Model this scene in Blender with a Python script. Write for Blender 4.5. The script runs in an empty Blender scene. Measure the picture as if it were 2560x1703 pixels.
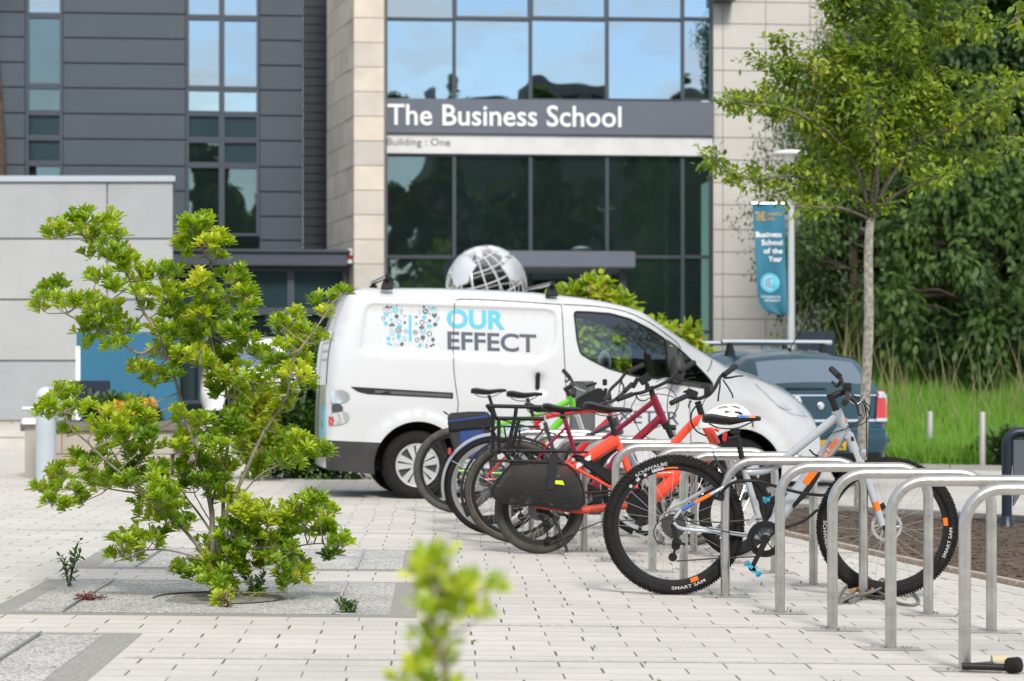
import bpy, bmesh, math, random
import numpy as np
from mathutils import Vector, Matrix, geometry
random.seed(7); rng = np.random.default_rng(7)
R = math.radians
SC = bpy.context.scene
COL = SC.collection
# ------------------------------------------------------------------ survey
# camera at (0,0,HC) looking along +Y; measured bearings are turned into metres
F, CX, HY, HC = 6044.0, 1280.0, 957.0, 1.14
def P(px, py, D): return Vector(((px-CX)/F*D, D, HC-(py-HY)/F*D))
def gz(x, y):
    x = max(-9.0, min(9.0, x)); y = max(-20.0, min(60.0, y))
    return -0.012*(x-1.3) + 0.006*max(0.0, min(8.0, y-15.0))
# ------------------------------------------------------------------ mesh tools
class MB:
    def __init__(s): s.v=[]; s.f=[]
    def add(s, vs, fs):
        o=len(s.v); s.v.extend([tuple(v) for v in vs]); s.f.extend([tuple(i+o for i in f) for f in fs]); return s
    def box(s, c, size, rot=None):
        hx,hy,hz=size[0]/2,size[1]/2,size[2]/2
        vs=[Vector((x,y,z)) for x in(-hx,hx) for y in(-hy,hy) for z in(-hz,hz)]
        if rot is not None: vs=[rot@v for v in vs]
        c=Vector(c); vs=[v+c for v in vs]
        return s.add(vs,[(0,1,3,2),(4,6,7,5),(0,4,5,1),(2,3,7,6),(0,2,6,4),(1,5,7,3)])
    def boxmm(s, a, b):
        return s.box([(a[i]+b[i])/2 for i in range(3)],[abs(b[i]-a[i]) for i in range(3)])
    def bar(s, a, b, w, h, up=(0,0,1)):
        a=Vector(a);b=Vector(b);d=(b-a);L=d.length;d.normalize();u=Vector(up)
        if abs(d.dot(u))>.95:u=Vector((1,0,0))
        x=d.cross(u).normalized();z=x.cross(d)
        rot=Matrix((x,d,z)).transposed()
        return s.box((a+b)/2,(w,L,h),rot)
    def tube(s, pts, r, n=10, closed=False, cap=True):
        pts=[Vector(p) for p in pts]; m=len(pts)
        rs=r if isinstance(r,(list,tuple)) else [r]*m
        T=[]
        for i in range(m):
            if closed: d=pts[(i+1)%m]-pts[i-1]
            else: d=pts[min(i+1,m-1)]-pts[max(i-1,0)]
            if d.length<1e-9: d=Vector((0,0,1))
            T.append(d.normalized())
        u=T[0].orthogonal().normalized(); o=len(s.v)
        for i in range(m):
            u=(u-T[i]*u.dot(T[i]))
            if u.length<1e-6:u=T[i].orthogonal()
            u.normalize(); w=T[i].cross(u)
            for k in range(n):
                a=2*math.pi*k/n
                s.v.append(tuple(pts[i]+(u*math.cos(a)+w*math.sin(a))*rs[i]))
        for i in range(m if closed else m-1):
            j=(i+1)%m
            for k in range(n):
                k2=(k+1)%n
                s.f.append((o+i*n+k,o+i*n+k2,o+j*n+k2,o+j*n+k))
        if cap and not closed:
            s.f.append(tuple(o+k for k in range(n))[::-1]); s.f.append(tuple(o+(m-1)*n+k for k in range(n)))
        return s
    def lathe(s, prof, M, n=32, closed=False):
        # prof: (radius, axial) ; axis = local z of matrix M
        o=len(s.v); m=len(prof)
        for (r,h) in prof:
            for k in range(n):
                a=2*math.pi*k/n
                s.v.append(tuple(M@Vector((r*math.cos(a),r*math.sin(a),h))))
        for i in range(m if closed else m-1):
            j=(i+1)%m
            for k in range(n):
                k2=(k+1)%n
                s.f.append((o+i*n+k,o+i*n+k2,o+j*n+k2,o+j*n+k))
        return s
    def prism(s, front, back):
        n=len(front)
        fs=[tuple(range(n)),tuple(range(2*n-1,n-1,-1))]
        fs+=[(i,i+n,(i+1)%n+n,(i+1)%n) for i in range(n)]
        return s.add(list(front)+list(back),fs)
    def ell(s, c, rad, rot=None, nu=14, nv=9):
        c=Vector(c);vs=[];fs=[]
        for i in range(nv+1):
            t=math.pi*i/nv
            for k in range(nu):
                a=2*math.pi*k/nu
                v=Vector((rad[0]*math.sin(t)*math.cos(a),rad[1]*math.sin(t)*math.sin(a),rad[2]*math.cos(t)))
                if rot is not None:v=rot@v
                vs.append(v+c)
        for i in range(nv):
            for k in range(nu):
                k2=(k+1)%nu
                fs.append((i*nu+k,(i+1)*nu+k,(i+1)*nu+k2,i*nu+k2))
        return s.add(vs,fs)
    def build(s, name, m, parent=None, smooth=40, doubles=False, bevel=0, recalc=True):
        org=ORG.get(parent,Vector((0,0,0))) if parent else Vector((0,0,0))
        me=bpy.data.meshes.new(name)
        me.from_pydata([(x-org.x,y-org.y,z-org.z) for x,y,z in s.v],[],s.f)
        if doubles or recalc or bevel:
            bm=bmesh.new();bm.from_mesh(me)
            if doubles: bmesh.ops.remove_doubles(bm,verts=bm.verts,dist=1e-4)
            if recalc: bmesh.ops.recalc_face_normals(bm,faces=bm.faces)
            if bevel:
                es=[e for e in bm.edges if len(e.link_faces)==2 and e.calc_face_angle(0)>R(35)]
                bmesh.ops.bevel(bm,geom=es,offset=bevel,segments=2,affect='EDGES',clamp_overlap=True)
            bm.to_mesh(me);bm.free()
        return link(name,me,m,parent,smooth)
ORG={}
def link(name, me, m, parent=None, smooth=40):
    me.validate(); me.update()
    if m is not None: me.materials.append(m)
    if smooth:
        me.polygons.foreach_set('use_smooth',[True]*len(me.polygons))
        me.set_sharp_from_angle(angle=R(smooth))
    o=bpy.data.objects.new(name,me); COL.objects.link(o)
    if parent:
        o.parent=parent; ORG[o]=ORG[parent]
    return o
def empty(name, loc):
    o=bpy.data.objects.new(name,None);COL.objects.link(o);o.location=loc;o.empty_display_size=.2
    ORG[o]=Vector(loc);return o
def tag(o,label=None,cat=None,group=None,kind=None):
    if label:o['label']=label
    if cat:o['category']=cat
    if group:o['group']=group
    if kind:o['kind']=kind
    return o
def thing(name,label,cat,loc,group=None): return tag(empty(name,loc),label,cat,group)
def structure(o): o['kind']='structure'; return o
def copy_tree(o,parent=None):
    c=o.copy();COL.objects.link(c)
    if parent is not None:c.parent=parent
    for ch in list(o.children):copy_tree(ch,c)
    return c
def arc(c,r,a0,a1,n=12,ax=('x','z')):
    out=[]
    for i in range(n+1):
        a=a0+(a1-a0)*i/n
        d={'x':0,'y':0,'z':0};d[ax[0]]=r*math.cos(a);d[ax[1]]=r*math.sin(a)
        out.append(Vector(c)+Vector((d['x'],d['y'],d['z'])))
    return out
def spline(pts,n=6):
    pts=[Vector(p) for p in pts];q=[2*pts[0]-pts[1]]+pts+[2*pts[-1]-pts[-2]];out=[]
    for i in range(1,len(q)-2):
        for k in range(n):
            t=k/n;a,b,c,d=q[i-1],q[i],q[i+1],q[i+2]
            out.append(.5*((2*b)+(c-a)*t+(2*a-5*b+4*c-d)*t*t+(3*b-a-3*c+d)*t**3))
    out.append(pts[-1]);return out
def resample(poly,step,closed=True):
    out=[];n=len(poly)
    for i in range(n if closed else n-1):
        a=Vector(poly[i]);b=Vector(poly[(i+1)%n]);k=max(1,int((b-a).length/step+.5))
        for j in range(k):out.append(a.lerp(b,j/k))
    if not closed:out.append(Vector(poly[-1]))
    return out
def inpoly(p,poly):
    x,y=p[0],p[1];c=False;n=len(poly);j=n-1
    for i in range(n):
        xi,yi=poly[i][0],poly[i][1];xj,yj=poly[j][0],poly[j][1]
        if (yi>y)!=(yj>y) and x<(xj-xi)*(y-yi)/(yj-yi+1e-12)+xi:c=not c
        j=i
    return c
def pdist(p,poly,closed=True):
    x,y=p[0],p[1];n=len(poly);best=1e9
    for i in range(n if closed else n-1):
        ax,ay=poly[i][0],poly[i][1];bx,by=poly[(i+1)%n][0],poly[(i+1)%n][1]
        dx,dy=bx-ax,by-ay;l=dx*dx+dy*dy
        t=0 if l<1e-12 else max(0,min(1,((x-ax)*dx+(y-ay)*dy)/l))
        d=(x-ax-t*dx)**2+(y-ay-t*dy)**2
        if d<best:best=d
    return math.sqrt(best)
def roundpoly(poly,r,n=6):
    out=[];m=len(poly);rs=r if isinstance(r,(list,tuple)) else [r]*m
    for i in range(m):
        p=Vector(poly[i][:2]);a=Vector(poly[i-1][:2]);b=Vector(poly[(i+1)%m][:2])
        da=(a-p);db=(b-p);la=da.length;lb=db.length;t=min(rs[i],la*.48,lb*.48)
        s=p+da.normalized()*t;e=p+db.normalized()*t
        if t<1e-5: out.append(p);continue
        for k in range(n+1):
            u=k/n;out.append((1-u)**2*s+2*u*(1-u)*p+u*u*e)
    return out
def text2d(s,bold=0.0,res=3):
    cu=bpy.data.curves.new('t','FONT');cu.body=s;cu.size=1;cu.offset=bold;cu.resolution_u=res;cu.fill_mode='BOTH'
    o=bpy.data.objects.new('t',cu);COL.objects.link(o)
    dg=bpy.context.evaluated_depsgraph_get();ev=o.evaluated_get(dg);me=ev.to_mesh()
    vs=[v.co.copy() for v in me.vertices];fs=[tuple(p.vertices) for p in me.polygons]
    ev.to_mesh_clear();bpy.data.objects.remove(o);bpy.data.curves.remove(cu)
    x0=min(v.x for v in vs);x1=max(v.x for v in vs)
    return [((v.x-x0)/(x1-x0),v.y/0.69) for v in vs],fs     # x in 0..1, y in cap heights
def add_text(mb,s,fn,bold=0.0):
    vs,fs=text2d(s,bold);return mb.add([fn(x,y) for x,y in vs],fs)
# ------------------------------------------------------------------ materials
def nt(name):
    m=bpy.data.materials.new(name);m.use_nodes=True;t=m.node_tree;b=t.nodes['Principled BSDF'];return m,t,b
def N(t,kind,**kw):
    n=t.nodes.new(kind)
    for k,v in kw.items():
        if k in n.inputs: n.inputs[k].default_value=v
        else: setattr(n,k,v)
    return n
def L(t,a,b): t.links.new(a,b)
def vary(t,b,col,scale,amt,detail=4,obj=True,stretch=None):
    tc=N(t,'ShaderNodeTexCoord');nz=N(t,'ShaderNodeTexNoise',Scale=scale,Detail=detail,Roughness=.65)
    src=tc.outputs['Object']
    if stretch:
        mp=N(t,'ShaderNodeMapping');mp.inputs['Scale'].default_value=stretch;L(t,src,mp.inputs['Vector']);src=mp.outputs['Vector']
    L(t,src,nz.inputs['Vector'])
    mr=N(t,'ShaderNodeMapRange');mr.inputs[1].default_value=.3;mr.inputs[2].default_value=.7;mr.inputs[3].default_value=1-amt;mr.inputs[4].default_value=1+amt
    L(t,nz.outputs['Fac'],mr.inputs[0])
    hs=N(t,'ShaderNodeHueSaturation');hs.inputs['Color'].default_value=(*col,1);L(t,mr.outputs[0],hs.inputs['Value'])
    L(t,hs.outputs['Color'],b.inputs['Base Color']);return hs,nz
def mat(name,col,rough=.5,metal=0,vs=0,va=0,coat=0,bump=0,bs=60,spec=.5,emit=0,alpha=1,stretch=None):
    m,t,b=nt(name)
    b.inputs['Base Color'].default_value=(*col,1);b.inputs['Roughness'].default_value=rough;b.inputs['Metallic'].default_value=metal
    b.inputs['Coat Weight'].default_value=coat;b.inputs['Coat Roughness'].default_value=.05;b.inputs['Specular IOR Level'].default_value=spec
    if va: vary(t,b,col,vs,va,stretch=stretch)
    if bump:
        tc=N(t,'ShaderNodeTexCoord');nz=N(t,'ShaderNodeTexNoise',Scale=bs,Detail=5);bp=N(t,'ShaderNodeBump',Strength=bump,Distance=.01)
        L(t,tc.outputs['Object'],nz.inputs['Vector']);L(t,nz.outputs['Fac'],bp.inputs['Height']);L(t,bp.outputs['Normal'],b.inputs['Normal'])
    if emit:
        b.inputs['Emission Color'].default_value=(*col,1);b.inputs['Emission Strength'].default_value=emit
    return m
def leafmat(name,cols,trans=.35,rough=.45,spec=.4):
    # per-leaf colour from the face attribute 'tint'
    m,t,b=nt(name)
    at=N(t,'ShaderNodeAttribute',attribute_name='tint');cr=N(t,'ShaderNodeValToRGB')
    el=cr.color_ramp.elements
    while len(el)<len(cols):el.new(.5)
    for i,(p,c) in enumerate(cols):el[i].position=p;el[i].color=(*c,1)
    L(t,at.outputs['Fac'],cr.inputs['Fac']);L(t,cr.outputs['Color'],b.inputs['Base Color'])
    b.inputs['Roughness'].default_value=rough;b.inputs['Specular IOR Level'].default_value=spec
    tr=N(t,'ShaderNodeBsdfTranslucent');hs=N(t,'ShaderNodeHueSaturation',Saturation=1.1,Value=1.25,Hue=.49);L(t,cr.outputs['Color'],hs.inputs['Color']);L(t,hs.outputs['Color'],tr.inputs['Color'])
    mx=N(t,'ShaderNodeMixShader',Fac=trans);L(t,b.outputs[0],mx.inputs[1]);L(t,tr.outputs[0],mx.inputs[2])
    L(t,mx.outputs[0],t.nodes['Material Output'].inputs['Surface']);return m
def glassmat(name,tint,refl_tint=(.9,.95,1),base=.08,trans=True,dark=(.01,.015,.018),room_glow=0,glow_col=(.09,.155,.15)):
    # coated pane: mirror share rises towards grazing, rest is tinted see-through (or a dark room)
    m,t,b=nt(name);t.nodes.remove(b)
    lw=N(t,'ShaderNodeLayerWeight',Blend=.35);mr=N(t,'ShaderNodeMapRange')
    mr.inputs[3].default_value=base;mr.inputs[4].default_value=1;L(t,lw.outputs['Fresnel'],mr.inputs[0])
    gl=N(t,'ShaderNodeBsdfGlossy',Roughness=.01);tcg=N(t,'ShaderNodeTexCoord');ng=N(t,'ShaderNodeTexNoise',Scale=.9,Detail=1);bpg=N(t,'ShaderNodeBump',Strength=.25,Distance=.02);L(t,tcg.outputs['Object'],ng.inputs['Vector']);L(t,ng.outputs['Fac'],bpg.inputs['Height']);L(t,bpg.outputs[0],gl.inputs['Normal']);gl.inputs['Color'].default_value=(*refl_tint,1)
    if trans: tr=N(t,'ShaderNodeBsdfTransparent');tr.inputs['Color'].default_value=(*tint,1)
    if trans and room_glow:
        df=N(t,'ShaderNodeBsdfDiffuse');df.inputs['Color'].default_value=(*glow_col,1);mf=N(t,'ShaderNodeMixShader',Fac=room_glow);L(t,tr.outputs[0],mf.inputs[1]);L(t,df.outputs[0],mf.inputs[2]);tr=mf  # diffuse colour mixed into the pane stands in for a lit interior
    if not trans: tr=N(t,'ShaderNodeBsdfDiffuse');tr.inputs['Color'].default_value=(*dark,1)
    mx=N(t,'ShaderNodeMixShader');L(t,mr.outputs[0],mx.inputs[0]);L(t,tr.outputs[0],mx.inputs[1]);L(t,gl.outputs[0],mx.inputs[2])
    L(t,mx.outputs[0],t.nodes['Material Output'].inputs['Surface']);return m
M={}
M['black']=mat('black_plastic',(.011,.011,.012),.5,spec=.3)
M['rubber']=mat('rubber',(.014,.0135,.013),.8,vs=25,va=.35,spec=.2)
M['dustyrubber']=mat('dusty_rubber',(.05,.044,.038),.85,vs=14,va=.45)
M['alu']=mat('aluminium',(.75,.76,.77),.28,1)
M['chrome']=mat('chrome',(.85,.86,.87),.08,1)
M['steel_dark']=mat('dark_steel',(.12,.12,.125),.4,.9)
M['spoke']=mat('spoke_steel',(.7,.7,.7),.25,1)
M['letter_white']=mat('white_vinyl',(.82,.83,.83),.4)
M['letter_grey']=mat('grey_print',(.45,.46,.46),.6)
M['navy']=mat('navy_paint',(.008,.017,.035),.4)
M['redlamp']=mat('red_lens',(.5,.01,.015),.1,coat=1)
M['soil']=mat('soil',(.075,.052,.038),.95,vs=9,va=.7,bump=.8,bs=30)
# brushed stainless steel of the stands
def stainless():
    m,t,b=nt('brushed_stainless');b.inputs['Metallic'].default_value=1;b.inputs['Roughness'].default_value=.3
    hs,nz=vary(t,b,(.50,.49,.47),9,.2,stretch=(1,1,1))
    tc=N(t,'ShaderNodeTexCoord');n2=N(t,'ShaderNodeTexNoise',Scale=40,Detail=6);L(t,tc.outputs['Object'],n2.inputs['Vector'])
    mr=N(t,'ShaderNodeMapRange');mr.inputs[3].default_value=.2;mr.inputs[4].default_value=.5;L(t,n2.outputs['Fac'],mr.inputs[0]);L(t,mr.outputs[0],b.inputs['Roughness'])
    return m
M['stainless']=stainless()
# ------------------------------------------------------------------ camera, sky, sun
cam=bpy.data.objects.new('Camera',bpy.data.cameras.new('Camera'));COL.objects.link(cam);SC.camera=cam
cam.location=(0,0,HC);cam.rotation_euler=(R(90),0,0)
cam.data.sensor_width=36;cam.data.lens=F/2560*36;cam.data.shift_y=(HY-851.5)/2560
cam.data.clip_start=.05;cam.data.clip_end=2000
cam.data.dof.use_dof=True;cam.data.dof.focus_distance=12.7;cam.data.dof.aperture_fstop=4.0;cam.data.dof.aperture_blades=9
SUN_EL,SUN_AZ=40,168    # azimuth clockwise from +Y
sun=bpy.data.objects.new('Sun',bpy.data.lights.new('Sun','SUN'));COL.objects.link(sun)
sun.data.energy=2.25;sun.data.angle=R(15);sun.data.color=(1,.945,.86)
sd=Vector((math.sin(R(SUN_AZ))*math.cos(R(SUN_EL)),math.cos(R(SUN_AZ))*math.cos(R(SUN_EL)),math.sin(R(SUN_EL))))
sun.rotation_euler=sd.to_track_quat('Z','Y').to_euler();sun.location=sd*80
wd=bpy.data.worlds.new('World');SC.world=wd;wd.use_nodes=True;t=wd.node_tree
bg=t.nodes['Background'];bg.inputs['Strength'].default_value=.112
sky=N(t,'ShaderNodeTexSky',sky_type='NISHITA',sun_disc=False,sun_elevation=R(SUN_EL),sun_rotation=R(SUN_AZ),air_density=1.0,dust_density=.35,ozone_density=3.0)
tc=N(t,'ShaderNodeTexCoord');mp=N(t,'ShaderNodeMapping');mp.inputs['Scale'].default_value=(1,1,2.6);L(t,tc.outputs['Generated'],mp.inputs['Vector'])
nz=N(t,'ShaderNodeTexNoise',Scale=13,Detail=8,Roughness=.55);L(t,mp.outputs['Vector'],nz.inputs['Vector'])
cr=N(t,'ShaderNodeValToRGB');cr.color_ramp.elements[0].position=.40;cr.color_ramp.elements[1].position=.60;L(t,nz.outputs['Fac'],cr.inputs['Fac'])
se=N(t,'ShaderNodeSeparateXYZ');L(t,tc.outputs['Generated'],se.inputs[0]);hi=N(t,'ShaderNodeMapRange',interpolation_type='SMOOTHSTEP');hi.inputs[1].default_value=.28;hi.inputs[2].default_value=.75;L(t,se.outputs['Z'],hi.inputs[0])
mxx=N(t,'ShaderNodeMath',operation='MAXIMUM');L(t,cr.outputs['Color'],mxx.inputs[0]);L(t,hi.outputs[0],mxx.inputs[1])
mr=N(t,'ShaderNodeMath',operation='MULTIPLY');mr.inputs[1].default_value=.82;L(t,mxx.outputs[0],mr.inputs[0])
mx=N(t,'ShaderNodeMix',data_type='RGBA');mx.inputs[7].default_value=(6.6,6.5,6.35,1);L(t,mr.outputs[0],mx.inputs[0]);L(t,sky.outputs[0],mx.inputs[6]);L(t,mx.outputs[2],bg.inputs['Color'])
SC.view_settings.view_transform='Standard';SC.view_settings.look='None';SC.view_settings.exposure=.66;SC.view_settings.gamma=1
SC.cycles.use_denoising=True;SC.cycles.max_bounces=8;SC.cycles.transparent_max_bounces=24;SC.cycles.sample_clamp_indirect=6
SC.cycles.caustics_reflective=False;SC.cycles.caustics_refractive=False
# ------------------------------------------------------------------ ground
GA=math.atan(.0316)
def gp(u,v,dz=0.0):           # paving grid -> world
    x=u*math.cos(GA)-v*math.sin(GA);y=u*math.sin(GA)+v*math.cos(GA)
    return Vector((x,y,gz(x,y)+dz))
def pavmat():
    m,t,b=nt('concrete_pavers')
    tc=N(t,'ShaderNodeTexCoord');mp=N(t,'ShaderNodeMapping');mp.inputs['Rotation'].default_value=(0,0,-GA)
    L(t,tc.outputs['Object'],mp.inputs['Vector']);sp=N(t,'ShaderNodeSeparateXYZ');L(t,mp.outputs[0],sp.inputs[0])
    def ma(op,a,bb=None,c=None):
        n=N(t,'ShaderNodeMath',operation=op)
        for i,q in enumerate((a,bb,c)):
            if q is None:continue
            if isinstance(q,(int,float)):n.inputs[i].default_value=q
            else:L(t,q,n.inputs[i])
        return n.outputs[0]
    LL,DD=.334,.195
    v=ma('DIVIDE',sp.outputs['Y'],DD);row=ma('FLOOR',v);fv=ma('FRACT',v)
    wn=N(t,'ShaderNodeTexWhiteNoise',noise_dimensions='1D');L(t,row,wn.inputs['W'])
    off=ma('ADD',ma('MULTIPLY',ma('MODULO',ma('ABSOLUTE',row),2.0),.5),ma('MULTIPLY',wn.outputs['Value'],.10))
    uu=ma('ADD',ma('DIVIDE',sp.outputs['X'],LL),off);col=ma('FLOOR',uu);fu=ma('FRACT',uu)
    cv=N(t,'ShaderNodeCombineXYZ');L(t,col,cv.inputs[0]);L(t,row,cv.inputs[1])
    bn=N(t,'ShaderNodeTexWhiteNoise',noise_dimensions='3D');L(t,cv.outputs[0],bn.inputs['Vector'])
    # slot between block ends: open in the middle two thirds
    width=ma('ADD',.012,ma('MULTIPLY',bn.outputs['Value'],.020))
    slot=ma('MULTIPLY',ma('LESS_THAN',fu,width),ma('LESS_THAN',ma('ABSOLUTE',ma('SUBTRACT',fv,.52)),.40))
    thin=ma('MULTIPLY',ma('LESS_THAN',fu,.012),.5)
    bed=ma('MULTIPLY',ma('LESS_THAN',fv,.042),.60)
    head=ma('MAXIMUM',slot,ma('MAXIMUM',thin,bed))
    n1=N(t,'ShaderNodeTexNoise',Scale=.9,Detail=6,Roughness=.6);L(t,mp.outputs[0],n1.inputs['Vector'])
    n2=N(t,'ShaderNodeTexNoise',Scale=160,Detail=3,Roughness=.7);L(t,mp.outputs[0],n2.inputs['Vector'])
    n3=N(t,'ShaderNodeTexNoise',Scale=14,Detail=5,Roughness=.7);L(t,mp.outputs[0],n3.inputs['Vector'])
    val=ma('ADD',ma('ADD',.53,ma('MULTIPLY',bn.outputs['Value'],.09)),ma('ADD',ma('MULTIPLY',n1.outputs['Fac'],.42),ma('ADD',ma('MULTIPLY',n2.outputs['Fac'],.26),ma('MULTIPLY',n3.outputs['Fac'],.20))))
    hs=N(t,'ShaderNodeHueSaturation');hs.inputs['Color'].default_value=(.50,.478,.445,1);L(t,val,hs.inputs['Value'])
    jc=N(t,'ShaderNodeValToRGB');jc.color_ramp.elements[0].position=.42;jc.color_ramp.elements[0].color=(.125,.095,.065,1);jc.color_ramp.elements[1].position=.62;jc.color_ramp.elements[1].color=(.10,.115,.045,1)
    nj=N(t,'ShaderNodeTexNoise',Scale=3.3,Detail=2);L(t,mp.outputs[0],nj.inputs['Vector']);L(t,nj.outputs['Fac'],jc.inputs['Fac'])
    mx=N(t,'ShaderNodeMix',data_type='RGBA');L(t,head,mx.inputs[0]);L(t,hs.outputs[0],mx.inputs[6]);L(t,jc.outputs[0],mx.inputs[7]);L(t,mx.outputs[2],b.inputs['Base Color'])
    b.inputs['Roughness'].default_value=.85
    hh=ma('SUBTRACT',ma('MULTIPLY',n2.outputs['Fac'],.15),head);bp=N(t,'ShaderNodeBump',Strength=.5,Distance=.006);L(t,hh,bp.inputs['Height']);L(t,bp.outputs[0],b.inputs['Normal'])
    return m
M['paving']=pavmat()
def axis(a): return sorted(set(a))
xs=axis([-600,-200,-60,-30,-15]+[i*.75-9 for i in range(25)]+[12,20,40,80,200,600])
ys=axis([-600,-200,-60,-20,-5,0]+[i*.5 for i in range(1,70)]+[36,40,45,50,60,90,150,300,600,1200])
mb=MB();vs=[(x,y,gz(x,y)) for y in ys for x in xs];nx=len(xs)
mb.add(vs,[(j*nx+i,j*nx+i+1,(j+1)*nx+i+1,(j+1)*nx+i) for j in range(len(ys)-1) for i in range(nx-1)])
structure(mb.build('paving',M['paving'],recalc=False))
def sheet(name,corners,m,dz=.0015,n=14,kind='structure'):
    a,b,c,d=[Vector(q).to_2d() for q in corners];mb=MB();vs=[]
    for j in range(n+1):
        for i in range(n+1):
            p=a.lerp(b,i/n).lerp(d.lerp(c,i/n),j/n);vs.append((p.x,p.y,gz(p.x,p.y)+dz))
    mb.add(vs,[(j*(n+1)+i,j*(n+1)+i+1,(j+1)*(n+1)+i+1,(j+1)*(n+1)+i) for j in range(n) for i in range(n)])
    o=mb.build(name,m,recalc=False);o['kind']=kind;return o
def uvrect(name,u0,v0,u1,v1,m,dz=.0015,n=10): return sheet(name,[gp(u0,v0),gp(u1,v0),gp(u1,v1),gp(u0,v1)],m,dz,n)
# gravel: two scales of stones
def gravelmat():
    m,t,b=nt('resin_gravel');tc=N(t,'ShaderNodeTexCoord')
    vo=N(t,'ShaderNodeTexVoronoi',Scale=115);L(t,tc.outputs['Object'],vo.inputs['Vector'])
    nz=N(t,'ShaderNodeTexNoise',Scale=2.5,Detail=6);L(t,tc.outputs['Object'],nz.inputs['Vector'])
    cr=N(t,'ShaderNodeValToRGB');e=cr.color_ramp.elements
    for p in(.3,.55,.8):e.new(p)
    for i,(p,c) in enumerate([(0,(.13,.12,.11)),(.25,(.40,.39,.375)),(.5,(.54,.53,.515)),(.8,(.66,.65,.635)),(1,(.78,.77,.75))]):e[i].position=p;e[i].color=(*c,1)
    sp=N(t,'ShaderNodeSeparateColor');L(t,vo.outputs['Color'],sp.inputs[0]);L(t,sp.outputs[0],cr.inputs['Fac'])
    mr=N(t,'ShaderNodeMapRange');mr.inputs[3].default_value=.65;mr.inputs[4].default_value=1.25;L(t,nz.outputs['Fac'],mr.inputs[0])
    hs=N(t,'ShaderNodeHueSaturation');L(t,cr.outputs[0],hs.inputs['Color']);L(t,mr.outputs[0],hs.inputs['Value']);L(t,hs.outputs[0],b.inputs['Base Color'])
    bp=N(t,'ShaderNodeBump',Strength=.9,Distance=.01);bp.invert=True;L(t,vo.outputs['Distance'],bp.inputs['Height']);L(t,bp.outputs[0],b.inputs['Normal']);b.inputs['Roughness'].default_value=.9
    return m
M['gravel']=gravelmat()
M['kerb']=mat('kerb_concrete',(.285,.275,.255),.9,vs=60,va=.3,bump=.3,bs=150)
M['strip']=mat('drain_strip',(.46,.44,.41),.9,vs=45,va=.3)
M['road']=mat('road_concrete',(.45,.43,.405),.9,vs=3,va=.16)
def bed(u0,v0,u1,v1,bw=.12,bl=.12):
    uvrect('gravel_border',u0-bl,v0-bw*.75,u1+bw,v1+bw*.6,M['kerb'],.0015)
    uvrect('gravel_bed',u0,v0,u1,v1,M['gravel'],.003)
    mb=MB()
    for k in range(2):
        u=u1-.27 if k else u0+.24
        mb.tube([gp(u,v0,.012),gp(u,v1,.012)],.006,6)
    mb.build('edging_strip',M['alu'])['kind']='structure'
bed(-2.02,11.62,-.22,13.46,.13,.13);bed(-2.02,14.42,-.20,15.95,.15,.15);bed(-4.2,8.2,-1.45,10.6,.16,.16)
mb=MB()
for v in(8.28,9.79,11.22,16.15,17.66):
    u0=-.06 if v in(11.22,16.15) else -1.25 if v<10 else -3
    n=24
    for i in range(n):
        a=u0+(7.5-u0)*i/n;c=u0+(7.5-u0)*(i+1)/n
        q=[gp(a,v-.04,.0015),gp(c,v-.04,.0015),gp(c,v+.04,.0015),gp(a,v+.04,.0015)];mb.add(q,[(0,1,2,3)])
o=mb.build('drain_channel',M['strip'],recalc=False);o['kind']='structure'
# tree pit in the gravel
pc=Vector((-1.50,12.37));gzp=gz(*pc)
mb=MB();mb.lathe([(0,0),(.33,0)],Matrix.Translation((pc.x,pc.y,gzp+.006)),40);structure(mb.build('pit_soil',mat('pit_grit',(.26,.245,.225),.95,vs=40,va=.6,bump=.8,bs=120)))
mb=MB();mb.tube([Vector((pc.x+.33*math.cos(a),pc.y+.33*math.sin(a),gzp+.006)) for a in[R(75+115*k/24) for k in range(25)]],.008,6);structure(mb.build('pit_rim',M['steel_dark']))
# planting bed right of the stands with flush kerbs
BA,BB_,BC,BD=Vector((3.3,11.9)),Vector((6.3,14.3)),Vector((2.36,21.2)),Vector((1.93,18.5))
sheet('planting_soil',[BA,BB_+Vector((-.6,4.3)),BC,BD],M['soil'],.02,24)
def kerb(a,b,w,h,name='kerb',m=None):
    mb=MB();a=Vector(a);b=Vector(b);d=(b-a).normalized();nn=Vector((-d.y,d.x))*w/2;k=max(1,int((b-a).length/.9))
    for i in range(k):
        p=a.lerp(b,(i+.006)/k);q=a.lerp(b,(i+.994)/k)
        lo=[p-nn,q-nn,q+nn,p+nn];mb.prism([Vector((c.x,c.y,gz(c.x,c.y)+h)) for c in lo],[Vector((c.x,c.y,gz(c.x,c.y)-.05)) for c in lo])
    structure(mb.build(name,m or M['kerb'],bevel=.006))
M['edging']=mat('buff_edging',(.36,.30,.24),.9,vs=20,va=.25)
kerb((3.3,11.8),(1.9,18.6),.07,.03,m=M['edging']);kerb((1.9,18.6),(2.33,21.3),.10,.03);kerb((2.33,21.3),(5.75,18.5),.12,.06)
mb=MB();
for i in range(9):
    p=Vector((3.12,11.8)).lerp(Vector((1.74,18.6)),i/9);q=Vector((3.12,11.8)).lerp(Vector((1.74,18.6)),(i+1)/9);nn=Vector((.07,.015))
    mb.add([Vector((c.x,c.y,gz(c.x,c.y)+.0015)) for c in(p-nn,q-nn,q+nn,p+nn)],[(0,1,2,3)])
structure(mb.build('edge_course',M['strip'],recalc=False))
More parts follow.
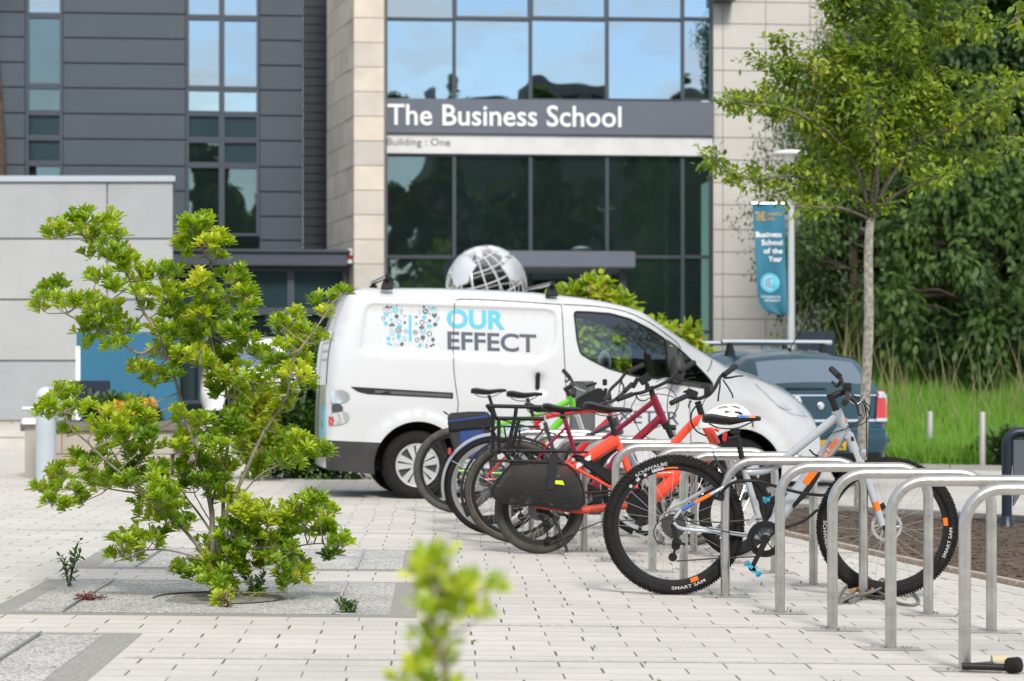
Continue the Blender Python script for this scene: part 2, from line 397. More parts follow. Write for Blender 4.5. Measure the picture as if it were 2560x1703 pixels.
# mulch chips and clods on the soil
mb=MB()
def inquad(p,Q):return inpoly(p,Q)
BQ=[(3.3,11.9),(5.7,18.6),(2.36,21.2),(1.93,18.5)]
for i in range(2600):
    x=rng.uniform(1.9,5.7);y=rng.uniform(12,21.2)
    if not inpoly((x,y),BQ):continue
    s=rng.uniform(.012,.045)
    mb.box((x,y,gz(x,y)+.025),(s,s*rng.uniform(.3,.8),s*.35),Matrix.Rotation(rng.uniform(0,6.3),3,'Z')@Matrix.Rotation(rng.uniform(-.6,.6),3,'X'))
o=mb.build('mulch_chips',mat('bark_mulch',(.12,.078,.052),.95,vs=20,va=.6),smooth=0,recalc=False);o['kind']='stuff'
# road on the far side
sheet('road',[(1.2,21.9),(14,19.2),(14,31.4),(1.2,32.0)],M['road'],.002,16)
kerb((3.0,32.2),(14,30.4),.14,.07)
# raised terrace far left where the white car stands
M['slab']=mat('terrace_slab',(.5,.475,.44),.85,vs=2,va=.14)
mb=MB();mb.boxmm((-14,36,-.3),(-.5,47.6,.30)).boxmm((-14,36.5,.30),(-.5,47.6,.42));structure(mb.build('terrace',M['slab'],bevel=.02))
# ------------------------------------------------------------------ leaves
def basis(d,n):
    d=d/np.linalg.norm(d,axis=1,keepdims=True)
    s=np.cross(n,d);l=np.linalg.norm(s,axis=1,keepdims=True);l[l<1e-6]=1;s=s/l
    return d,s,np.cross(d,s)
T_FINE=([(0,.06),(.3,.22),(.62,.5),(.86,.40),(1.0,.0)],True)
T_OVAL=([(0,.0),(.35,.5),(.7,.42),(1.0,0)],True)
T_CARD=([(0,.15),(.5,.5),(1.0,.1)],False)
def leafmesh(name,pos,dirs,nrm,length,width,m,parent=None,tmpl=T_OVAL,fold=.25,curl=.12,tint=None,smooth=False):
    pos=np.asarray(pos,float);n=len(pos);d,s,u=basis(np.asarray(dirs,float),np.asarray(nrm,float))
    length=np.broadcast_to(np.asarray(length,float),(n,));width=np.broadcast_to(np.asarray(width,float),(n,))
    prof,spine=tmpl;cols=[-1,0,1] if spine else [-1,1];nc=len(cols);V=[]
    for (tt,hw) in prof:
        for c in cols:
            up=(abs(c)*hw*fold*width-curl*tt*tt*length)
            V.append(pos+d*(tt*length)[:,None]+s*(c*hw*width)[:,None]+u*up[:,None])
    V=np.stack(V,1);k=V.shape[1];quads=[]
    for i in range(len(prof)-1):
        for c in range(nc-1):quads.append((i*nc+c,i*nc+c+1,(i+1)*nc+c+1,(i+1)*nc+c))
    q=np.array(quads);FN=(np.arange(n)[:,None,None]*k+q[None]).reshape(-1,4)
    org=ORG.get(parent,Vector((0,0,0))) if parent else Vector((0,0,0))
    co=V.reshape(-1,3)-np.array(org)
    me=bpy.data.meshes.new(name);me.vertices.add(len(co));me.vertices.foreach_set('co',co.ravel())
    me.loops.add(FN.size);me.loops.foreach_set('vertex_index',FN.ravel());me.polygons.add(len(FN))
    me.polygons.foreach_set('loop_start',np.arange(len(FN))*4);me.polygons.foreach_set('loop_total',np.full(len(FN),4))
    me.update();at=me.attributes.new('tint','FLOAT','FACE')
    if tint is None:tint=rng.random(n)
    at.data.foreach_set('value',np.repeat(np.clip(tint,0,1),len(quads)).astype(np.float32))
    me.materials.append(m)
    if smooth:me.polygons.foreach_set('use_smooth',[True]*len(FN))
    o=bpy.data.objects.new(name,me);COL.objects.link(o)
    if parent:o.parent=parent;ORG[o]=ORG[parent]
    return o
def rand_dirs(n):
    v=rng.normal(size=(n,3));return v/np.linalg.norm(v,axis=1,keepdims=True)
M['leaf_bush']=leafmat('bush_leaf',[(0,(.085,.185,.018)),(.35,(.185,.335,.026)),(.7,(.375,.51,.036)),(.93,(.60,.65,.075)),(1,(.45,.27,.08))],.45,.33,.5)
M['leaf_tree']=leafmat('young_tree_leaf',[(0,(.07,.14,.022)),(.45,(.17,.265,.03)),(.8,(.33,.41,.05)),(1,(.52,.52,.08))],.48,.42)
M['leaf_dark']=leafmat('birch_leaf',[(0,(.036,.078,.024)),(.5,(.072,.14,.032)),(1,(.14,.22,.05))],.42,.5,.3)
M['leaf_hedge']=leafmat('hedge_leaf',[(0,(.02,.05,.012)),(.6,(.05,.12,.018)),(1,(.14,.23,.025))],.3,.4)
M['leaf_yellow']=leafmat('yellow_shrub_leaf',[(0,(.16,.25,.02)),(.5,(.30,.42,.025)),(.85,(.46,.50,.035)),(1,(.32,.16,.07))],.4,.4)
M['bark']=mat('grey_bark',(.25,.21,.17),.9,vs=18,va=.35,bump=.5,bs=60)
M['bark_trunk']=mat('mottled_bark',(.27,.255,.22),.95,vs=22,va=.55,bump=.6,bs=45)
M['bark_dark']=mat('dark_bark',(.07,.05,.04),.95,vs=8,va=.4)
# ------------------------------------------------------------------ buildings
KB=math.tan(R(5.5))
class Wall:      # vertical plane, right end receding by 5.5 degrees
    def __init__(s,px0,D0): s.X0=(px0-CX)/F*D0;s.D0=D0;s.u=Vector((math.cos(R(5.5)),math.sin(R(5.5)),0));s.n=Vector((math.sin(R(5.5)),-math.cos(R(5.5)),0))
    def pt(s,px,py,out=0.0):
        a=(px-CX)/F;D=(s.D0-KB*s.X0)/(1-KB*a);q=P(px,py,D);return q+s.n*out
    def S(s,px,py):  # along-wall, height
        q=s.pt(px,py);return (q-Vector((s.X0,s.D0,0))).dot(s.u),q.z
    def at(s,a,z,out=0.0): return Vector((s.X0,s.D0,0))+s.u*a+s.n*out+Vector((0,0,z))
    def block(s,mb,a0,z0,a1,z1,o0,o1):
        f=[s.at(a0,z0,o1),s.at(a1,z0,o1),s.at(a1,z1,o1),s.at(a0,z1,o1)];b=[s.at(a0,z0,o0),s.at(a1,z0,o0),s.at(a1,z1,o0),s.at(a0,z1,o0)]
        return mb.prism(f,b)
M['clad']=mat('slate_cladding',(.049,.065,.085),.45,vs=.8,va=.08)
M['clad_gap']=mat('cladding_joint',(.03,.036,.045),.7)
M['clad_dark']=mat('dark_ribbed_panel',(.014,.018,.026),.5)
M['frame']=mat('window_frame_grey',(.055,.065,.085),.4)
M['glass_up']=glassmat('solar_glass',(.10,.16,.17),(.70,.85,.96),.50)
M['glass_dn']=glassmat('entrance_glass',(.42,.56,.53),(.75,.93,1.0),.14,room_glow=.13,glow_col=(.07,.105,.11))
M['spandrel']=mat('teal_spandrel',(.018,.042,.047),.2,coat=.15,spec=.25)
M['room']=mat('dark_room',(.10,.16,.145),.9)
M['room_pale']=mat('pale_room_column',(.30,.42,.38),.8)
M['cream']=mat('cream_cladding',(.53,.51,.48),.7,vs=1.1,va=.06)
M['cream_gap']=mat('cream_joint',(.42,.40,.37),.8)
M['white_band']=mat('white_render',(.62,.62,.62),.7,vs=2.5,va=.08)
M['signgrey']=mat('sign_grey',(.105,.122,.155),.5,vs=1,va=.06)
def stonemat(name,c,va):
    m,t,b=nt(name);b.inputs['Roughness'].default_value=.85
    at=N(t,'ShaderNodeAttribute',attribute_name='tint');hs,nz=vary(t,b,c,1.6,va,6)
    cr=N(t,'ShaderNodeValToRGB');cr.color_ramp.elements[0].color=(c[0]*.86,c[1]*.86,c[2]*.86,1);cr.color_ramp.elements[1].color=(c[0]*1.1,c[1]*1.06,c[2]*.98,1)
    L(t,at.outputs['Fac'],cr.inputs['Fac']);L(t,cr.outputs[0],hs.inputs['Color']);return m
M['stone']=stonemat('limestone',(.54,.50,.45),.14)
M['block']=stonemat('buff_block',(.42,.385,.34),.12)
def tint_faces(o,per=6):
    me=o.data;at=me.attributes.new('tint','FLOAT','FACE');n=len(me.polygons);k=(n+per-1)//per
    at.data.foreach_set('value',np.repeat(rng.random(k),per)[:n].astype(np.float32))
# ---- dark clad wing on the left
Z0=-.4;ZT=11.0
wg=Wall(435,52.0)
wing=thing('clad_building','dark slate clad wing with tall strip windows left of the stone pier','building',(-7.0,52.5,0))
def sx(px):return wg.S(px,957)[0]
def sz(px,py):return wg.S(px,py)[1]
courses=[sz(435,p) for p in(1090,1030,969,908,846,784,723,662,600,540,478,416,350,287,223,161,98,36,-26,-88,-150,-212,-300)]
gapm=MB()
zones=[(-900,64),(156,465),(648,757)]
for (a,b) in zones:
    mb=MB()
    for i in range(len(courses)-1):
        wg.block(mb,sx(a)+.02,courses[i]+.011,sx(b)-.02,courses[i+1]-.011,-.05,0)
    mb.build('cladding',M['clad'],wing,bevel=.01)
wg.block(gapm,sx(-900),Z0,sx(64),ZT,-.4,-.052);wg.block(gapm,sx(156),Z0,sx(465),ZT,-.4,-.052);wg.block(gapm,sx(648),Z0,sx(757),ZT,-.4,-.052)
gapm.build('cladding_backing',M['clad_gap'],wing)
# ribbed dark return between wing and pier
mb=MB()
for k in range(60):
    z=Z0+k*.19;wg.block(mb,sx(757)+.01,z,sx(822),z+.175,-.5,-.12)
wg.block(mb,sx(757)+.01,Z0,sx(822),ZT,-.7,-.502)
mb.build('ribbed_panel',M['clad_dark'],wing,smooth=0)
# rooms behind the strip windows so the panes show depth
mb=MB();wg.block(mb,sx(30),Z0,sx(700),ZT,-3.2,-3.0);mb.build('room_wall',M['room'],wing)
def window(wall,parent,pxa,pxb,ya,yb,gm,fw=.06,inset=-.16,sill=None,pm=None):
    a0,z1=wall.S(pxa,ya);a1,z1b=wall.S(pxb,ya);_,z0=wall.S(pxa,yb)
    mb=MB()
    wall.block(mb,a0,z0,a0+fw,z1,inset,-.02);wall.block(mb,a1-fw,z0,a1,z1,inset,-.02)
    wall.block(mb,a0+fw,z1-fw,a1-fw,z1,inset+.005,-.025);wall.block(mb,a0+fw,z0,a1-fw,z0+fw,inset+.005,-.025)
    f=mb.build('window',M['frame'],parent,bevel=.008)
    g=MB();A,B,Cc,E=a0+fw+.001,z0+fw+.001,a1-fw-.001,z1-fw-.001;j=[inset+.056+rng.normal()*.003 for _ in range(3)];j.append(j[0]+j[2]-j[1]);g.prism([wall.at(A,B,j[0]),wall.at(Cc,B,j[1]),wall.at(Cc,E,j[2]),wall.at(A,E,j[3])],[wall.at(A,B,j[0]-.012),wall.at(Cc,B,j[1]-.012),wall.at(Cc,E,j[2]-.012),wall.at(A,E,j[3]-.012)]);g.build('pane',gm,f)
    return f
for (ya,yb,gm) in[(-260,-110,'glass_up'),(-110,37,'glass_up'),(37,214,'glass_dn'),(214,281,'glass_dn'),(281,344,'spandrel'),(344,408,'spandrel'),(408,600,'glass_dn')]:
    window(wg,wing,64,156,ya,yb,M[gm])
for (ya,yb,gm) in[(-260,-110,'glass_up'),(-110,42,'glass_up'),(42,220,'glass_up'),(220,283,'glass_up'),(283,349,'spandrel'),(349,412,'glass_dn'),(412,590,'glass_dn')]:
    window(wg,wing,465,554,ya,yb,M[gm])
for (ya,yb,gm) in[(-260,-110,'glass_up'),(-110,44,'glass_up'),(44,222,'glass_up'),(222,285,'glass_up'),(285,350,'spandrel'),(350,414,'spandrel'),(414,590,'glass_dn')]:
    window(wg,wing,554,648,ya,yb,M[gm])
mb=MB();a0,z1=wg.S(76,224);a1,z0=wg.S(115,276);wg.block(mb,a0,z0,a1,z1,-.3,-.26);mb.build('window_blind',M['white_band'],wing)
# low glazed lobby in front of the wing
lb=Wall(435,47.8);
mb=MB();a0,z1=lb.S(380,633);a1,z0=lb.S(868,668);lb.block(mb,a0,z0,a1,z1,-3.8,.35)
lb.block(mb,a0,z1+.003,a1+.06,z1+.07,-3.8,.42);mb.build('lobby_fascia',M['frame'],wing,bevel=.02)
for (a,b) in((400,505),(505,727),(727,866)):
    window(lb,wing,a,b,669,778,M['spandrel'],.07);window(lb,wing,a,b,778,1010,M['glass_dn'],.07)
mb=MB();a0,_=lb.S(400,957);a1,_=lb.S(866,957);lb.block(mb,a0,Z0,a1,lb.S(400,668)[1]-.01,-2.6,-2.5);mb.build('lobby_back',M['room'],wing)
# alarm beacon on the corner of the lobby
mb=MB();c=lb.pt(875,640,.2);mb.lathe([(0,-.16),(.07,-.16),(.08,0),(.07,.12),(0,.14)],Matrix.Translation(c),14);bc=mb.build('alarm_beacon',M['letter_white'],wing)
mb=MB();mb.lathe([(.083,-.08),(.088,-.08),(.088,0.0),(.083,.0)],Matrix.Translation(c),14);mb.build('lens',M['redlamp'],bc)
# ---- entrance block: pier, glazing, sign, cream wall
en=Wall(960,49.0)
ent=thing('entrance_building','limestone and glass entrance block with the big white lettered sign','building',(1.0,50,0))
# limestone pier projecting forward
pf=Wall(885,47.6);a0=pf.S(885,957)[0];a1=pf.S(960,957)[0]
back=P(817,957,50.6);back=Vector((back.x,back.y,0));fr=pf.at(a0,0,0)
mb=MB();bk=MB();zz=Z0;k=0
while zz<ZT:
    z2=zz+.485
    pf.block(mb,a0,zz+.006,a1,z2-.006,-.12,0)
    dv=(back-fr);seg=[0,.36,.72,1] if k%2 else [0,.2,.55,.9,1]
    for i in range(len(seg)-1):
        p=fr+dv*(seg[i]+.002)+Vector((.0,.123 if i==0 else 0,0)) ;q=fr+dv*(seg[i+1]-.002)
        nn=Vector((-dv.y,dv.x,0)).normalized()
        if nn.x>0:nn=-nn
        lo=[p,q,q-nn*.1,p-nn*.1];mb.prism([v+Vector((0,0,zz+.006)) for v in lo],[v+Vector((0,0,z2-.006)) for v in lo])
    zz=z2;k+=1
o=mb.build('stone_pier',M['stone'],ent,recalc=True);tint_faces(o)
e1=pf.at(a1,0,-.13);e2=en.at(0,0,-.3);bi=back+Vector((.12,0,0));fi=fr+Vector((.09,.13,0))
lo=[fi,e1-Vector((.015,0,0)),e2+Vector((.1,0,0)),bi+Vector((.6,.2,0)),bi];bk.prism([v+Vector((0,0,ZT)) for v in lo],[v+Vector((0,0,Z0)) for v in lo]);bk.build('pier_core',M['cream_gap'],ent)
# side of the pier facing the glazing
mb=MB();p=pf.at(a1-.1,0,-.125);q=en.at(0,0,-.2);lo=[p,p+Vector((.095,0,0)),q+Vector((.0,0,0)),q-Vector((.1,0,0))];zz=Z0
while zz<ZT:
    mb.prism([v+Vector((0,0,zz+.479)) for v in lo],[v+Vector((0,0,zz+.006)) for v in lo]);zz+=.485
o=mb.build('pier_side',M['stone'],ent);tint_faces(o)
muls=[962,1136,1327,1518.6,1707.6,1779]
for i in range(5):
    for (ya,yb,gm) in((-300,-135,'glass_up'),(-135,46,'glass_up'),(46,250,'glass_up'),(386,642,'glass_dn'),(642,830,'glass_dn'),(830,1010,'glass_dn')):
        f=.035 if i in(0,3,4) or ya>40 else .055
        window(en,ent,muls[i],muls[i+1],ya,yb,M[gm],f,-.14)
mb=MB();a0=en.S(958,957)[0];a1=en.S(1783,957)[0];z0=en.S(960,334)[1];z1=en.S(960,247)[1];en.block(mb,a0,z0,a1,z1,-.2,.12)
sign=mb.build('fascia_sign',M['signgrey'],ent,bevel=.01)
mb=MB();mb2=MB()
def signfn(px0,px1,yb,cap,out):
    A=en.S(px0,yb);B=en.S(px1,yb);c=en.S(px0,yb-cap)[1]-A[1]
    return lambda x,y:en.at(A[0]+(B[0]-A[0])*x,A[1]+y*c,out)
add_text(mb,'The Business School',signfn(968,1551,313,51,.14),.012);mb.build('lettering',M['letter_white'],sign,smooth=0,recalc=False)
mb=MB();zb=en.S(960,384)[1];en.block(mb,a0+.02,zb,a1-.02,z0-.003,-.25,.05);wb=mb.build('white_band',M['white_band'],ent,bevel=.01)
mb=MB();add_text(mb,'Building : One',signfn(967,1125,364,18,.056),.0);mb.build('lettering',M['frame'],wb,smooth=0,recalc=False)
# canopy over the doors
cv=Wall(1160,46.4);mb=MB();a0=cv.S(1160,957)[0];a1=cv.S(1589,957)[0];cv.block(mb,a0,cv.S(1160,668)[1],a1,cv.S(1160,626)[1],-3.3,0);mb.build('canopy',M['signgrey'],ent,bevel=.02)
mb=MB();cv.block(mb,a1-.25,Z0,a1-.13,cv.S(1160,669)[1],-.5,-.38);mb.build('canopy_post',M['frame'],ent)
# what is seen through the glass: back wall, floor edge, column, desk sign, painting, lamps
e0=en.S(962,957)[0];e9=en.S(1777,957)[0]
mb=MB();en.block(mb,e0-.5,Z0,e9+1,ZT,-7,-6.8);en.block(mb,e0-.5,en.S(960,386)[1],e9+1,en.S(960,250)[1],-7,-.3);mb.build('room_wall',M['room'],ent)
mb=MB();c=en.at(en.S(1676,957)[0],0,-1.4);mb.lathe([(.17,Z0),(.17,6.2)],Matrix.Translation((c.x,c.y,0)),20);mb.build('room_column',M['room_pale'],ent)
mb=MB();en.block(mb,e0,en.S(960,660)[1],e9,en.S(960,640)[1],-3.0,-2.9);mb.build('floor_edge',M['room_pale'],ent)
mb=MB();A=en.S(1090,630);B=en.S(1435,585);en.block(mb,A[0],A[1],B[0],B[1],-2.2,-2.15);ds=mb.build('desk_sign',mat('dark_teal',(.01,.03,.04),.6),ent)
mb=MB();add_text(mb,'Business School',lambda x,y:en.at(en.S(1112,957)[0]+x*1.72,A[1]+.14+y*.15,-2.13),0);mb.build('lettering',M['letter_white'],ds,smooth=0,recalc=False)
mb=MB();cc=en.at(en.S(1040,957)[0],en.S(1040,600)[1],-5);ring=[cc+en.u*(1.5*math.cos(a))+Vector((0,0,1.35*math.sin(a))) for a in[i*math.pi/24 for i in range(25)]];mb.tube(ring,.22,8);mb.build('red_arch',mat('red_mural',(.28,.04,.04),.8),ent)
mb=MB();cc=en.S(1225,520);en.block(mb,cc[0]-.35,cc[1]-.6,cc[0]+.3,cc[1]+1.0,-4.9,-4.8);mb.build('pale_poster',mat('pale_poster',(.35,.45,.5),.7),ent)
# cream panel wall on the right
mb=MB();z=[en.S(1781,p)[1] for p in(1080,1022,966,910,854,798,742,686,630,574,512,456,400,344,287,231,176,120,59,4,-52,-108,-164,-300)]
hx=[1783,1807,1914,2025,2136,2250,2360,2470,2590]
for i in range(len(z)-1):
    for j in range(len(hx)-1):
        en.block(mb,en.S(hx[j],957)[0]+.006,z[i]+.008,en.S(hx[j+1],957)[0]-.006,z[i+1]-.008,-.06,0)
mb.build('cream_panel',M['cream'],ent)
mb=MB();en.block(mb,en.S(1783,957)[0],Z0,en.S(2590,957)[0],ZT,-.5,-.062);mb.build('panel_backing',M['cream_gap'],ent)
mb=MB();en.block(mb,en.S(1779,957)[0],en.S(1781,8)[1],en.S(1830,957)[0],ZT,.0,.55);mb.build('soffit_box',M['frame'],ent)
# ---- pale panel pavilion, left
pv=thing('panel_pavilion','pale grey metal panel pavilion with a flat top, left of the clad wing','building',(-8,42,0))
mb=MB();D=42.0;X1=P(435,0,D).x;hs_=[1053,902,749,597,455]
for i in range(4):
    zb=P(0,hs_[i],D).z;zt=P(0,hs_[i+1],D).z
    for (a,b) in((-700,-330),(-330,0-32),(-32,268),(268,433)):
        xa=P(a,0,D).x+.012;xb=P(b,0,D).x-.012;mb.boxmm((xa,D,zb+.014),(xb,D+.08,zt-.014))
M['pav']=stonemat('pale_grey_panel',(.35,.37,.39),.07);M['pav'].node_tree.nodes['Principled BSDF'].inputs['Roughness'].default_value=.45
o=mb.build('panels',M['pav'],pv);tint_faces(o)
mb=MB();q_=lambda z:[Vector((-14,D+.085,z)),Vector((X1-.03,D+.085,z)),Vector(((X1-.03)*(D+2.75)/D,D+2.6,z)),Vector((-14,D+2.6,z))];mb.prism(q_(P(0,456,D).z),q_(P(0,1055,D).z));mb.build('core',mat('panel_joint',(.2,.215,.23),.6),pv)
mb=MB();q_=lambda z:[Vector((-14,D-.06,z)),Vector((X1+.03,D-.06,z)),Vector(((X1+.03)*(D+2.75)/D,D+2.7,z)),Vector((-14,D+2.7,z))];mb.prism(q_(P(0,440,D).z),q_(P(0,455,D).z));mb.build('roof_capping',M['alu'],pv,bevel=.01)
mb=MB();zb=P(0,1096,D).z;zt=P(0,1053,D).z
for k in range(22):
    mb.boxmm((X1-.3-(k+1)*.42+.005,D-.02,zb-.6),(X1-.3-k*.42-.005,D+.3,zt-.004))
o=mb.build('plinth',M['block'],pv);tint_faces(o)
# ------------------------------------------------------------------ cycle stands
SP=[(1.809,9.66),(1.631,10.41),(1.483,11.19),(1.328,11.98),(1.136,12.88),(.972,13.69),(.845,14.55),(.655,15.33),(.478,16.12),(.312,16.92),(.14,17.72),(-.03,18.52)]
whr=['with a black d-lock round its foot, nearest the viewer','second nearest to the viewer, standing on bare paving','third nearest, in front of the front tyre of the grey bike','fourth nearest, just left of the coiled grey cable','in front of the rear tyre of the grey bike, beside its crank','just behind the rear tyre of the grey bike','seen through the rear wheel spokes of the grey bike','between the grey bike and the orange red cargo bike','right behind the black mesh bag of the cargo bike','between the cargo bike and the burgundy bike','between the burgundy bike and the purple bike','last of the row, beside the green bike']
sx_,sy_=0,0
ref=None;foot=MB()
for i,(x,y) in enumerate(SP):
    g=gz(x,y)
    if ref is None:
        ref=thing('bike_stand','steel hoop stand '+whr[i],'bike stand',(x,y,g),'hoop stands in a row on the paving')
        r=.15;w=.735;h=.722-.0
        pts=[(0,0,-.02),(0,0,.2),(0,0,.4),(0,0,h-r)]+[tuple(q) for q in arc((r,0,h-r),r,math.pi,math.pi/2,10)][1:]+[(w*.3,0,h),(w*.5,0,h),(w*.7,0,h)]+[tuple(q) for q in arc((w-r,0,h-r),r,math.pi/2,0,10)]+[(w,0,.4),(w,0,.2),(w,0,-.02)]
        mb=MB();mb.tube([Vector(p)+Vector((x,y,g)) for p in pts],.0245,20);hoop=mb.build('hoop',M['stainless'],ref,smooth=60)
        o=ref
    else:
        o=copy_tree(ref);o.location=(x,y,g);o['label']='steel hoop stand '+whr[i]
    o.rotation_euler.z=R(rng.uniform(-1.5,1.5))
    for dx in(0,.735):
        a=.13;q=[(x+dx-a,y-.09),(x+dx+a,y-.09),(x+dx+a,y+.08),(x+dx-a,y+.08)]
        foot.add([Vector((c[0],c[1],gz(*c)+.002)) for c in q],[(0,1,2,3)])
structure(foot.build('footing_setts',mat('grey_setts',(.38,.36,.335),.9,vs=60,va=.5,bump=.5,bs=200),recalc=False))
# ------------------------------------------------------------------ bollards
g=gz(-4.82,25);bl=thing('bollard_light','fat grey domed bollard lamp with louvre slots beside the stone planter','bollard light',(-4.82,25,g))
MT=Matrix.Translation((-4.82,25,0));zt=P(0,967,25).z
mb=MB();rr=.104;mb.lathe([(0,g-.05),(rr,g-.05),(rr,zt-.23)],MT,28);mb.build('column',mat('bollard_grey',(.42,.46,.50),.4,vs=3,va=.05),bl)
mb=MB()
for k in range(5):
    z=zt-.225+k*.022;mb.lathe([(rr*.8,z),(rr,z),(rr,z+.012),(rr*.8,z+.012)],MT,28)
mb.build('louvre',M['alu'],bl)
mb=MB();mb.lathe([(rr*.78,zt-.23),(rr*.78,zt-.11)],MT,20);mb.build('lamp_core',M['black'],bl)
mb=MB();mb.lathe([(rr,zt-.115)]+[(rr*math.cos(a),zt-.104+.104*math.sin(a)) for a in[k*math.pi/16 for k in range(8)]]+[(0,zt)],MT,28);mb.build('dome',mat('bollard_dome',(.5,.54,.58),.35),bl,smooth=60)
for i,(px,pyt,D) in enumerate([(2325,1029,33.5),(2456,1030,31.8)]):
    p=P(px,1000,D);g=gz(p.x,D);b=thing('steel_bollard',['slim pale steel bollard by the long grass, left of the pair','slim pale steel bollard by the long grass, nearer the navy sign frame'][i],'bollard',(p.x,D,g),'steel bollards along the grass verge')
    zt=P(px,pyt,D).z;mb=MB();mb.lathe([(0,g-.05),(.042,g-.05),(.042,zt-.01),(.036,zt),(0,zt)],Matrix.Translation((p.x,D,0)),18);mb.build('post',mat('satin_steel',(.36,.35,.335),.5,.3),b)
    mb=MB();mb.lathe([(0.06,g),(.06,g+.012),(.043,g+.016)],Matrix.Translation((p.x,D,0)),18);mb.build('base_collar',M['steel_dark'],b)
# ------------------------------------------------------------------ planter wall, flowers, bench, billboard, small sign
D=26.0;xa,xb=P(64,0,D).x,P(434,0,D).x;g=gz(xa,D)
pl=thing('stone_planter','low buff block planter with dark coping behind the grey bollard lamp','planter',((xa+xb)/2,D,g))
mb=MB();zc=P(0,1078,D).z;hh=(zc-g)/2
for r_ in range(-1,2):
    L_=.78;x=xa-(r_%2)*L_*.5
    while x<xb:
        a=max(xa,x)+.004;b=min(xb,x+L_)-.004
        if b-a>.05: mb.boxmm((a,D,g+r_*hh+.004),(b,D+.2,g+(r_+1)*hh-.004))
        x+=L_
    y=D+.21
    while y<D+1.6:
        mb.boxmm((xb-.2,y,g+r_*hh+.008),(xb,y+.6,g+(r_+1)*hh-.008));mb.boxmm((xa,y,g+r_*hh+.008),(xa+.2,y+.6,g+(r_+1)*hh-.008));y+=.62
o=mb.build('block_wall',M['block'],pl);tint_faces(o)
mb=MB();mb.boxmm((xa+.02,D+.02,g-.3),(xb-.02,D+1.7,zc-.06));mb.build('planter_soil',M['soil'],pl)
mb=MB();zt=P(0,1056,D).z;mb.boxmm((xa-.05,D-.05,zc),(xb+.05,D+.25,zt));mb.boxmm((xa-.05,D+.253,zc),(xa+.25,D+1.8,zt));mb.boxmm((xb-.25,D+.253,zc),(xb+.05,D+1.8,zt));mb.build('coping',mat('grey_coping',(.16,.14,.13),.85,vs=6,va=.2),pl,bevel=.01)
def blobshrub(name,label,cat,base,blobs,n,ll,m,tm=T_OVAL,up=.4,stem=True,group=None,lw=.5,sm=None):
    root=thing(name,label,cat,base,group);pos=[];dr=[];tt=[]
    wts=np.array([b[3]**2 if not isinstance(b[3],tuple) else b[3][0]*b[3][2] for b in blobs]);wts=wts/wts.sum()
    for b,w in zip(blobs,wts):
        k=int(n*w);d=rand_dirs(k);r=rng.random(k)**.45
        rad=np.array(b[3] if isinstance(b[3],tuple) else (b[3],)*3)
        p=np.array(b[:3])+d*rad*r[:,None]*(1+.25*rng.normal(size=(k,1))*.5);pos.append(p);dr.append(d*.8+np.array([0,0,up])+rand_dirs(k)*.7);tt.append(rng.normal(.45+.25*rng.normal()*.6,.24,k))
    pos=np.concatenate(pos);dr=np.concatenate(dr);tt=np.concatenate(tt)
    nn=np.tile([0,-.25,1.0],(len(pos),1))+rand_dirs(len(pos))*.6
    leafmesh('foliage',pos,dr,nn,ll*rng.uniform(.6,1.25,len(pos)),ll*lw*rng.uniform(.8,1.2,len(pos)),m,root,tm,tint=tt)
    if stem:
        mb=MB();b0=Vector(base)
        for b in blobs:
            c=Vector(b[:3]);mid=b0.lerp(c,.5)+Vector((rng.uniform(-.05,.05),rng.uniform(-.05,.05),.08))
            mb.tube(spline([b0+Vector((rng.uniform(-.05,.05),rng.uniform(-.04,.04),-.05)),mid,c],4),[.02*(1-.07*k) for k in range(9)],6)
        mb.build('stems',sm or M['bark'],root)
    return root
def PB(px,py,D,rpx,dd=0,sq=None):
    q=P(px,py,D+dd);r=rpx/F*D
    return (q.x,q.y,q.z,r if sq is None else (r,r*sq[0],r*sq[1]))
D=26.9
blobshrub('flower_shrub','low shrub with yellow flowers growing in the stone planter','shrub',(P(310,0,D).x,D,P(0,1064,D).z),[PB(240,1030,D,32),PB(290,1025,D,38,.2),PB(345,1032,D,36),PB(380,1045,D,24),PB(320,1050,D,40,.3)],3200,.07,M['leaf_hedge'])
root=[o for o in bpy.data.objects if o.name=='flower_shrub'][0]
k=420;fx=rng.uniform(285,390,k);fy=1000+rng.uniform(0,42,k)+(fx<320)*8;pos=np.array([P(a,b,D-.15+rng.uniform(-.1,.2)) for a,b in zip(fx,fy)])
leafmesh('flowers',pos,rand_dirs(k)+np.array([0,-.4,.5]),rand_dirs(k),.05,.045,leafmat('yellow_flower',[(0,(.55,.32,.02)),(1,(.75,.52,.05))],.2),root,T_CARD)
D=25.6;be=thing('bench','short grey bench end with a pale seat block, left of the bollard lamp','bench',(P(75,0,D).x,D,g))
mb=MB();mb.boxmm((P(54,0,D).x,D,P(0,1062,D).z),(P(92,0,D).x,D+.45,P(0,1046,D).z));mb.build('seat',M['letter_white'],be,bevel=.01)
mb=MB()
for k in range(6):
    x=P(58+k*6,0,D).x;mb.tube([(x,D+.1,P(0,1030,D).z),(x,D+.4,P(0,1018,D).z)],.012,6)
mb.tube([(P(52,0,D).x,D+.1,P(0,1022,D).z),(P(94,0,D).x,D+.1,P(0,1022,D).z)],.022,8)
mb.boxmm((P(70,0,D).x,D+.2,P(0,1046,D).z),(P(78,0,D).x,D+.28,P(0,1028,D).z));mb.build('armrest',M['alu'],be)
mb=MB();mb.boxmm((P(58,0,D).x,D+.08,gz(-5,D)-.03),(P(88,0,D).x,D+.4,P(0,1064,D).z));mb.build('support',M['block'],be)
D=31.5;g=gz(-5,D);bb=thing('billboard','big plain teal blue display board on posts behind the bush','billboard',(P(315,0,D).x,D,g))
M['teal']=mat('teal_board',(.018,.125,.215),.5,vs=.7,va=.1)
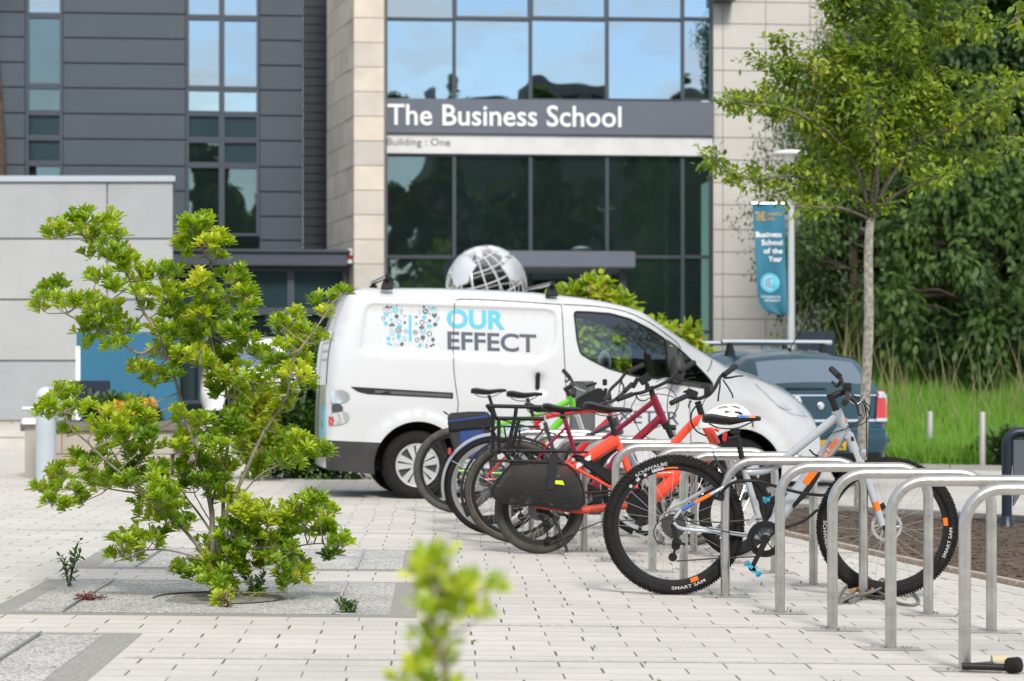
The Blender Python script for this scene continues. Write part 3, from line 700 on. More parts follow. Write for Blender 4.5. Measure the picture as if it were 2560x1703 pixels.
mb=MB();mb.boxmm((P(191,0,D).x,D,P(0,1052,D).z),(P(442,0,D).x,D+.09,P(0,830,D).z));mb.build('panel',M['teal'],bb,bevel=.01)
mb=MB();mb.boxmm((P(190,0,D).x,D-.015,P(0,1050,D).z),(P(201,0,D).x,D-.002,P(0,866,D).z));mb.build('edge_strip',M['letter_white'],bb)
for px in(196,439):
    mb=MB();mb.boxmm((P(px-6,0,D).x,D+.1,g-.1),(P(px+6,0,D).x,D+.18,P(0,840,D).z));mb.build('post',M['teal'],bb)
D=29.5;ns=thing('notice_board','small navy notice board with one white edge in front of the teal board','sign',(P(220,0,D).x,D,g))
mb=MB();mb.boxmm((P(181,0,D).x,D,P(0,1011,D).z),(P(274,0,D).x,D+.06,P(0,952,D).z));mb.build('panel',M['navy'],ns,bevel=.01)
mb=MB();mb.boxmm((P(165,0,D).x,D-.004,P(0,1008,D).z),(P(180,0,D).x,D+.055,P(0,952,D).z));mb.build('edge_strip',M['letter_white'],ns)
mb=MB();mb.boxmm((P(223,0,D).x,D-.05,g-.1),(P(232,0,D).x,D-.003,P(0,970,D).z));mb.build('post',M['steel_dark'],ns)
# ------------------------------------------------------------------ navy sign frame, far right
D=19.0;g=gz(3.9,D);sf=thing('sign_frame','navy tubular sign frame holding a slanted grey panel at the far right','sign',(P(2516,0,D).x,D,g))
x0=P(2517,0,D).x;zt=P(0,1068,D).z;mb=MB()
for dx in(0,.95):
    mb=MB();pts=[(x0+dx,D,g-.03),(x0+dx,D,zt-.14)]
    mb.tube(pts,.041,16);mb.lathe([(.075,g),(.06,g+.02),(.043,g+.10)],Matrix.Translation((x0+dx,D,0)),16);mb.build('post',M['navy'],sf)
mb=MB();mb.tube(arc((x0+.1,D,zt-.14),.1,math.pi,math.pi/2,8)+arc((x0+.85,D,zt-.14),.1,math.pi/2,0,8),.041,16);mb.build('top_rail',M['navy'],sf)
mb=MB();xa=x0+.05;mb.prism([(xa,D-.02,zt-.10),(x0+.9,D-.02,zt-.10),(x0+.9,D-.02,zt-.60),(xa+.12,D-.02,zt-.42),(xa,D-.02,zt-.62)],[(xa,D+.02,zt-.10),(x0+.9,D+.02,zt-.10),(x0+.9,D+.02,zt-.60),(xa+.12,D+.02,zt-.42),(xa,D+.02,zt-.62)]);mb.build('panel',mat('panel_grey',(.10,.115,.14),.5),sf)
# ------------------------------------------------------------------ lamp column with banner
D=37.0;xp=P(1978,0,D).x;g=gz(xp,D);lc=thing('lamp_column','tall pale grey lamp column with a flat disc lamp head','street lamp',(xp,D,g))
mb=MB();mb.tube([(xp,D,g),(xp,D,2.4),(xp,D,4.7)],[.058,.055,.045],16);mb.build('column',mat('lamp_grey',(.43,.46,.48),.4),lc)
mb=MB();zc=P(0,383,D).z;mb.lathe([(0,zc+.05),(.16,zc+.04),(.31,zc+.0),(.30,zc-.03),(.08,zc-.05),(.05,zc-.3)],Matrix.Translation((xp-.02,D,0)),28);mb.build('lamp_head',M['letter_white'],lc)
bn=thing('banner_flag','tall teal feather banner with white lettering hanging from the lamp column','banner',(xp-.1,D,P(0,508,D).z))
edge=[(1881,508),(1888,610),(1891,700),(1894,745),(1902,765),(1916,778),(1934,786),(1952,788.5),(1968,788.5),(1966,720),(1963,620),(1962,508)]
left=[(1881,508),(1884,560),(1887,610),(1889,660),(1891,705),(1893,735),(1898,756),(1908,772),(1922,782),(1938,787),(1952,788.5)]
def wave(fx,fz): return .035*math.sin(fx*5+fz*7)*(.4+.6*fz)+.02*math.sin(fx*9-fz*4)
def bpt(fx,fz,out=0):      # fx 0..1 across, fz 0..1 down
    py=508+280.5*fz
    lx=1962
    for (a,b) in zip(left,left[1:]):
        if a[1]<=py<=b[1]+1e-6: lx=a[0]+(b[0]-a[0])*(py-a[1])/max(1e-6,b[1]-a[1]);break
    rx=1962+6*fz;px=lx+(rx-lx)*fx;q=P(px,py,D);return Vector((q.x,D+wave(fx,fz)-out,q.z))
mb=MB();nu,nv=14,44;vs=[bpt(i/nu,j/nv) for j in range(nv+1) for i in range(nu+1)];mb.add(vs,[(j*(nu+1)+i,j*(nu+1)+i+1,(j+1)*(nu+1)+i+1,(j+1)*(nu+1)+i) for j in range(nv) for i in range(nu)])
M['banner']=mat('banner_teal',(.02,.145,.225),.7,vs=1.5,va=.1);fl=mb.build('flag',M['banner'],bn,smooth=60,recalc=False)
def bmap(x0,x1,py,cap):
    def f(x,y):
        px=x0+(x1-x0)*x;yy=py-cap*y;lx=1882+8*(yy-508)/200;return bpt((px-lx)/(1964-lx),(yy-508)/280.5,.012)
    return f
for (s,a,b,y,c) in(('Business',1889,1954,593,13),('School',1903,1956,613,13),('of the',1908,1956,634,13),('Year',1920,1954,654,13)):mb=MB();add_text(mb,s,bmap(a,b,y,c),.02);mb.build('lettering',M['letter_white'],fl,smooth=0,recalc=False)
mb=MB()
for (s,a,b,y,c) in(('University',1900,1948,745,7),('of Exeter',1906,1947,754,7)):add_text(mb,s,bmap(a,b,y,c),0)
mb.build('lettering',M['letter_white'],fl,smooth=0,recalc=False)
mb=MB();add_text(mb,'THE',bmap(1888,1914,551,21),.03);add_text(mb,'AWARDS',bmap(1918,1953,540,8),.01);add_text(mb,'2022',bmap(1918,1936,551,7),.01);mb.build('gold_lettering',mat('gold_print',(.5,.32,.08),.6),fl,smooth=0,recalc=False)
def disc(cx,cy,r0,r1,out,n=28):
    vs=[];fs=[];lx=1888
    for i in range(n):
        a=2*math.pi*i/n
        for r in(r0,r1):
            px=cx+r*math.cos(a);py=cy+r*math.sin(a);l=1882+8*(py-508)/200;vs.append(bpt((px-l)/(1964-l),(py-508)/280.5,out))
    for i in range(n):j=(i+1)%n;fs.append((2*i,2*i+1,2*j+1,2*j))
    return vs,fs
mb=MB();mb.add(*disc(1923,707,.1,24,.012));mb.build('emblem',mat('emblem_aqua',(.12,.48,.60),.6),fl,smooth=0,recalc=False)
mb=MB();mb.add(*disc(1923,707,.1,16,.016));mb.build('emblem_centre',mat('emblem_pale',(.45,.62,.70),.6),fl,smooth=0,recalc=False)
mb=MB()
for k in range(6):
    a=k*math.pi/3;mb.add(*disc(1923+6*math.cos(a),707+6*math.sin(a),4.5,6,.02,14))
mb.add(*disc(1923,707,11,12.5,.02));mb.build('emblem_rings',mat('emblem_blue',(.08,.2,.35),.6),fl,smooth=0,recalc=False)
mb=MB();zt=P(0,509,D).z;mb.tube([(P(1879,0,D).x,D,zt),(xp,D,zt)],.014,8);zb=P(0,788,D).z;mb.build('banner_arm',M['alu'],bn)
# ------------------------------------------------------------------ dark building sign by the trees
D=36.5;g=gz(5,D);ds=thing('direction_sign','dark navy building sign with white lines under the trees','sign',(P(2038,0,D).x,D,g))
mb=MB();mb.boxmm((P(1993,0,D).x,D,g-.1),(P(2088,0,D).x,D+.12,P(0,829,D).z));pn=mb.build('panel',M['navy'],ds,bevel=.01)
mb=MB();
for (s,a,b,y) in(('Building One',1997,2056,859),('Main Entrance',1997,2060,884)):
    add_text(mb,s,lambda x,z,a=a,b=b,y=y:P(a+(b-a)*x,y-9*z,D)+Vector((0,-.008,0)),0)
mb.build('lettering',M['letter_grey'],pn,smooth=0,recalc=False)
# ------------------------------------------------------------------ globe sculpture
D=39.0;c=P(1216,716,D);rg=100/F*D
gl=thing('globe_sculpture','openwork steel globe sculpture with land masses, behind the van roof','sculpture',(c.x,D,gz(c.x,D)))
ROT=Matrix.Rotation(R(-18),4,'Y')@Matrix.Rotation(R(20),4,'X')
def sph(lon,lat,r=rg): return c+(ROT@Vector((r*math.cos(lat)*math.sin(lon),-r*math.cos(lat)*math.cos(lon),r*math.sin(lat))))
mb=MB()
for k in range(18):
    lo=k*math.pi/9;mb.tube([sph(lo,-math.pi/2+math.pi*i/24) for i in range(25)],.011,6)
for la in(-60,-40,-20,0,20,40,60,76):
    mb.tube([sph(2*math.pi*i/40,R(la)) for i in range(40)],.011,6,closed=True)
mb.build('wire_frame',mat('globe_steel',(.66,.67,.68),.35,.35),gl)
lands=[ [(-18,34),(-6,36),(10,37),(20,32),(33,31),(43,12),(51,11),(40,-4),(40,-16),(32,-28),(20,-35),(12,-18),(9,0),(8,4),(-8,5),(-17,14)],
 [(-9,43),(-1,44),(3,48),(8,54),(10,58),(5,60),(14,68),(28,71),(45,68),(60,70),(80,73),(105,76),(130,72),(142,60),(130,45),(120,32),(108,20),(100,12),(92,22),(80,10),(72,20),(60,25),(50,28),(42,36),(28,40),(22,38),(14,42),(5,43),(-2,37),(-9,37)],
 [(-65,-55),(-72,-40),(-70,-18),(-80,-4),(-77,8),(-62,10),(-50,0),(-35,-7),(-40,-22),(-52,-34)],
 [(-125,40),(-125,55),(-150,62),(-140,70),(-100,72),(-80,68),(-60,52),(-75,40),(-82,28),(-97,26),(-105,20),(-95,16),(-112,30)],
 [(-45,60),(-25,70),(-20,80),(-50,82),(-58,74)] ]
mb=MB()
off=48
for poly in lands:
    q=[Vector(p) for p in poly];pts=[p for p in resample(q,6)]
    xs_=[p.x for p in pts];ys_=[p.y for p in pts];inner=[]
    x=min(xs_)
    while x<max(xs_):
        y=min(ys_)
        while y<max(ys_):
            if inpoly((x,y),pts) and pdist((x,y),pts)>3:inner.append(Vector((x+.01*y,y)))
            y+=7
        x+=7
    n=len(pts);r=geometry.delaunay_2d_cdt(pts+inner,[(i,(i+1)%n) for i in range(n)],[],1,1e-5)
    V=r[0];fs=[f for f in r[2] if inpoly(sum((V[i] for i in f),Vector((0,0)))/len(f),pts)]
    mb.add([sph(R(v.x-off+102),R(v.y),rg+.016) for v in V],fs)
    mb.add([sph(R(v.x-off+102),R(v.y),rg-.004) for v in V],[f[::-1] for f in fs])
mb.build('land_plates',mat('land_steel',(.66,.68,.70),.35,.5),gl,smooth=60,recalc=False)
g=gz(c.x,D);mb=MB();mb.lathe([(0,g-.2),(.5,g-.2),(.42,g+.2),(.10,g+.35),(.08,c.z-rg)],Matrix.Translation((c.x,D,0)),24);mb.build('pedestal',M['steel_dark'],gl)
# ------------------------------------------------------------------ grey utility post between bikes and van
D=20.9;bx=thing('utility_box','plain flat grey metal pillar standing between the bikes and the van','pillar',(P(1456,0,D).x,D,gz(.6,D)))
mb=MB();mb.boxmm((P(1424,0,D).x,D,gz(.6,D)-.02),(P(1488,0,D).x,D+.12,P(0,953,D).z));mb.build('casing',mat('pillar_grey',(.085,.087,.09),.5,vs=4,va=.08),bx,bevel=.012)
mb=MB();mb.boxmm((P(1430,0,D).x,D-.004,P(0,1150,D).z),(P(1482,0,D).x,D-.001,P(0,970,D).z));mb.build('door_panel',mat('pillar_door',(.10,.102,.106),.45),bx)
# ------------------------------------------------------------------ the big bush in front
def bush():
    D=12.42;base=P(545,1508,D);base.z=gz(base.x,D)
    root=thing('bush','large open bright green bush with bare grey stems in the gravel bed','bush',base)
    A=lambda x,y:(x/2.613,500+y/2.613)
    Bz=lambda x,y:(x/2.23,1000+y/2.23)
    br=[([(545,1512),(536,1450),(531,1336),(528,1270),(505,1180),(480,1100),(465,1043),(436,944),(421,905),(383,867)],.021,.0),
     ([(383,867),(344,883),(268,833),(191,798),(161,783)],.011,-.1),([(421,905),(400,850),(380,810),(356,775),(333,722),(314,680),(279,638),(230,596),(190,575)],.012,.1),
     ([(548,1500),(556,1400),(560,1200),(575,1060),(566,975),(543,913),(520,829),(505,768),(501,714)],.014,.22),([(528,840),(548,765),(532,680),(513,634),(497,600),(490,570)],.008,.15),
     ([(540,1400),(556,1309),(614,1179),(650,1099),(680,1050),(708,1004),(719,982),(727,913),(746,879),(792,818),(834,756),(869,730)],.013,-.2),
     ([(525,1420),(502,1377),(462,1327),(404,1278),(354,1233),(314,1193),(265,1152),(215,1103),(179,1072),(160,1030)],.013,-.25),
     ([(528,1330),(502,1291),(471,1251),(430,1202),(359,1193),(310,1190)],.008,.2),([(530,1440),(498,1399),(426,1377),(359,1377),(305,1399)],.008,-.15),
     ([(540,1440),(560,1404),(628,1372),(717,1368),(798,1359),(843,1368)],.009,-.1),([(541,1490),(575,1482),(628,1482),(708,1480)],.007,-.2),
     ([(534,1380),(529,1269),(551,1179),(560,1090),(583,1000),(590,930)],.010,.1),([(530,1310),(500,1260),(484,1220),(493,1135),(516,1067)],.005,-.2),
     ([(354,1233),(314,1229),(242,1220),(188,1233),(134,1260)],.006,-.3),([(560,1290),(610,1230),(660,1180),(740,1150),(800,1130)],.007,-.05)]
    mb=MB();bpts=[];extra=[]
    for pts,r,dd in br:
        n=len(pts);q=[P(x,y,D+dd*i/(n-1)+(0 if i else 0)) for i,(x,y) in enumerate(pts)]
        s=spline(q,5);m=len(s);mb.tube(s,[r*.85*(1-.72*i/m) for i in range(m)],8);bpts+=s;extra+=s[m//3:]
    cl=[A(x,y)+(r/2.613,) for x,y,r in[(400,200,80),(340,230,45),(480,130,60),(560,150,90),(700,150,90),(760,220,70),(640,250,80),(600,360,70),(780,370,90),(700,330,70),(560,230,60),(850,400,40),
     (1230,190,80),(1330,150,80),(1300,240,80),(1420,260,70),(1220,290,40),(1480,280,40),(1430,370,45),(640,510,75),(750,570,85),(900,500,80),(1040,480,85),(1130,480,70),(930,600,75),
     (300,620,85),(380,560,70),(420,680,80),(260,700,60),(520,660,75),(620,700,85),(600,830,80),(750,730,75),(700,870,90),(830,850,85),(600,940,60),(760,960,75),(960,700,55),(660,780,80),(540,850,60),
     (1120,640,95),(1130,740,90),(1080,580,60),(1290,530,75),(1330,620,90),(1560,520,95),(1610,620,85),(1480,510,60),(1520,680,85),(1560,780,90),(1640,690,50),(1400,760,85),(1300,770,75),(1030,860,80),(1130,900,85),(1270,890,80),(1420,860,75),(1540,870,75),(1200,820,70),
     (1050,1000,80),(1290,1040,95),(1440,1010,85),(1600,950,90),(1690,1020,70),(920,1100,55),(1020,1170,90),(880,1110,45),(1150,1120,70),(1380,1130,80),(1500,1080,80),(1560,1160,95),(1650,1240,75),(1430,1270,95),(1250,960,70),(1170,1010,60),(1530,1260,80),
     (2150,640,60),(2240,600,45),(2060,690,70),(2120,740,50),(1950,760,50),(1840,830,70),(1960,860,85),(2060,900,75),(1820,800,50),(1850,960,55),(1830,1060,80),(1960,1060,75),(1800,1160,80),(1930,1150,85),(2010,1220,65),(1740,1120,50),(1800,1370,35),(1740,1480,45),(1900,1250,50),
     (400,1270,80),(330,1340,50),(470,1390,80),(560,1370,55),(700,1400,80),(850,1350,60),(950,1400,75),(800,1480,80),(940,1500,85),(1180,1420,70),(1230,1490,65),(640,1490,70),(1560,1380,65),(1500,1420,65),(480,1280,60)]]
    cl+=[Bz(x,y)+(r/2.23,) for x,y,r in[(330,420,70),(400,490,65),(240,510,70),(270,570,50),(460,570,45),(440,340,65),(490,380,50),(560,470,80),(650,450,80),(720,480,75),(600,250,70),(700,230,75),(820,190,75),(760,320,75),(840,260,60),(560,330,60),
     (680,800,65),(760,770,80),(850,800,55),(640,880,55),(740,870,50),(1000,950,50),(1050,980,50),(870,480,80),(900,560,85),(960,620,85),(860,640,70),(940,520,65),(1000,270,80),(1080,350,75),(790,560,50),
     (1160,440,95),(1230,380,90),(1200,260,85),(1310,200,85),(1300,120,75),(1250,520,85),(1130,480,75),(1020,700,75),(930,690,65),(890,760,50),(1350,620,95),(1280,760,95),(1180,830,95),(1160,920,90),(1080,950,60),(1280,860,95),(1380,760,90),(1480,830,90),(1400,900,85),(1300,960,75),(1220,1000,75),(1480,660,85),(1160,1000,60),(1240,1050,55),(1400,650,80),
     (1580,680,85),(1660,620,90),(1750,570,80),(1820,640,60),(1700,700,85),(1800,740,60),(1620,760,75),(1560,890,75),(1660,920,55),(1640,1000,70),(1600,1050,50),(1690,980,45),(1840,870,50),(1890,790,50),(1930,810,35),(1540,780,80),
     (1680,250,80),(1760,300,70),(1650,340,75),(1560,350,75),(1480,340,75),(1820,290,35),(1430,420,60),(1620,210,45),(1250,1085,40),(1230,1110,35)]]
    cl+=[(CX+F*q.x/q.y+rng.normal()*26,HY+(HC-q.z)*F/q.y+rng.normal()*24-8,rng.uniform(14,26)) for q in extra if rng.random()<.16]
    pos=[];dr=[];nr=[];ln=[];tn=[];tw=MB();cen=np.array([base.x,base.y,base.z+.55])
    for (px,py,r) in cl:
        rad=r/F*D*1.02;c=P(px,py,D+rng.normal()*.16)
        j=min(bpts,key=lambda q:(q-c).length);mid=j.lerp(c,.55)+Vector((rng.normal()*.02,rng.normal()*.02,-.02))
        tw.tube([j,mid,c],[.0042,.003,.002],5,cap=False)
        nros=max(9,int((rad/.10)**2*38));tone=rng.normal(.52,.13)
        for k in range(nros):
            v=rand_dirs(1)[0];v[2]=v[2]*.8+.15;p=np.array(c)+v*rad*rng.random()**.45
            if k%2==0: tw.tube([c,Vector((np.array(c)+p)/2+np.array([0,0,-.008])),Vector(p)],[.0022,.0018,.0013],4,cap=False)
            ax=v*.8+np.array([0,0,.75])+(np.array(c)-cen)*.25;ax=ax/np.linalg.norm(ax)
            m=rng.integers(7,11);sp=rng.uniform(.55,1.1);ph=rng.uniform(0,6.3)
            a=np.cross(ax,[.3,.2,.9]);a/=np.linalg.norm(a);b=np.cross(ax,a)
            rt=tone+rng.normal()*.10
            for i in range(m):
                an=ph+i*2.4;rr=sp*(.45+.75*i/m)
                d=ax+(a*math.cos(an)+b*math.sin(an))*rr
                pos.append(p-ax*.012*(i/m));dr.append(d);nr.append(ax*1.0-d*.1+np.array([0,0,.3]));ln.append(rng.uniform(.042,.066)*(.75+.35*i/m));tn.append(1.0 if rng.random()<.012 else min(.93,rt+.12*(1-i/m)+rng.normal()*.07))
    ln=np.array(ln);leafmesh('foliage',pos,dr,nr,ln,ln*rng.uniform(.30,.40,len(ln)),M['leaf_bush'],root,T_FINE,fold=.35,curl=.16,tint=np.array(tn),smooth=True)
    mb.v+=[];o0=len(mb.v);mb.v+=tw.v;mb.f+=[tuple(i+o0 for i in f) for f in tw.f]
    mb.build('branches',M['bark'],root,smooth=60,recalc=False)
bush()
# ------------------------------------------------------------------ sapling close to the lens
def sapling():
    D=3.62;root=thing('sapling','blurred bright leafy sapling tip poking up in the near foreground','shrub',(P(1085,0,D).x,D,0))
    st=[Vector((P(1120,0,D).x,D+.05,-.02)),P(1130,2300,D),P(1108,1900,D),P(1115,1700,D),P(1100,1620,D),P(1078,1550,D),P(1090,1480,D),P(1085,1410,D)]
    mb=MB();s=spline(st,6);mb.tube(s,[.008*(1-.75*i/len(s))+.001 for i in range(len(s))],8)
    cl=[(1065,1400,22,.0),(1110,1395,18,.02),(1050,1440,34,-.02),(1095,1450,40,.02),(1130,1470,36,0),(1075,1490,44,.03),(1160,1500,30,-.02),(1115,1520,44,0),(1200,1545,32,.03),(1150,1545,34,-.02),(1180,1470,22,.0),(1230,1475,26,.02),(1060,1530,26,-.02),
        (1065,1590,30,.02),(1110,1600,34,0),(1060,1650,34,0),(1100,1660,40,.03),(1040,1690,38,-.02),(1090,1720,50,0),(1010,1710,24,.02),(1140,1740,40,0),(1070,1800,60,0),(1120,1880,60,.02),(1080,1980,60,0),(1130,2080,60,0)]
    pos=[];dr=[];nr=[];tn=[]
    for (px,py,r,dd) in cl:
        c=P(px,py,D+dd);j=min(s,key=lambda q:(q-c).length);mb.tube([j,j.lerp(c,.5)+Vector((0,0,-.006)),c],[.003,.002,.0015],5)
        k=int(r*.55)+4
        for i in range(k):
            v=rand_dirs(1)[0];p=np.array(c)+v*r/F*D*.55*rng.random();d=v*.8+np.array([0,0,.75])
            pos.append(p);dr.append(d);nr.append(rand_dirs(1)[0]*.5+np.array([0,-.3,1]));tn.append(min(.93,rng.normal(.74,.2)))
    k=len(pos);leafmesh('foliage',pos,dr,nr,rng.uniform(.024,.040,k),rng.uniform(.010,.015,k),M['leaf_bush'],root,T_FINE,tint=np.array(tn),smooth=True)
    mb.build('stem',M['bark'],root)
sapling()
# ------------------------------------------------------------------ young tree
def young_tree():
    D=21.2;base=P(2150,1282,D);base.z=gz(base.x,D)
    root=thing('young_tree','slim young tree with a pale mottled trunk and wide airy crown','tree',base)
    tr=[base+Vector((0,0,-.05)),P(2150,1240,D),P(2156,1100,D),P(2166,940,D),P(2172,800,D),P(2171,680,D),P(2172,600,D),P(2176,545,D)]
    mb=MB();s=spline(tr,6);m=len(s);mb.tube(s,[.052-.016*i/m+.012*math.exp(-i/2.) for i in range(m)],16)
    mb.build('trunk',M['bark_trunk'],root,smooth=60)
    K=1.0861
    fork=P(2176,548,D)
    limbs=[([(1990,505),(1960,440),(1900,420),(1820,405),(1740,415),(1680,400),(1640,360)],-.3),([(1990,500),(1985,420),(1960,330),(1900,250),(1820,200),(1770,150)],.4),
     ([(1995,500),(2010,420),(2030,300),(2030,180),(2020,60),(2010,-120)],0),([(2000,500),(2050,400),(2080,370),(2150,375),(2230,375),(2330,340)],.3),
     ([(2000,500),(2040,430),(2110,330),(2200,290),(2290,250),(2340,205)],-.4),([(1995,500),(2020,330),(2080,200),(2140,90),(2190,-20),(2230,-120)],.5),
     ([(1990,505),(1970,380),(1900,300),(1810,250),(1720,240),(1680,235)],-.6),([(1992,500),(1980,380),(1950,200),(1930,60),(1900,-60)],.6),([(2000,505),(2060,450),(2120,420),(2180,400)],-.7),([(1990,510),(1940,480),(1880,478),(1820,470)],-.5),([(1997,500),(2020,420),(2010,300),(1990,200)],-.9),([(1997,500),(2010,420),(2050,300),(2090,240)],.9)]
    lm=MB();bp=[]
    for pts,dd in limbs:
        n=len(pts);q=[fork if i==0 else P(x*K,y*K,D+dd*i/(n-1)) for i,(x,y) in enumerate(pts)]
        s=spline(q,5);m=len(s);lm.tube(s,[.0145*(1-.87*i/m)+.0018 for i in range(m)],7);bp+=s[2:]
    bl=[(1990,250,150,120),(1880,190,90,70),(1780,222,85,45),(1720,225,55,30),(1700,232,35,20),(1830,140,55,50),(1760,140,22,30),(1720,130,14,14),(1800,95,30,20),(1950,120,90,80),(2050,100,100,80),(2000,30,95,60),(2120,180,110,80),(2210,210,95,60),(2270,270,60,45),(2320,195,34,25),(2340,210,20,20),(2140,290,100,45),(2050,350,100,55),(1900,320,95,60),(1950,410,80,50),(1840,415,65,40),(1760,405,48,24),(1695,405,36,22),(1650,370,28,18),(1625,355,16,14),(2150,378,70,28),(2240,365,58,26),(2330,320,34,20),(1890,470,45,26),(2030,478,36,20),(1810,440,35,20),(2200,80,55,45),(2100,0,80,60),(1920,10,55,50),(1900,0,22,30),(2250,60,40,40),(2010,-90,150,90),(2110,-120,120,90),(1920,-110,90,70),(2050,-220,110,70),(2180,-60,70,60),(2170,410,45,18),(2120,240,80,60),(1990,320,90,60),(2060,220,80,60),(1860,260,80,50)]
    M['limb']=mat('limb_bark',(.13,.11,.09),.9,vs=18,va=.35)
    pos=[];dr=[];tn=[];tw=MB()
    for q in bp:
        if (q-fork).length<.55:continue
        for k in range(14):
            v=rand_dirs(1)[0];pos.append(np.array(q)+v*rng.uniform(.02,.11));dr.append(v+np.array([0,0,-.1]));tn.append(rng.normal(.5,.2))
    for (x,y,rx,ry) in bl:
        area=rx*ry;k=int(area/(7.6 if rx<80 else 10.5));c=P(x*K,y*K,D);a=rx*K/F*D;b=ry*K/F*D;dep=max(.12,min(.75,a*1.1))
        nsub=max(3,k//34);sub=[]
        for q in range(nsub):
            v=rand_dirs(1)[0]*rng.random()**.4;cc=np.array(c)+v*np.array([a,dep,b])*.95;sub.append(cc);jj=min(bp,key=lambda z:(z-Vector(cc)).length)
            tw.tube([jj,jj.lerp(Vector(cc),.5)+Vector((0,0,.015)),Vector(cc)],[.0032,.0022,.0012],5,cap=False)
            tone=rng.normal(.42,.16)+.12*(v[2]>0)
            n=k//nsub;ax=rand_dirs(1)[0];ax[2]*=.4
            for i in range(n):
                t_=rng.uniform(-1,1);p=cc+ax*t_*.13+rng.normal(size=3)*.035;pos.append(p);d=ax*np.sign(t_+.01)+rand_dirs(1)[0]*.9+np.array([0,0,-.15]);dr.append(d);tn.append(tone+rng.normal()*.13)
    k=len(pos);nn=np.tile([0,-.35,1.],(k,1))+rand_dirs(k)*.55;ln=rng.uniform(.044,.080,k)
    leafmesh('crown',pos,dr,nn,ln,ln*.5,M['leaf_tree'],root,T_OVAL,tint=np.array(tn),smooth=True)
    o0=len(lm.v);lm.v+=tw.v;lm.f+=[tuple(i+o0 for i in f) for f in tw.f];lm.build('limbs',M['limb'],root,smooth=60,recalc=False)
young_tree()
# overhanging leaves of another tree, top right corner
def spray():
    D=16.;base=Vector((P(2700,0,D).x,D,0));root=thing('overhanging_tree','tree just outside the frame with one leafy twig hanging into the top right corner','tree',base)
    mb=MB();mb.tube(spline([base,base+Vector((.05,0,1.5)),base+Vector((-.02,0,3.2))],5),.05,10);mb.build('trunk',M['bark_trunk'],root)
    mb=MB();tw=spline([base+Vector((-.02,0,3.1)),P(2650,-60,D),P(2580,10,D),P(2530,50,D)],5);mb.tube(tw,[.012*(1-.8*i/len(tw)) for i in range(len(tw))],6)
    pos=[];dr=[]
    for (x,y) in[(2555,5),(2545,20),(2540,48),(2530,55),(2552,62),(2555,75),(2565,30),(2570,60),(2580,20),(2600,50),(2620,10),(2640,40)]:
        for k in range(3):
            pos.append(P(x+rng.normal()*6,y+rng.normal()*6,D));dr.append((-.6+rng.normal()*.5,rng.normal()*.4,-.5))
        mb.tube([min(tw,key=lambda q:(q-P(x,y,D)).length),P(x,y,D)],.002,5)
    for k in range(900):
        v=rand_dirs(1)[0];pos.append(np.array(base)+np.array([.35,0,3.9])+v*np.array([.8,.8,.8])*rng.random()**.4);dr.append(rand_dirs(1)[0])
    leafmesh('crown',pos,dr,np.tile([0,-.4,1.],(len(pos),1))+rand_dirs(len(pos))*.4,.085,.042,M['leaf_tree'],root,T_OVAL);mb.build('limbs',M['bark'],root)
spray()
# ------------------------------------------------------------------ hedges and shrubs round the van
D=26.5;g=gz(-2,D)
blobshrub('hedge','dark green clipped hedge between the bush and the back of the van','hedge',(P(735,0,D).x,D,g),[PB(780,900,D,70),PB(795,1000,D,70,.3),PB(740,1060,D,75),PB(690,1090,D,60),PB(800,1085,D,70),PB(850,1000,D,80,.3),PB(900,1050,D,90,.4),PB(715,1140,D,70),PB(790,1150,D,70),PB(860,1130,D,80)],13000,.075,M['leaf_hedge'])
blobshrub('shrub','light yellow green shrub in front of the dark hedge, behind the bush','shrub',(P(650,0,D-.7).x,D-.7,g),[PB(655,1000,D,50,-.7),PB(640,1060,D,48,-.7),PB(668,1110,D,48,-.8),PB(625,1120,D,40,-.6)],3800,.07,M['leaf_yellow'])
D=26.8;g=gz(1.2,D)
sh=[(1400,745,38),(1440,730,42),(1480,712,36),(1510,700,26),(1500,740,44),(1550,760,48),(1600,755,30),(1380,740,24),(1450,790,60),(1530,820,70),(1600,830,55),(1500,880,80),(1570,900,80),(1450,860,60),(1620,900,60),(1690,800,30),(1720,815,34),(1700,850,40),(1680,900,60),(1550,980,90),(1640,990,90),(1470,960,70),(1740,840,20)]
blobshrub('yellow_shrub','tall yellow green shrub with bronze tipped leaves behind the van cab','shrub',(P(1550,0,D).x,D,g),[PB(x,y+8+(x>1590)*14,D,r*.82,rng.normal()*.2) for x,y,r in sh if not(x<1700 and 1590<x and y<880)],5200,.105,M['leaf_yellow'],T_OVAL,.1,lw=.62)
blobshrub('yellow_shrub','broad mid green shrub behind the yellow shrub, glimpsed through the van windows','shrub',(P(1540,0,29).x,29,g),[PB(x,y,29,r,rng.normal()*.3) for x,y,r in[(1440,850,80),(1520,850,90),(1600,880,90),(1680,900,80),(1500,950,110),(1620,980,110),(1760,950,70),(1820,960,60)]],6500,.14,M['leaf_yellow'],T_OVAL,.1,lw=.55)
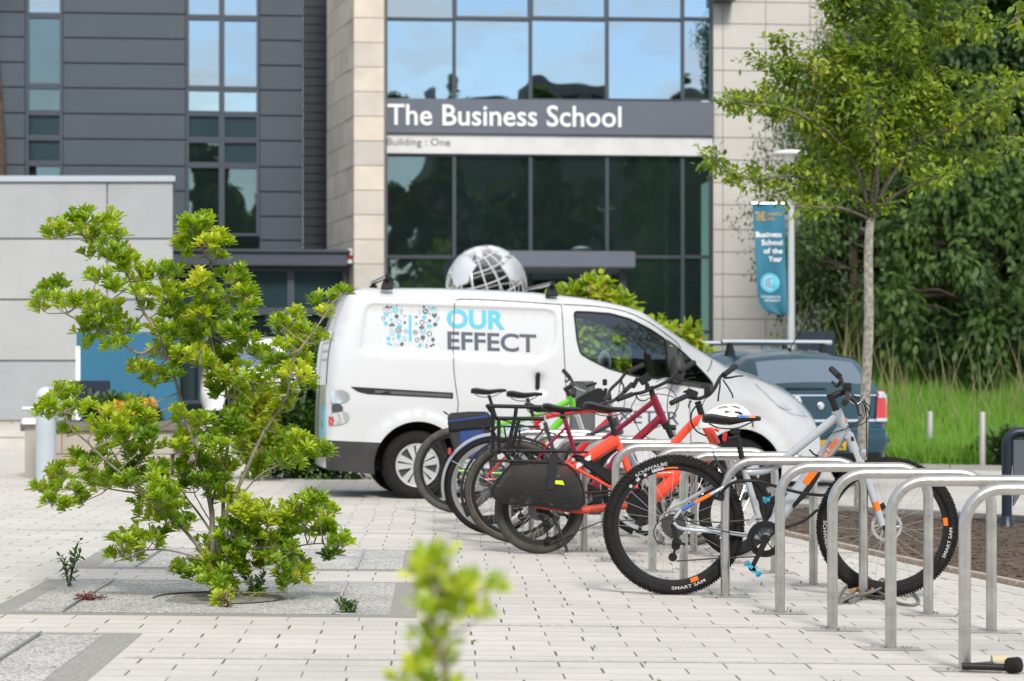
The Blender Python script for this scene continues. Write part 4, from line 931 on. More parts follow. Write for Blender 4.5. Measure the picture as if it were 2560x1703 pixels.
# ------------------------------------------------------------------ verge with long grass, background trees
mb=MB();n=18;vs=[];x0,x1=4.0,15.0
def vz(x,y): return gz(x,y)+.04+max(0,min(1,(y-33.2)/7))**1.2*1.25
for j in range(n+1):
    for i in range(n+1):
        x=3.4+11.6*i/n;y=32.3-.16*(x-3.4)+(14)*j/n;vs.append((x,y,vz(x,y)))
mb.add(vs,[(j*(n+1)+i,j*(n+1)+i+1,(j+1)*(n+1)+i+1,(j+1)*(n+1)+i) for j in range(n) for i in range(n)])
o=mb.build('verge',mat('verge_earth',(.06,.055,.03),.95,vs=2,va=.4),recalc=False);structure(o)
def blades(name,k,fn,hgt,wid,cols,lean=.3):
    pos=[];dr=[]
    for i in range(k):
        p=fn()
        if p is None:continue
        pos.append(p);dr.append((rng.normal()*lean,rng.normal()*lean*.7,1))
    pos=np.array(pos);h=hgt*rng.uniform(.45,1.2,len(pos));d=np.array(dr)
    return leafmesh(name,pos,d,np.tile([0,-1.,.2],(len(pos),1))+rand_dirs(len(pos))*.5,h,wid,leafmat(name+'_blade',cols,.3,.5,.2),None,([(0,.5),(.4,.42),(.75,.25),(1,0)],False),curl=.28)
def gpos():
    x=rng.uniform(4.0,11);y=32.7-.16*(x-3.4)+7.5*rng.random()**1.2
    if x<5.15 and y<36.5:return None
    return (x,y,vz(x,y)-.02)
o=blades('long_grass',42000,gpos,.42,.011,[(0,(.05,.14,.012)),(.6,(.13,.30,.02)),(.95,(.20,.36,.04)),(1,(.30,.36,.10))]);o['kind']='stuff'
def gpos2():
    x=rng.uniform(4.0,11);y=35+5*rng.random();return (x,y,vz(x,y)+.1)
o=blades('seeding_grass',450,gpos2,1.25,.012,[(0,(.13,.20,.04)),(1,(.33,.28,.15))],.22);o['kind']='stuff'
def gpos3():
    x=rng.uniform(7.4,9.3);y=rng.uniform(31.6,33.6);return (x,y,gz(x,y))
o=blobshrub('shrub','low dark leafy weed clump beside the right steel bollard','shrub',(P(2505,0,31.9).x,31.9,0),[PB(2470,1130,32.3,38,.3),PB(2520,1120,31.9,45),PB(2560,1135,31.9,40)],1500,.09,M['leaf_hedge'])
def bgtree(name,label,x,y,h,w,n,m,seed,base_z=0.6,ll=.064,low=.12,trunk=.13):
    root=thing(name,label,'tree',(x,y,base_z),'background trees' if y>0 else 'trees across the street')
    b=Vector((x,y,base_z));mb=MB();s=spline([b+Vector((0,0,-.5)),b+Vector((.1,0,h*.35)),b+Vector((-.05,.1,h*.7)),b+Vector((.05,0,h*.97))],5)
    mb.tube(s,[trunk*(1-.9*i/len(s))+.01 for i in range(len(s))],10);mb.build('trunk',M['bark_dark'],root)
    pos=[];dr=[];tn=[];lm=MB();nc=int(n/(110 if y>0 else 55))
    for c in range(nc):
        f=low+(1-low)*rng.random()**.85;prof=math.sin(min(1,(f-low)/(1-low)*1.15+.12)*math.pi)**.55 if f<.97 else .2
        a=rng.uniform(0,6.283);r=w*.5*prof*rng.random()**.4
        cc=np.array([x+r*math.cos(a),y+r*math.sin(a),base_z+h*f]);q=min(s,key=lambda z:abs(z.z-(cc[2]-.25*r)));lm.tube([q,q.lerp(Vector(cc),.55)+Vector((0,0,.1*r)),Vector(cc)],[.03,.018,.008],5,cap=False)
        k=110 if y>0 else 55;sz_=rng.uniform(.25,.5);v=rand_dirs(k)*np.array([sz_,sz_,sz_*1.15])*(rng.random((k,1))**.5);v[:,2]-=np.hypot(v[:,0],v[:,1])*.5
        tone=rng.normal(.45,.2);pos.append(cc+v);dr.append(v*1.2+rand_dirs(k)*.5+np.array([0,0,-.5]));tn.append(tone+rng.normal(size=k)*.16)
    pos=np.concatenate(pos);k=len(pos);leafmesh('crown',pos,np.concatenate(dr),np.tile([0,-.5,1.],(k,1))+rand_dirs(k)*.6,ll*rng.uniform(.6,1.2,k),ll*.52,m,root,T_CARD,tint=np.concatenate(tn))
    lm.build('limbs',M['bark_dark'],root,recalc=False);return root
bgtree('birch_tree','dense dark birch with drooping foliage beside the banner, partly over the cream wall',6.3,42.5,9,4.4,42000,M['leaf_dark'],1,.7)
bgtree('birch_tree','dark green birch standing behind the young tree trunk',8.4,41.5,11,4.6,52000,M['leaf_dark'],2,1.0,.16)
bgtree('birch_tree','dark green birch filling the right edge above the grass',10.6,40.5,10,4.8,52000,M['leaf_dark'],3,1.1,.16)
bgtree('birch_tree','slim leafy birch low against the cream wall behind the banner',5.75,41.2,6.2,2.9,17000,M['leaf_dark'],6,.4,.11,.05)
bgtree('oak_tree','darkest tree in the back row behind the birches',9.4,46.5,13,7,26000,M['leaf_dark'],4,1.0,.24)
bgtree('oak_tree','low dark tree crown just above the long grass at the right',7.6,38.6,4.4,3.8,16000,M['leaf_dark'],5,1.1,.15,.08)
# slim stems in the long grass
mb=None
for i,(px,D,h) in enumerate([(2312,37.0,2.2),(2325,36.6,1.6)]):
    pass
tr=thing('tree_trunk','leaning brown tree trunk rising behind the pale pavilion at the left edge','tree',(P(-14,0,49).x,49,0))
mb=MB();mb.tube(spline([(P(4,0,49).x,49,0),P(2,440,49),P(-2,300,49),P(-12,140,49),P(-30,-60,49),P(-40,-300,49)],5),[.13*(1-.02*i) for i in range(26)],12);mb.build('trunk',M['bark_dark'],tr)
d=rand_dirs(900);c=np.array(P(-130,-420,49));leafmesh('crown',c+d*np.array([1.6,1.5,1.0])*rng.random((900,1))**.4,d,rand_dirs(900),.2,.12,M['leaf_dark'],tr,T_CARD)
# the far side of the street, behind the viewer: what the panes mirror
lab=['tall tree across the street, mirrored in the panes, first of the line','broad tree across the street, mirrored in the panes','tree across the street mirrored in the panes, near the low hall','tall dark tree across the street, end of the line','bushy tree across the street, mirrored in the lobby panes','lower tree across the street, mirrored by the van','pale tree across the street, mirrored at the left','round tree across the street in front of the hall','slim tree across the street, left part of the line','tree across the street, right in front of the hall corner']
for i,(x,y,h,w) in enumerate([(4,-28,15.6,11),(13,-31,16.6,10),(24,-32,18.6,11),(-6,-29,15.2,12),(32,-30,21,10),(-16,-30,16,12),(-26,-30,17,12),(9,-34,15.8,9),(-1,-33,15.4,9),(18.5,-35,17.2,9)]):
    bgtree('street_tree',lab[i],x,y,h,w,9500,M['leaf_dark'],10+i,0,.52,.03,.3)
hl=thing('hall','long dark flat roofed hall across the street, mirrored in the panes','building',(12,-44,0))
mb=MB();mb.boxmm((20.5,-50,0),(36,-44,18.9));mb.boxmm((14,-49.5,0),(20.4,-45,18.0));mb.build('wall',mat('hall_wall',(.12,.115,.11),.8),hl)
mb=MB();
for k in range(10): mb.boxmm((21+k*1.5,-43.98,15.5),(22+k*1.5,-43.9,18))
mb.build('window_row',M['black'],hl)
# ------------------------------------------------------------------ weeds
def weed(name,label,x,y,h,n,m,leaf,spread):
    g=gz(x,y);root=thing(name,label,'weed',(x,y,g),'weeds in the gravel');mb=MB();pos=[];dr=[]
    for k in range(n):
        a=rng.uniform(0,6.28);tip=Vector((x+spread*math.cos(a)*rng.uniform(.2,1),y+spread*math.sin(a)*rng.uniform(.2,1),g+h*rng.uniform(.5,1)))
        s=spline([Vector((x,y,g-.01)),Vector((x,y,g)).lerp(tip,.5)+Vector((0,0,h*.1)),tip],5);mb.tube(s,.003,5)
        for q in s[2:]:
            for z in range(2):
                v=rand_dirs(1)[0];pos.append(np.array(q)+v*.006);dr.append(v+np.array([0,0,.35]))
    mb.build('stems',M['bark_dark'],root,recalc=False);k=len(pos);leafmesh('leaves',pos,dr,np.tile([0,0,1.],(k,1))+rand_dirs(k)*.5,leaf*rng.uniform(.5,1.2,k),leaf*.38,m,root,T_OVAL)
M['leaf_weed']=leafmat('weed_leaf',[(0,(.05,.115,.035)),(1,(.13,.22,.05))],.25)
M['leaf_red']=leafmat('red_weed_leaf',[(0,(.14,.03,.02)),(1,(.28,.09,.05))],.2)
M['leaf_straw']=leafmat('straw_leaf',[(0,(.28,.22,.10)),(1,(.4,.34,.16))],.2)
q=P(172,1485,12.95);weed('thistle','tall leafy thistle in the gravel at the left edge of the bed',q.x,12.95,.25,6,M['leaf_weed'],.042,.085)
q=P(215,1520,12.2);weed('red_weed','flat reddish creeping weed in the gravel left of the bush',q.x,12.2,.03,14,M['leaf_red'],.02,.12)
q=P(572,1535,11.9);weed('dry_weed','pale dried weed stalks right at the foot of the bush',q.x,11.9,.08,8,M['leaf_straw'],.022,.06)
q=P(868,1545,11.7);weed('dandelion','small grey green weed in the gravel near the bed corner',q.x,11.7,.07,6,M['leaf_weed'],.035,.05)
q=P(640,1500,12.5);weed('dock_weed','broad leaved weed right of the bush stem',q.x,12.5,.11,5,M['leaf_weed'],.05,.05)
# tufts and moss in the joints and in the soil: ground cover
pos=[];dr=[]
def tuft(x,y,k,s):
    for i in range(k):
        v=rand_dirs(1)[0];pos.append((x+rng.normal()*s,y+rng.normal()*s*.6,gz(x,y)+.004));dr.append((v[0]*.9,v[1]*.9,abs(v[2])*.8+.25))
for (x,y) in SP:
    for dx in(0,.735):
        for k in range(4):tuft(x+dx+rng.normal()*.07,y+rng.normal()*.05,rng.integers(2,7),.012)
for k in range(90):
    u=rng.uniform(-.2,4.5);v=rng.uniform(8.5,19);p=gp(round(u/.334*2)*.167,math.floor(v/.195)*.195+.1)
    tuft(p.x,p.y,rng.integers(3,8),.006)
for k in range(800):
    x=rng.uniform(1.9,5.6);y=rng.uniform(12.3,21)
    if inpoly((x,y),BQ):tuft(x,y,rng.integers(6,16),.04)
pos=np.array(pos);k=len(pos);o=leafmesh('joint_weeds',pos,dr,np.tile([0,0,1.],(k,1))+rand_dirs(k)*.4,rng.uniform(.008,.026,k),rng.uniform(.004,.008,k),leafmat('moss_leaf',[(0,(.045,.08,.02)),(.7,(.10,.19,.03)),(1,(.19,.13,.07))],.25),None,T_OVAL);o['kind']='stuff'
# ------------------------------------------------------------------ vehicles
def paint(name,c,rough=.22,inner=(.035,.035,.037),ct=.8):
    m,t,b=nt(name);ge=N(t,'ShaderNodeNewGeometry');mx=N(t,'ShaderNodeMix',data_type='RGBA');mx.inputs[6].default_value=(*c,1);mx.inputs[7].default_value=(*inner,1)
    L(t,ge.outputs['Backfacing'],mx.inputs[0]);L(t,mx.outputs[2],b.inputs['Base Color']);b.inputs['Roughness'].default_value=rough+.15;b.inputs['Coat Weight'].default_value=.8;b.inputs['Coat Roughness'].default_value=.06
    m2=N(t,'ShaderNodeMath',operation='SUBTRACT');m2.inputs[0].default_value=ct;L(t,ge.outputs['Backfacing'],m2.inputs[1]);m2.use_clamp=True;L(t,m2.outputs[0],b.inputs['Coat Weight'])
    return m
M['van_white']=paint('white_paint',(.54,.55,.565))
M['car_green']=paint('teal_green_paint',(.002,.044,.068),.08,ct=.35)
M['car_white']=paint('white_car_paint',(.72,.74,.76))
M['sill']=mat('charcoal_sill_plastic',(.030,.029,.030),.55,vs=5,va=.25)
M['carglass']=glassmat('side_glass',(.84,.92,.88),(.9,.95,1.),.05)
M['rearglass']=glassmat('rear_glass',(.10,.16,.18),(.62,.80,1.0),.36)
M['darkglass']=glassmat('privacy_glass',(.05,.06,.06),(.9,.95,1.),.10)
M['interior']=mat('cab_trim',(.03,.03,.032),.8)
M['gap']=mat('panel_gap',(.05,.055,.06),.8)
M['lamp_clear']=mat('clear_lens',(.62,.64,.66),.08,.55,coat=1)
M['aqua']=mat('aqua_vinyl',(.07,.43,.55),.4)
M['slate']=mat('slate_vinyl',(.055,.075,.105),.4)
M['wheel_silver']=mat('wheel_silver',(.62,.63,.64),.35,.6)
class Shell:
    """car body: side surface from a 2-D outline with rounded edges, mirrored, closed by a strip over the top"""
    def __init__(s,O,yaw,W,outline,rfun,wfun=None):
        s.O=Vector(O);s.f=Vector((math.cos(yaw),math.sin(yaw),0));s.a=Vector((-math.sin(yaw),math.cos(yaw),0));s.W=W
        s.sil=outline;s.rfun=rfun;s.wfun=wfun or (lambda u,z:0)
    def w(s,u,z):
        # inset of the side surface at (u,z)
        best=1e9;bi=0;sil=s.sil
        for i in range(len(sil)-1):
            ax,ay=sil[i];bx,by=sil[i+1];dx,dy=bx-ax,by-ay;l=dx*dx+dy*dy
            t=max(0,min(1,((u-ax)*dx+(z-ay)*dy)/(l+1e-12)));d=(u-ax-t*dx)**2+(z-ay-t*dy)**2
            if d<best:best=d;bi=i+t
        d=math.sqrt(best);r=s.rfun(bi/(len(sil)-1))
        e=0 if d>=r else r-math.sqrt(max(0,r*r-(r-d)**2))
        return e+s.wfun(u,z)
    def pt(s,u,w,z): return s.O+s.f*u+s.a*w+Vector((0,0,z))
    def near(s,u,z,out=0.0): return s.pt(u,s.w(u,z)-out,z)
    def far(s,u,z,out=0.0): return s.pt(u,s.W-s.w(u,z)+out,z)
def cdt(outer,holes,cons,step,skip=.012):
    pts=[];edges=[]
    def loop(q,closed=True):
        o=len(pts);pts.extend([Vector((p[0],p[1])) for p in q]);n=len(q)
        edges.extend([(o+i,o+(i+1)%n) for i in range(n if closed else n-1)])
    loop(outer)
    for h in holes:loop(h)
    for c in cons:loop(c[0],c[1])
    bord=[(outer,True)]+[(h,True) for h in holes]+list(cons)
    x0=min(p[0] for p in outer);x1=max(p[0] for p in outer);y0=min(p[1] for p in outer);y1=max(p[1] for p in outer)
    allp=np.array([(p.x,p.y) for p in pts])
    x=x0+step/2;k=0
    while x<x1:
        y=y0+step/2+(k%2)*step*.37
        while y<y1:
            if inpoly((x,y),outer) and not any(inpoly((x,y),h) for h in holes):
                if np.min((allp[:,0]-x)**2+(allp[:,1]-y)**2)>(step*.45)**2:pts.append(Vector((x,y)))
            y+=step
        x+=step;k+=1
    r=geometry.delaunay_2d_cdt(pts,edges,[],0,1e-6);V=r[0];fs=[]
    for f in r[2]:
        c=sum((V[i] for i in f),Vector((0,0)))/len(f)
        if inpoly(c,outer) and not any(inpoly(c,h) for h in holes):fs.append((tuple(f),c))
    return V,fs
def wheel_car(parent,C,ax,r,wd,name='wheel',style=5,rimr=.205):
    # C centre of outer face, ax unit axis pointing outwards
    z=Vector(ax).normalized();x=z.orthogonal().normalized();y=z.cross(x);Mx=Matrix((x,y,z)).transposed().to_4x4();Mx.translation=Vector(C)
    mb=MB();mb.lathe([(rimr*.97,-.012),(rimr+.02,.004),(r-.055,.008),(r-.02,-.008),(r,-.035),(r,-wd+.035),(r-.02,-wd),(rimr,-wd)],Mx,48)
    mb2=MB();mb2.lathe([(0,-.035),(rimr*.98,-.035),(rimr*.99,-.012)],Mx,36)
    wroot=mb.build(name,M['rubber'],parent,smooth=50)
    mb2.build('wheel_disc',M['steel_dark'],wroot)
    hb=MB();hb.lathe([(rimr*.86,-.02),(rimr*.90,.002),(rimr*.98,.004),(rimr*.99,-.015)],Mx,48);hb.lathe([(0,.012),(.03,.012),(.045,.0),(.045,-.02)],Mx,24)
    for k in range(5):
        a=2*math.pi*k/5+.3
        def q(rr,da,h):return Mx@Vector((rr*math.cos(a+da),rr*math.sin(a+da),h))
        for sgn in(-1,1):
            f=[q(.03,sgn*.02,.008),q(.03,sgn*.9,.008),q(rimr*.9,sgn*.40,.0),q(rimr*.9,sgn*.06,.0)];bk=[v-z*.02 for v in f]
            hb.prism(f,bk)
    hb.build('hub_cap',M['wheel_silver'],wroot);return wroot
# ------------------------------------------------------------------ the van
YAW=R(8.5);VX=(1045-CX)/F*22.2;VD=22.2
def VU(px,py):
    a=(px-CX)/F;t_=math.tan(YAW);D=(VD-VX*t_)/(1-a*t_);X=a*D;return ((X-VX)/math.cos(YAW),HC-(py-HY)/F*D)
def VP(pts): return [VU(*p) for p in pts]
sil=spline([Vector((*p,0)) for p in VP([(x+max(0,x-1660)/390*31,y) for x,y in [(817,1172),(816,1100),(820,985),(825,900),(833,850),(853,785),(872,742),(890,727),(915,722),(1000,721.5),(1130,722),(1303,729),(1412,738),(1520,753),(1607,775),(1660,806),(1700,836),(1760,879),(1805,909),(1850,931),(1910,953),(1955,974),(1987,996),(2014,1020),(2032,1046),(2041,1070),(2047,1100),(2052,1140),(2055,1180),(2048,1205)]])],4)
sil=[(p.x,p.y) for p in sil]
def vr(t):
    # rounding radius along the silhouette: rear corner, roof rail, bonnet, nose
    for (a,b,ra,rb) in((0,.22,.10,.10),(.22,.30,.10,.13),(.30,.5,.13,.15),(.5,.62,.15,.17),(.62,.8,.2,.42),(.8,1.01,.42,.36)):
        if t<=b:return ra+(rb-ra)*(t-a)/(b-a)
    return .3
panel=[Vector(p) for p in VP([(918,758),(1374,773),(1393,783),(1394,855),(1362,902),(905,878),(900,872)])]
panel=[(p.x,p.y) for p in roundpoly(panel,[.10,.06,.05,.10,.12,.03,.05])]
hrec=roundpoly(VP([(1330,933),(1368,935),(1366,985),(1330,984)]),.055);hrec=[(p.x,p.y) for p in hrec]
rwc=VU(1045,1164);fwc=VU(1850,1180);RW=.322
def lerp01(a,b,x): t=max(0,min(1,(x-a)/(b-a)));return t*t*(3-2*t)
def vw(u,z):
    e=0
    if z>.95:e+=(z-.95)*.075+(z-.95)**2*.05
    else:e+=(.95-z)**2*.07
    p=(u,z);d=pdist(p,panel);i=inpoly(p,panel)
    e+=.015*lerp01(-.012,.022,d if i else -d)
    if abs(u-hrec[0][0])<.4:
        d=pdist(p,hrec);i=inpoly(p,hrec);e+=.035*lerp01(-.005,.05,d if i else -d)
    for c in(rwc,fwc):
        d=math.hypot(u-c[0],z-c[1]);e-=.022*(1-lerp01(.44,.52,d))*(z>.2)
    if u<.2 and z>.95: e+=.0
    return e
van=Shell((VX,VD,0),YAW,1.72,sil,vr,vw)
vroot=thing('van','white panel van with aqua and grey lettering parked behind the bikes','van',(VX+1.2,VD+.9,gz(0,22.6)))
# side outline: silhouette + bottom with wheel arches
bot=[];
def archpts(c,r,zb):
    a0=math.asin(max(-1,min(1,(zb-c[1])/r)));return [(c[0]+r*math.cos(a),c[1]+r*math.sin(a)) for a in[a0+(math.pi-2*a0)*k/28 for k in range(29)]]
zb_r=VU(850,1175)[1];zb_m=VU(1300,1190)[1];zb_f=VU(2000,1207)[1]
ra,fa=.405,.405
bottom=[(sil[-1][0]-.05,zb_f)]+[p for p in archpts(fwc,fa,zb_f+.02)]+[(fwc[0]-fa-.06,zb_m),(rwc[0]+ra+.06,zb_m)]+[p for p in archpts(rwc,ra,zb_m+.02)]+[(sil[0][0]+.02,zb_r)]
bottom=[(float(a),float(b)) for a,b in bottom]
outline=sil+resample([Vector((p[0],p[1])) for p in bottom],.07,False)
outline=[(p[0],p[1]) for p in outline]
win=[(p.x,p.y) for p in roundpoly(VP([(1440,778),(1470,779),(1530,783),(1580,797),(1630,823),(1667,848),(1673,945),(1646,947),(1590,941),(1520,920),(1478,899),(1454,884),(1446,850)]),.03,4)]
quart=[(p.x,p.y) for p in roundpoly(VP([(1697,868),(1735,905),(1772,945),(1784,962),(1712,953),(1704,930)]),.02,4)]
wins=[resample([Vector(p) for p in win],.06),resample([Vector(p) for p in quart],.06)];wins=[[(p.x,p.y) for p in w] for w in wins]
def off(poly,d):
    c=sum((Vector(p) for p in poly),Vector((0,0)))/len(poly);out=[]
    n=len(poly)
    for i in range(n):
        a=Vector(poly[i-1]);b=Vector(poly[(i+1)%n]);t=(b-a).normalized();nn=Vector((t.y,-t.x));p=Vector(poly[i])
        q=p+nn*d;q2=p-nn*d
        out.append(tuple(q) if ((q-c).length<(q2-c).length)==(d>0) else tuple(q2))
    return out
def rs(poly,st=.035): return [(p.x,p.y) for p in resample([Vector(p) for p in poly],st)]
sill_line=[VU(x,y) for x,y in((800,1099),(950,1106))]
cons=[(rs(off(panel,q),.025),True) for q in(-.013,-.004,.005,.014,.023)]+[(rs(hrec,.03),True),(rs(off(hrec,.045),.03),True)]
for c in(rwc,fwc):
    for q in(.445,.52): cons.append(([(c[0]+q*math.cos(a),c[1]+q*math.sin(a)) for a in[R(5)+R(170)*k/40 for k in range(41)]],False))
sl=[(sil[0][0]+.0,VU(816,1101)[1]),(rwc[0]-.34,VU(945,1107)[1])]
# constraint points outside the outline are dropped
cons=[([p for p in c if inpoly(p,outline) and not any(inpoly(p,w) for w in wins)],False) for c,cl in cons]
cons=[c for c in cons if len(c[0])>3]
cons.append(([(p.x,p.y) for p in resample([Vector(sl[0])+Vector((.01,0)),Vector(sl[1])],.05,False)],False))
cons.append(([(p.x,p.y) for p in resample([Vector((rwc[0]+.395,zb_m+.07)),Vector((fwc[0]-.395,zb_m+.07))],.05,False)],False))
Vv,fs=cdt(outline,wins,cons,.055)
zsill=lambda u:sl[0][1]+(u-sl[0][0])*(sl[1][1]-sl[0][1])/(sl[1][0]-sl[0][0])
wv=[van.w(p.x,p.y) for p in Vv]
body=MB();sill=MB()
nearp=[van.pt(p.x,w,p.y) for p,w in zip(Vv,wv)];farp=[van.pt(p.x,van.W-w,p.y) for p,w in zip(Vv,wv)]
bodyf=[f for f,c in fs if not(c.y<zsill(c.x) and c.x<rwc[0]-.2) and not(c.y<zb_m+.07 and rwc[0]<c.x<fwc[0])]
sillf=[f for f,c in fs if (c.y<zsill(c.x) and c.x<rwc[0]-.2) or (c.y<zb_m+.07 and rwc[0]<c.x<fwc[0])]
for mb_,ff in((body,bodyf),(sill,sillf)):
    mb_.add(nearp,ff);mb_.add(farp,[f[::-1] for f in ff])
ns=len(sil);wsil=[van.w(*p) for p in sil]
NA=12;strip_pts=[]
for i,(u,z) in enumerate(sil):
    t=i/(ns-1);row=[]
    for k in range(NA+1):
        f=k/NA;w=wsil[i]+(van.W-2*wsil[i])*f;cr=4*f*(1-f)
        bz=.035*cr if .25<t<.62 else .02*cr if t<=.25 else .06*cr
        # bow outwards along the silhouette normal
        a=Vector(sil[max(0,i-1)]);b=Vector(sil[min(ns-1,i+1)]);tn=(b-a).normalized();nn=Vector((-tn.y,tn.x))
        row.append(van.pt(u+nn.x*bz,w,z+nn.y*bz))
    strip_pts.append(row)
def strip(i0,i1,k0=0,k1=NA):
    vs=[strip_pts[i][k] for i in range(i0,i1+1) for k in range(k0,k1+1)];n=k1-k0+1
    return vs,[(j*n+k,j*n+k+1,(j+1)*n+k+1,(j+1)*n+k) for j in range(i1-i0) for k in range(k1-k0)]
def sidx(px): 
    u=VU(px,900)[0];return min(range(20,ns),key=lambda i:abs(sil[i][0]-u))
i_ws0,i_ws1=sidx(1545),sidx(1775)
v,f=strip(0,i_ws0);body.add(v,f);v,f=strip(i_ws1,ns-1);body.add(v,f)
for (k0,k1) in((0,1),(NA-1,NA)):
    v,f=strip(i_ws0,i_ws1,k0,k1);body.add(v,f)
def vbuild(mb,name,m,parent,smooth=45,fix=True):
    o=mb.build(name,m,parent,smooth=smooth,doubles=True)
    if fix:
        me=o.data;up=[p for p in me.polygons if p.center.z+ORG[parent].z>1.7 and p.center.z==p.center.z]
        s=sum(p.normal.z*p.area for p in up)
        if s<0:
            me.flip_normals()
    return o
vb=vbuild(body,'body',M['van_white'],vroot,50)
o=sill.build('sill_trim',M['sill'],vroot,doubles=True)
mb=MB();v,f=strip(i_ws0,i_ws1,1,NA-1);mb.add(v,f);mb.build('windscreen',M['carglass'],vroot,doubles=True)
# underside, arch liners, cab furniture
mb=MB();mb.boxmm((0,0,0),(0,0,0));mb=MB()
def vbox(mb,u0,w0,z0,u1,w1,z1):
    c=[van.pt(u,w,z) for u in(u0,u1) for w in(w0,w1) for z in(z0,z1)]
    mb.add(c,[(0,1,3,2),(4,6,7,5),(0,4,5,1),(2,3,7,6),(0,2,6,4),(1,5,7,3)])
vbox(mb,rwc[0]+.5,.12,zb_m+.02,fwc[0]-.5,1.6,zb_m+.09);vbox(mb,sil[0][0]+.08,.14,zb_r+.01,rwc[0]-.42,1.58,zb_r+.08);vbox(mb,fwc[0]+.42,.2,zb_f+.03,sil[-1][0]-.12,1.5,zb_f+.08)
mb.build('underbody',M['black'],vroot)
for c in(rwc,fwc):
    for w0,w1 in((.06,.42),(1.30,1.66)):
        mb=MB()
        p=[(c[0]+.40*math.cos(a),c[1]+.40*math.sin(a)) for a in[R(-8)+R(196)*k/24 for k in range(25)]]
        vs=[van.pt(u,w,z) for u,z in p for w in(w0,w1)];mb.add(vs,[(2*i,2*i+1,2*i+3,2*i+2) for i in range(24)])
        inn=w1 if w0<.5 else w0;mb.add([van.pt(u,inn,z) for u,z in p],[tuple(range(25))])
        mb.build('arch_liner',M['black'],vroot)
mb=MB();ub=VU(1415,900)[0];zt_=VU(1415,740)[1]-.06;vbox(mb,ub,.18,zb_m+.1,ub+.03,1.54,zt_);mb.build('bulkhead',M['interior'],vroot)
mb=MB();ud=VU(1745,940)[0];mb.prism([van.pt(ud-.42,.12,.55),van.pt(ud-.42,.12,.93),van.pt(ud-.2,.12,1.02),van.pt(ud+.35,.16,.96),van.pt(ud+.35,.16,.5)],[van.pt(ud-.42,1.6,.55),van.pt(ud-.42,1.6,.93),van.pt(ud-.2,1.6,1.02),van.pt(ud+.35,1.56,.96),van.pt(ud+.35,1.56,.5)]);mb.build('dashboard',M['interior'],vroot,bevel=.03)
for w0 in(.28,1.02):
    mb=MB();us=ub+.12;mb.prism([van.pt(us,w0,.5),van.pt(us-.02,w0,1.12),van.pt(us+.1,w0,1.13),van.pt(us+.18,w0,.66),van.pt(us+.6,w0,.64),van.pt(us+.6,w0,.5)],[van.pt(us,w0+.44,.5),van.pt(us-.02,w0+.44,1.12),van.pt(us+.1,w0+.44,1.13),van.pt(us+.18,w0+.44,.66),van.pt(us+.6,w0+.44,.64),van.pt(us+.6,w0+.44,.5)]);st=mb.build('seat',M['interior'],vroot,bevel=.04)
    mb=MB();mb.box(van.pt(us+.05,w0+.22,1.24),(.09,.26,.2),Matrix.Rotation(YAW,3,'Z'));mb.build('headrest',M['interior'],st,bevel=.03)
sw=van.pt(ud-.5,.50,1.0);n_=(van.f*-.82+Vector((0,0,.57))).normalized();x_=van.a;y_=n_.cross(x_);mb=MB()
mb.tube([sw+x_*.19*math.cos(a)+y_*.19*math.sin(a) for a in[2*math.pi*k/28 for k in range(28)]],.016,8,closed=True);mb.tube([sw-x_*.18,sw,sw+x_*.18],.015,6);mb.tube([sw,sw-n_*.25],.03,8);mb.build('steering_wheel',M['interior'],vroot)
# panes and black surrounds
def sidepane(poly,m,name,out,sides=(0,1),parent=None,step=.09):
    Vp,f2=cdt(poly,[],[],step);ws=[van.w(p.x,p.y) for p in Vp];mb=MB()
    if 0 in sides:mb.add([van.pt(p.x,w-out,p.y) for p,w in zip(Vp,ws)],[f for f,c in f2])
    if 1 in sides:mb.add([van.pt(p.x,van.W-w+out,p.y) for p,w in zip(Vp,ws)],[f[::-1] for f,c in f2])
    return mb.build(name,m,parent or vroot,recalc=False,smooth=60)
for sd_ in(0,1): sidepane(wins[0],M['carglass'],'door_window',-.006,(sd_,))
for sd_ in(0,1): sidepane(wins[1],M['darkglass'],'quarter_window',-.004,(sd_,))
for poly in(wins[0],wins[1]):
    for fn in(van.near,van.far):
        mb=MB();mb.tube([fn(u,z,.002) for u,z in poly],.009,6,closed=True);mb.build('window_seal',M['black'],vroot)
pil=rs([(p.x,p.y) for p in roundpoly(VP([(1669,846),(1698,866),(1713,954),(1786,964),(1784,975),(1660,958),(1675,946)]),.008,2)],.05)
sidepane(pil,M['sill'],'pillar_trim',.004)
# panel gaps
def line(pts,r=.0045,n=6,out=.0005,far=True):
    mb_=MB();q=[Vector((*VU(*p),0)) for p in pts];q=spline(q,n)
    q=[v for v in resample(q,.04,False)]
    mb_.tube([van.near(v.x,v.y,out) for v in q],r,5)
    return mb_
gm=MB()
for pts in([(1146,1010),(1138,950),(1135,905),(1136,850),(1139,790),(1141,757),(1150,748),(1165,747)],[(1165,747),(1250,750),(1400,760)],[(1400,760),(1408,762),(1410,790),(1413,900),(1417,1000),(1419,1100),(1421,1180)],[(1413,760),(1500,765),(1570,778),(1630,806),(1690,850),(1706,870)],[(1722,955),(1724,1010),(1727,1090),(1728,1120)],[(1146,1010),(1140,1060),(1139,1110),(1141,1180)],[(1770,930),(1781,912),(1786,900)]):
    q=line(pts);o0=len(gm.v);gm.v+=q.v;gm.f+=[tuple(i+o0 for i in f) for f in q.f]
gm.build('panel_gaps',M['gap'],vroot,recalc=False)
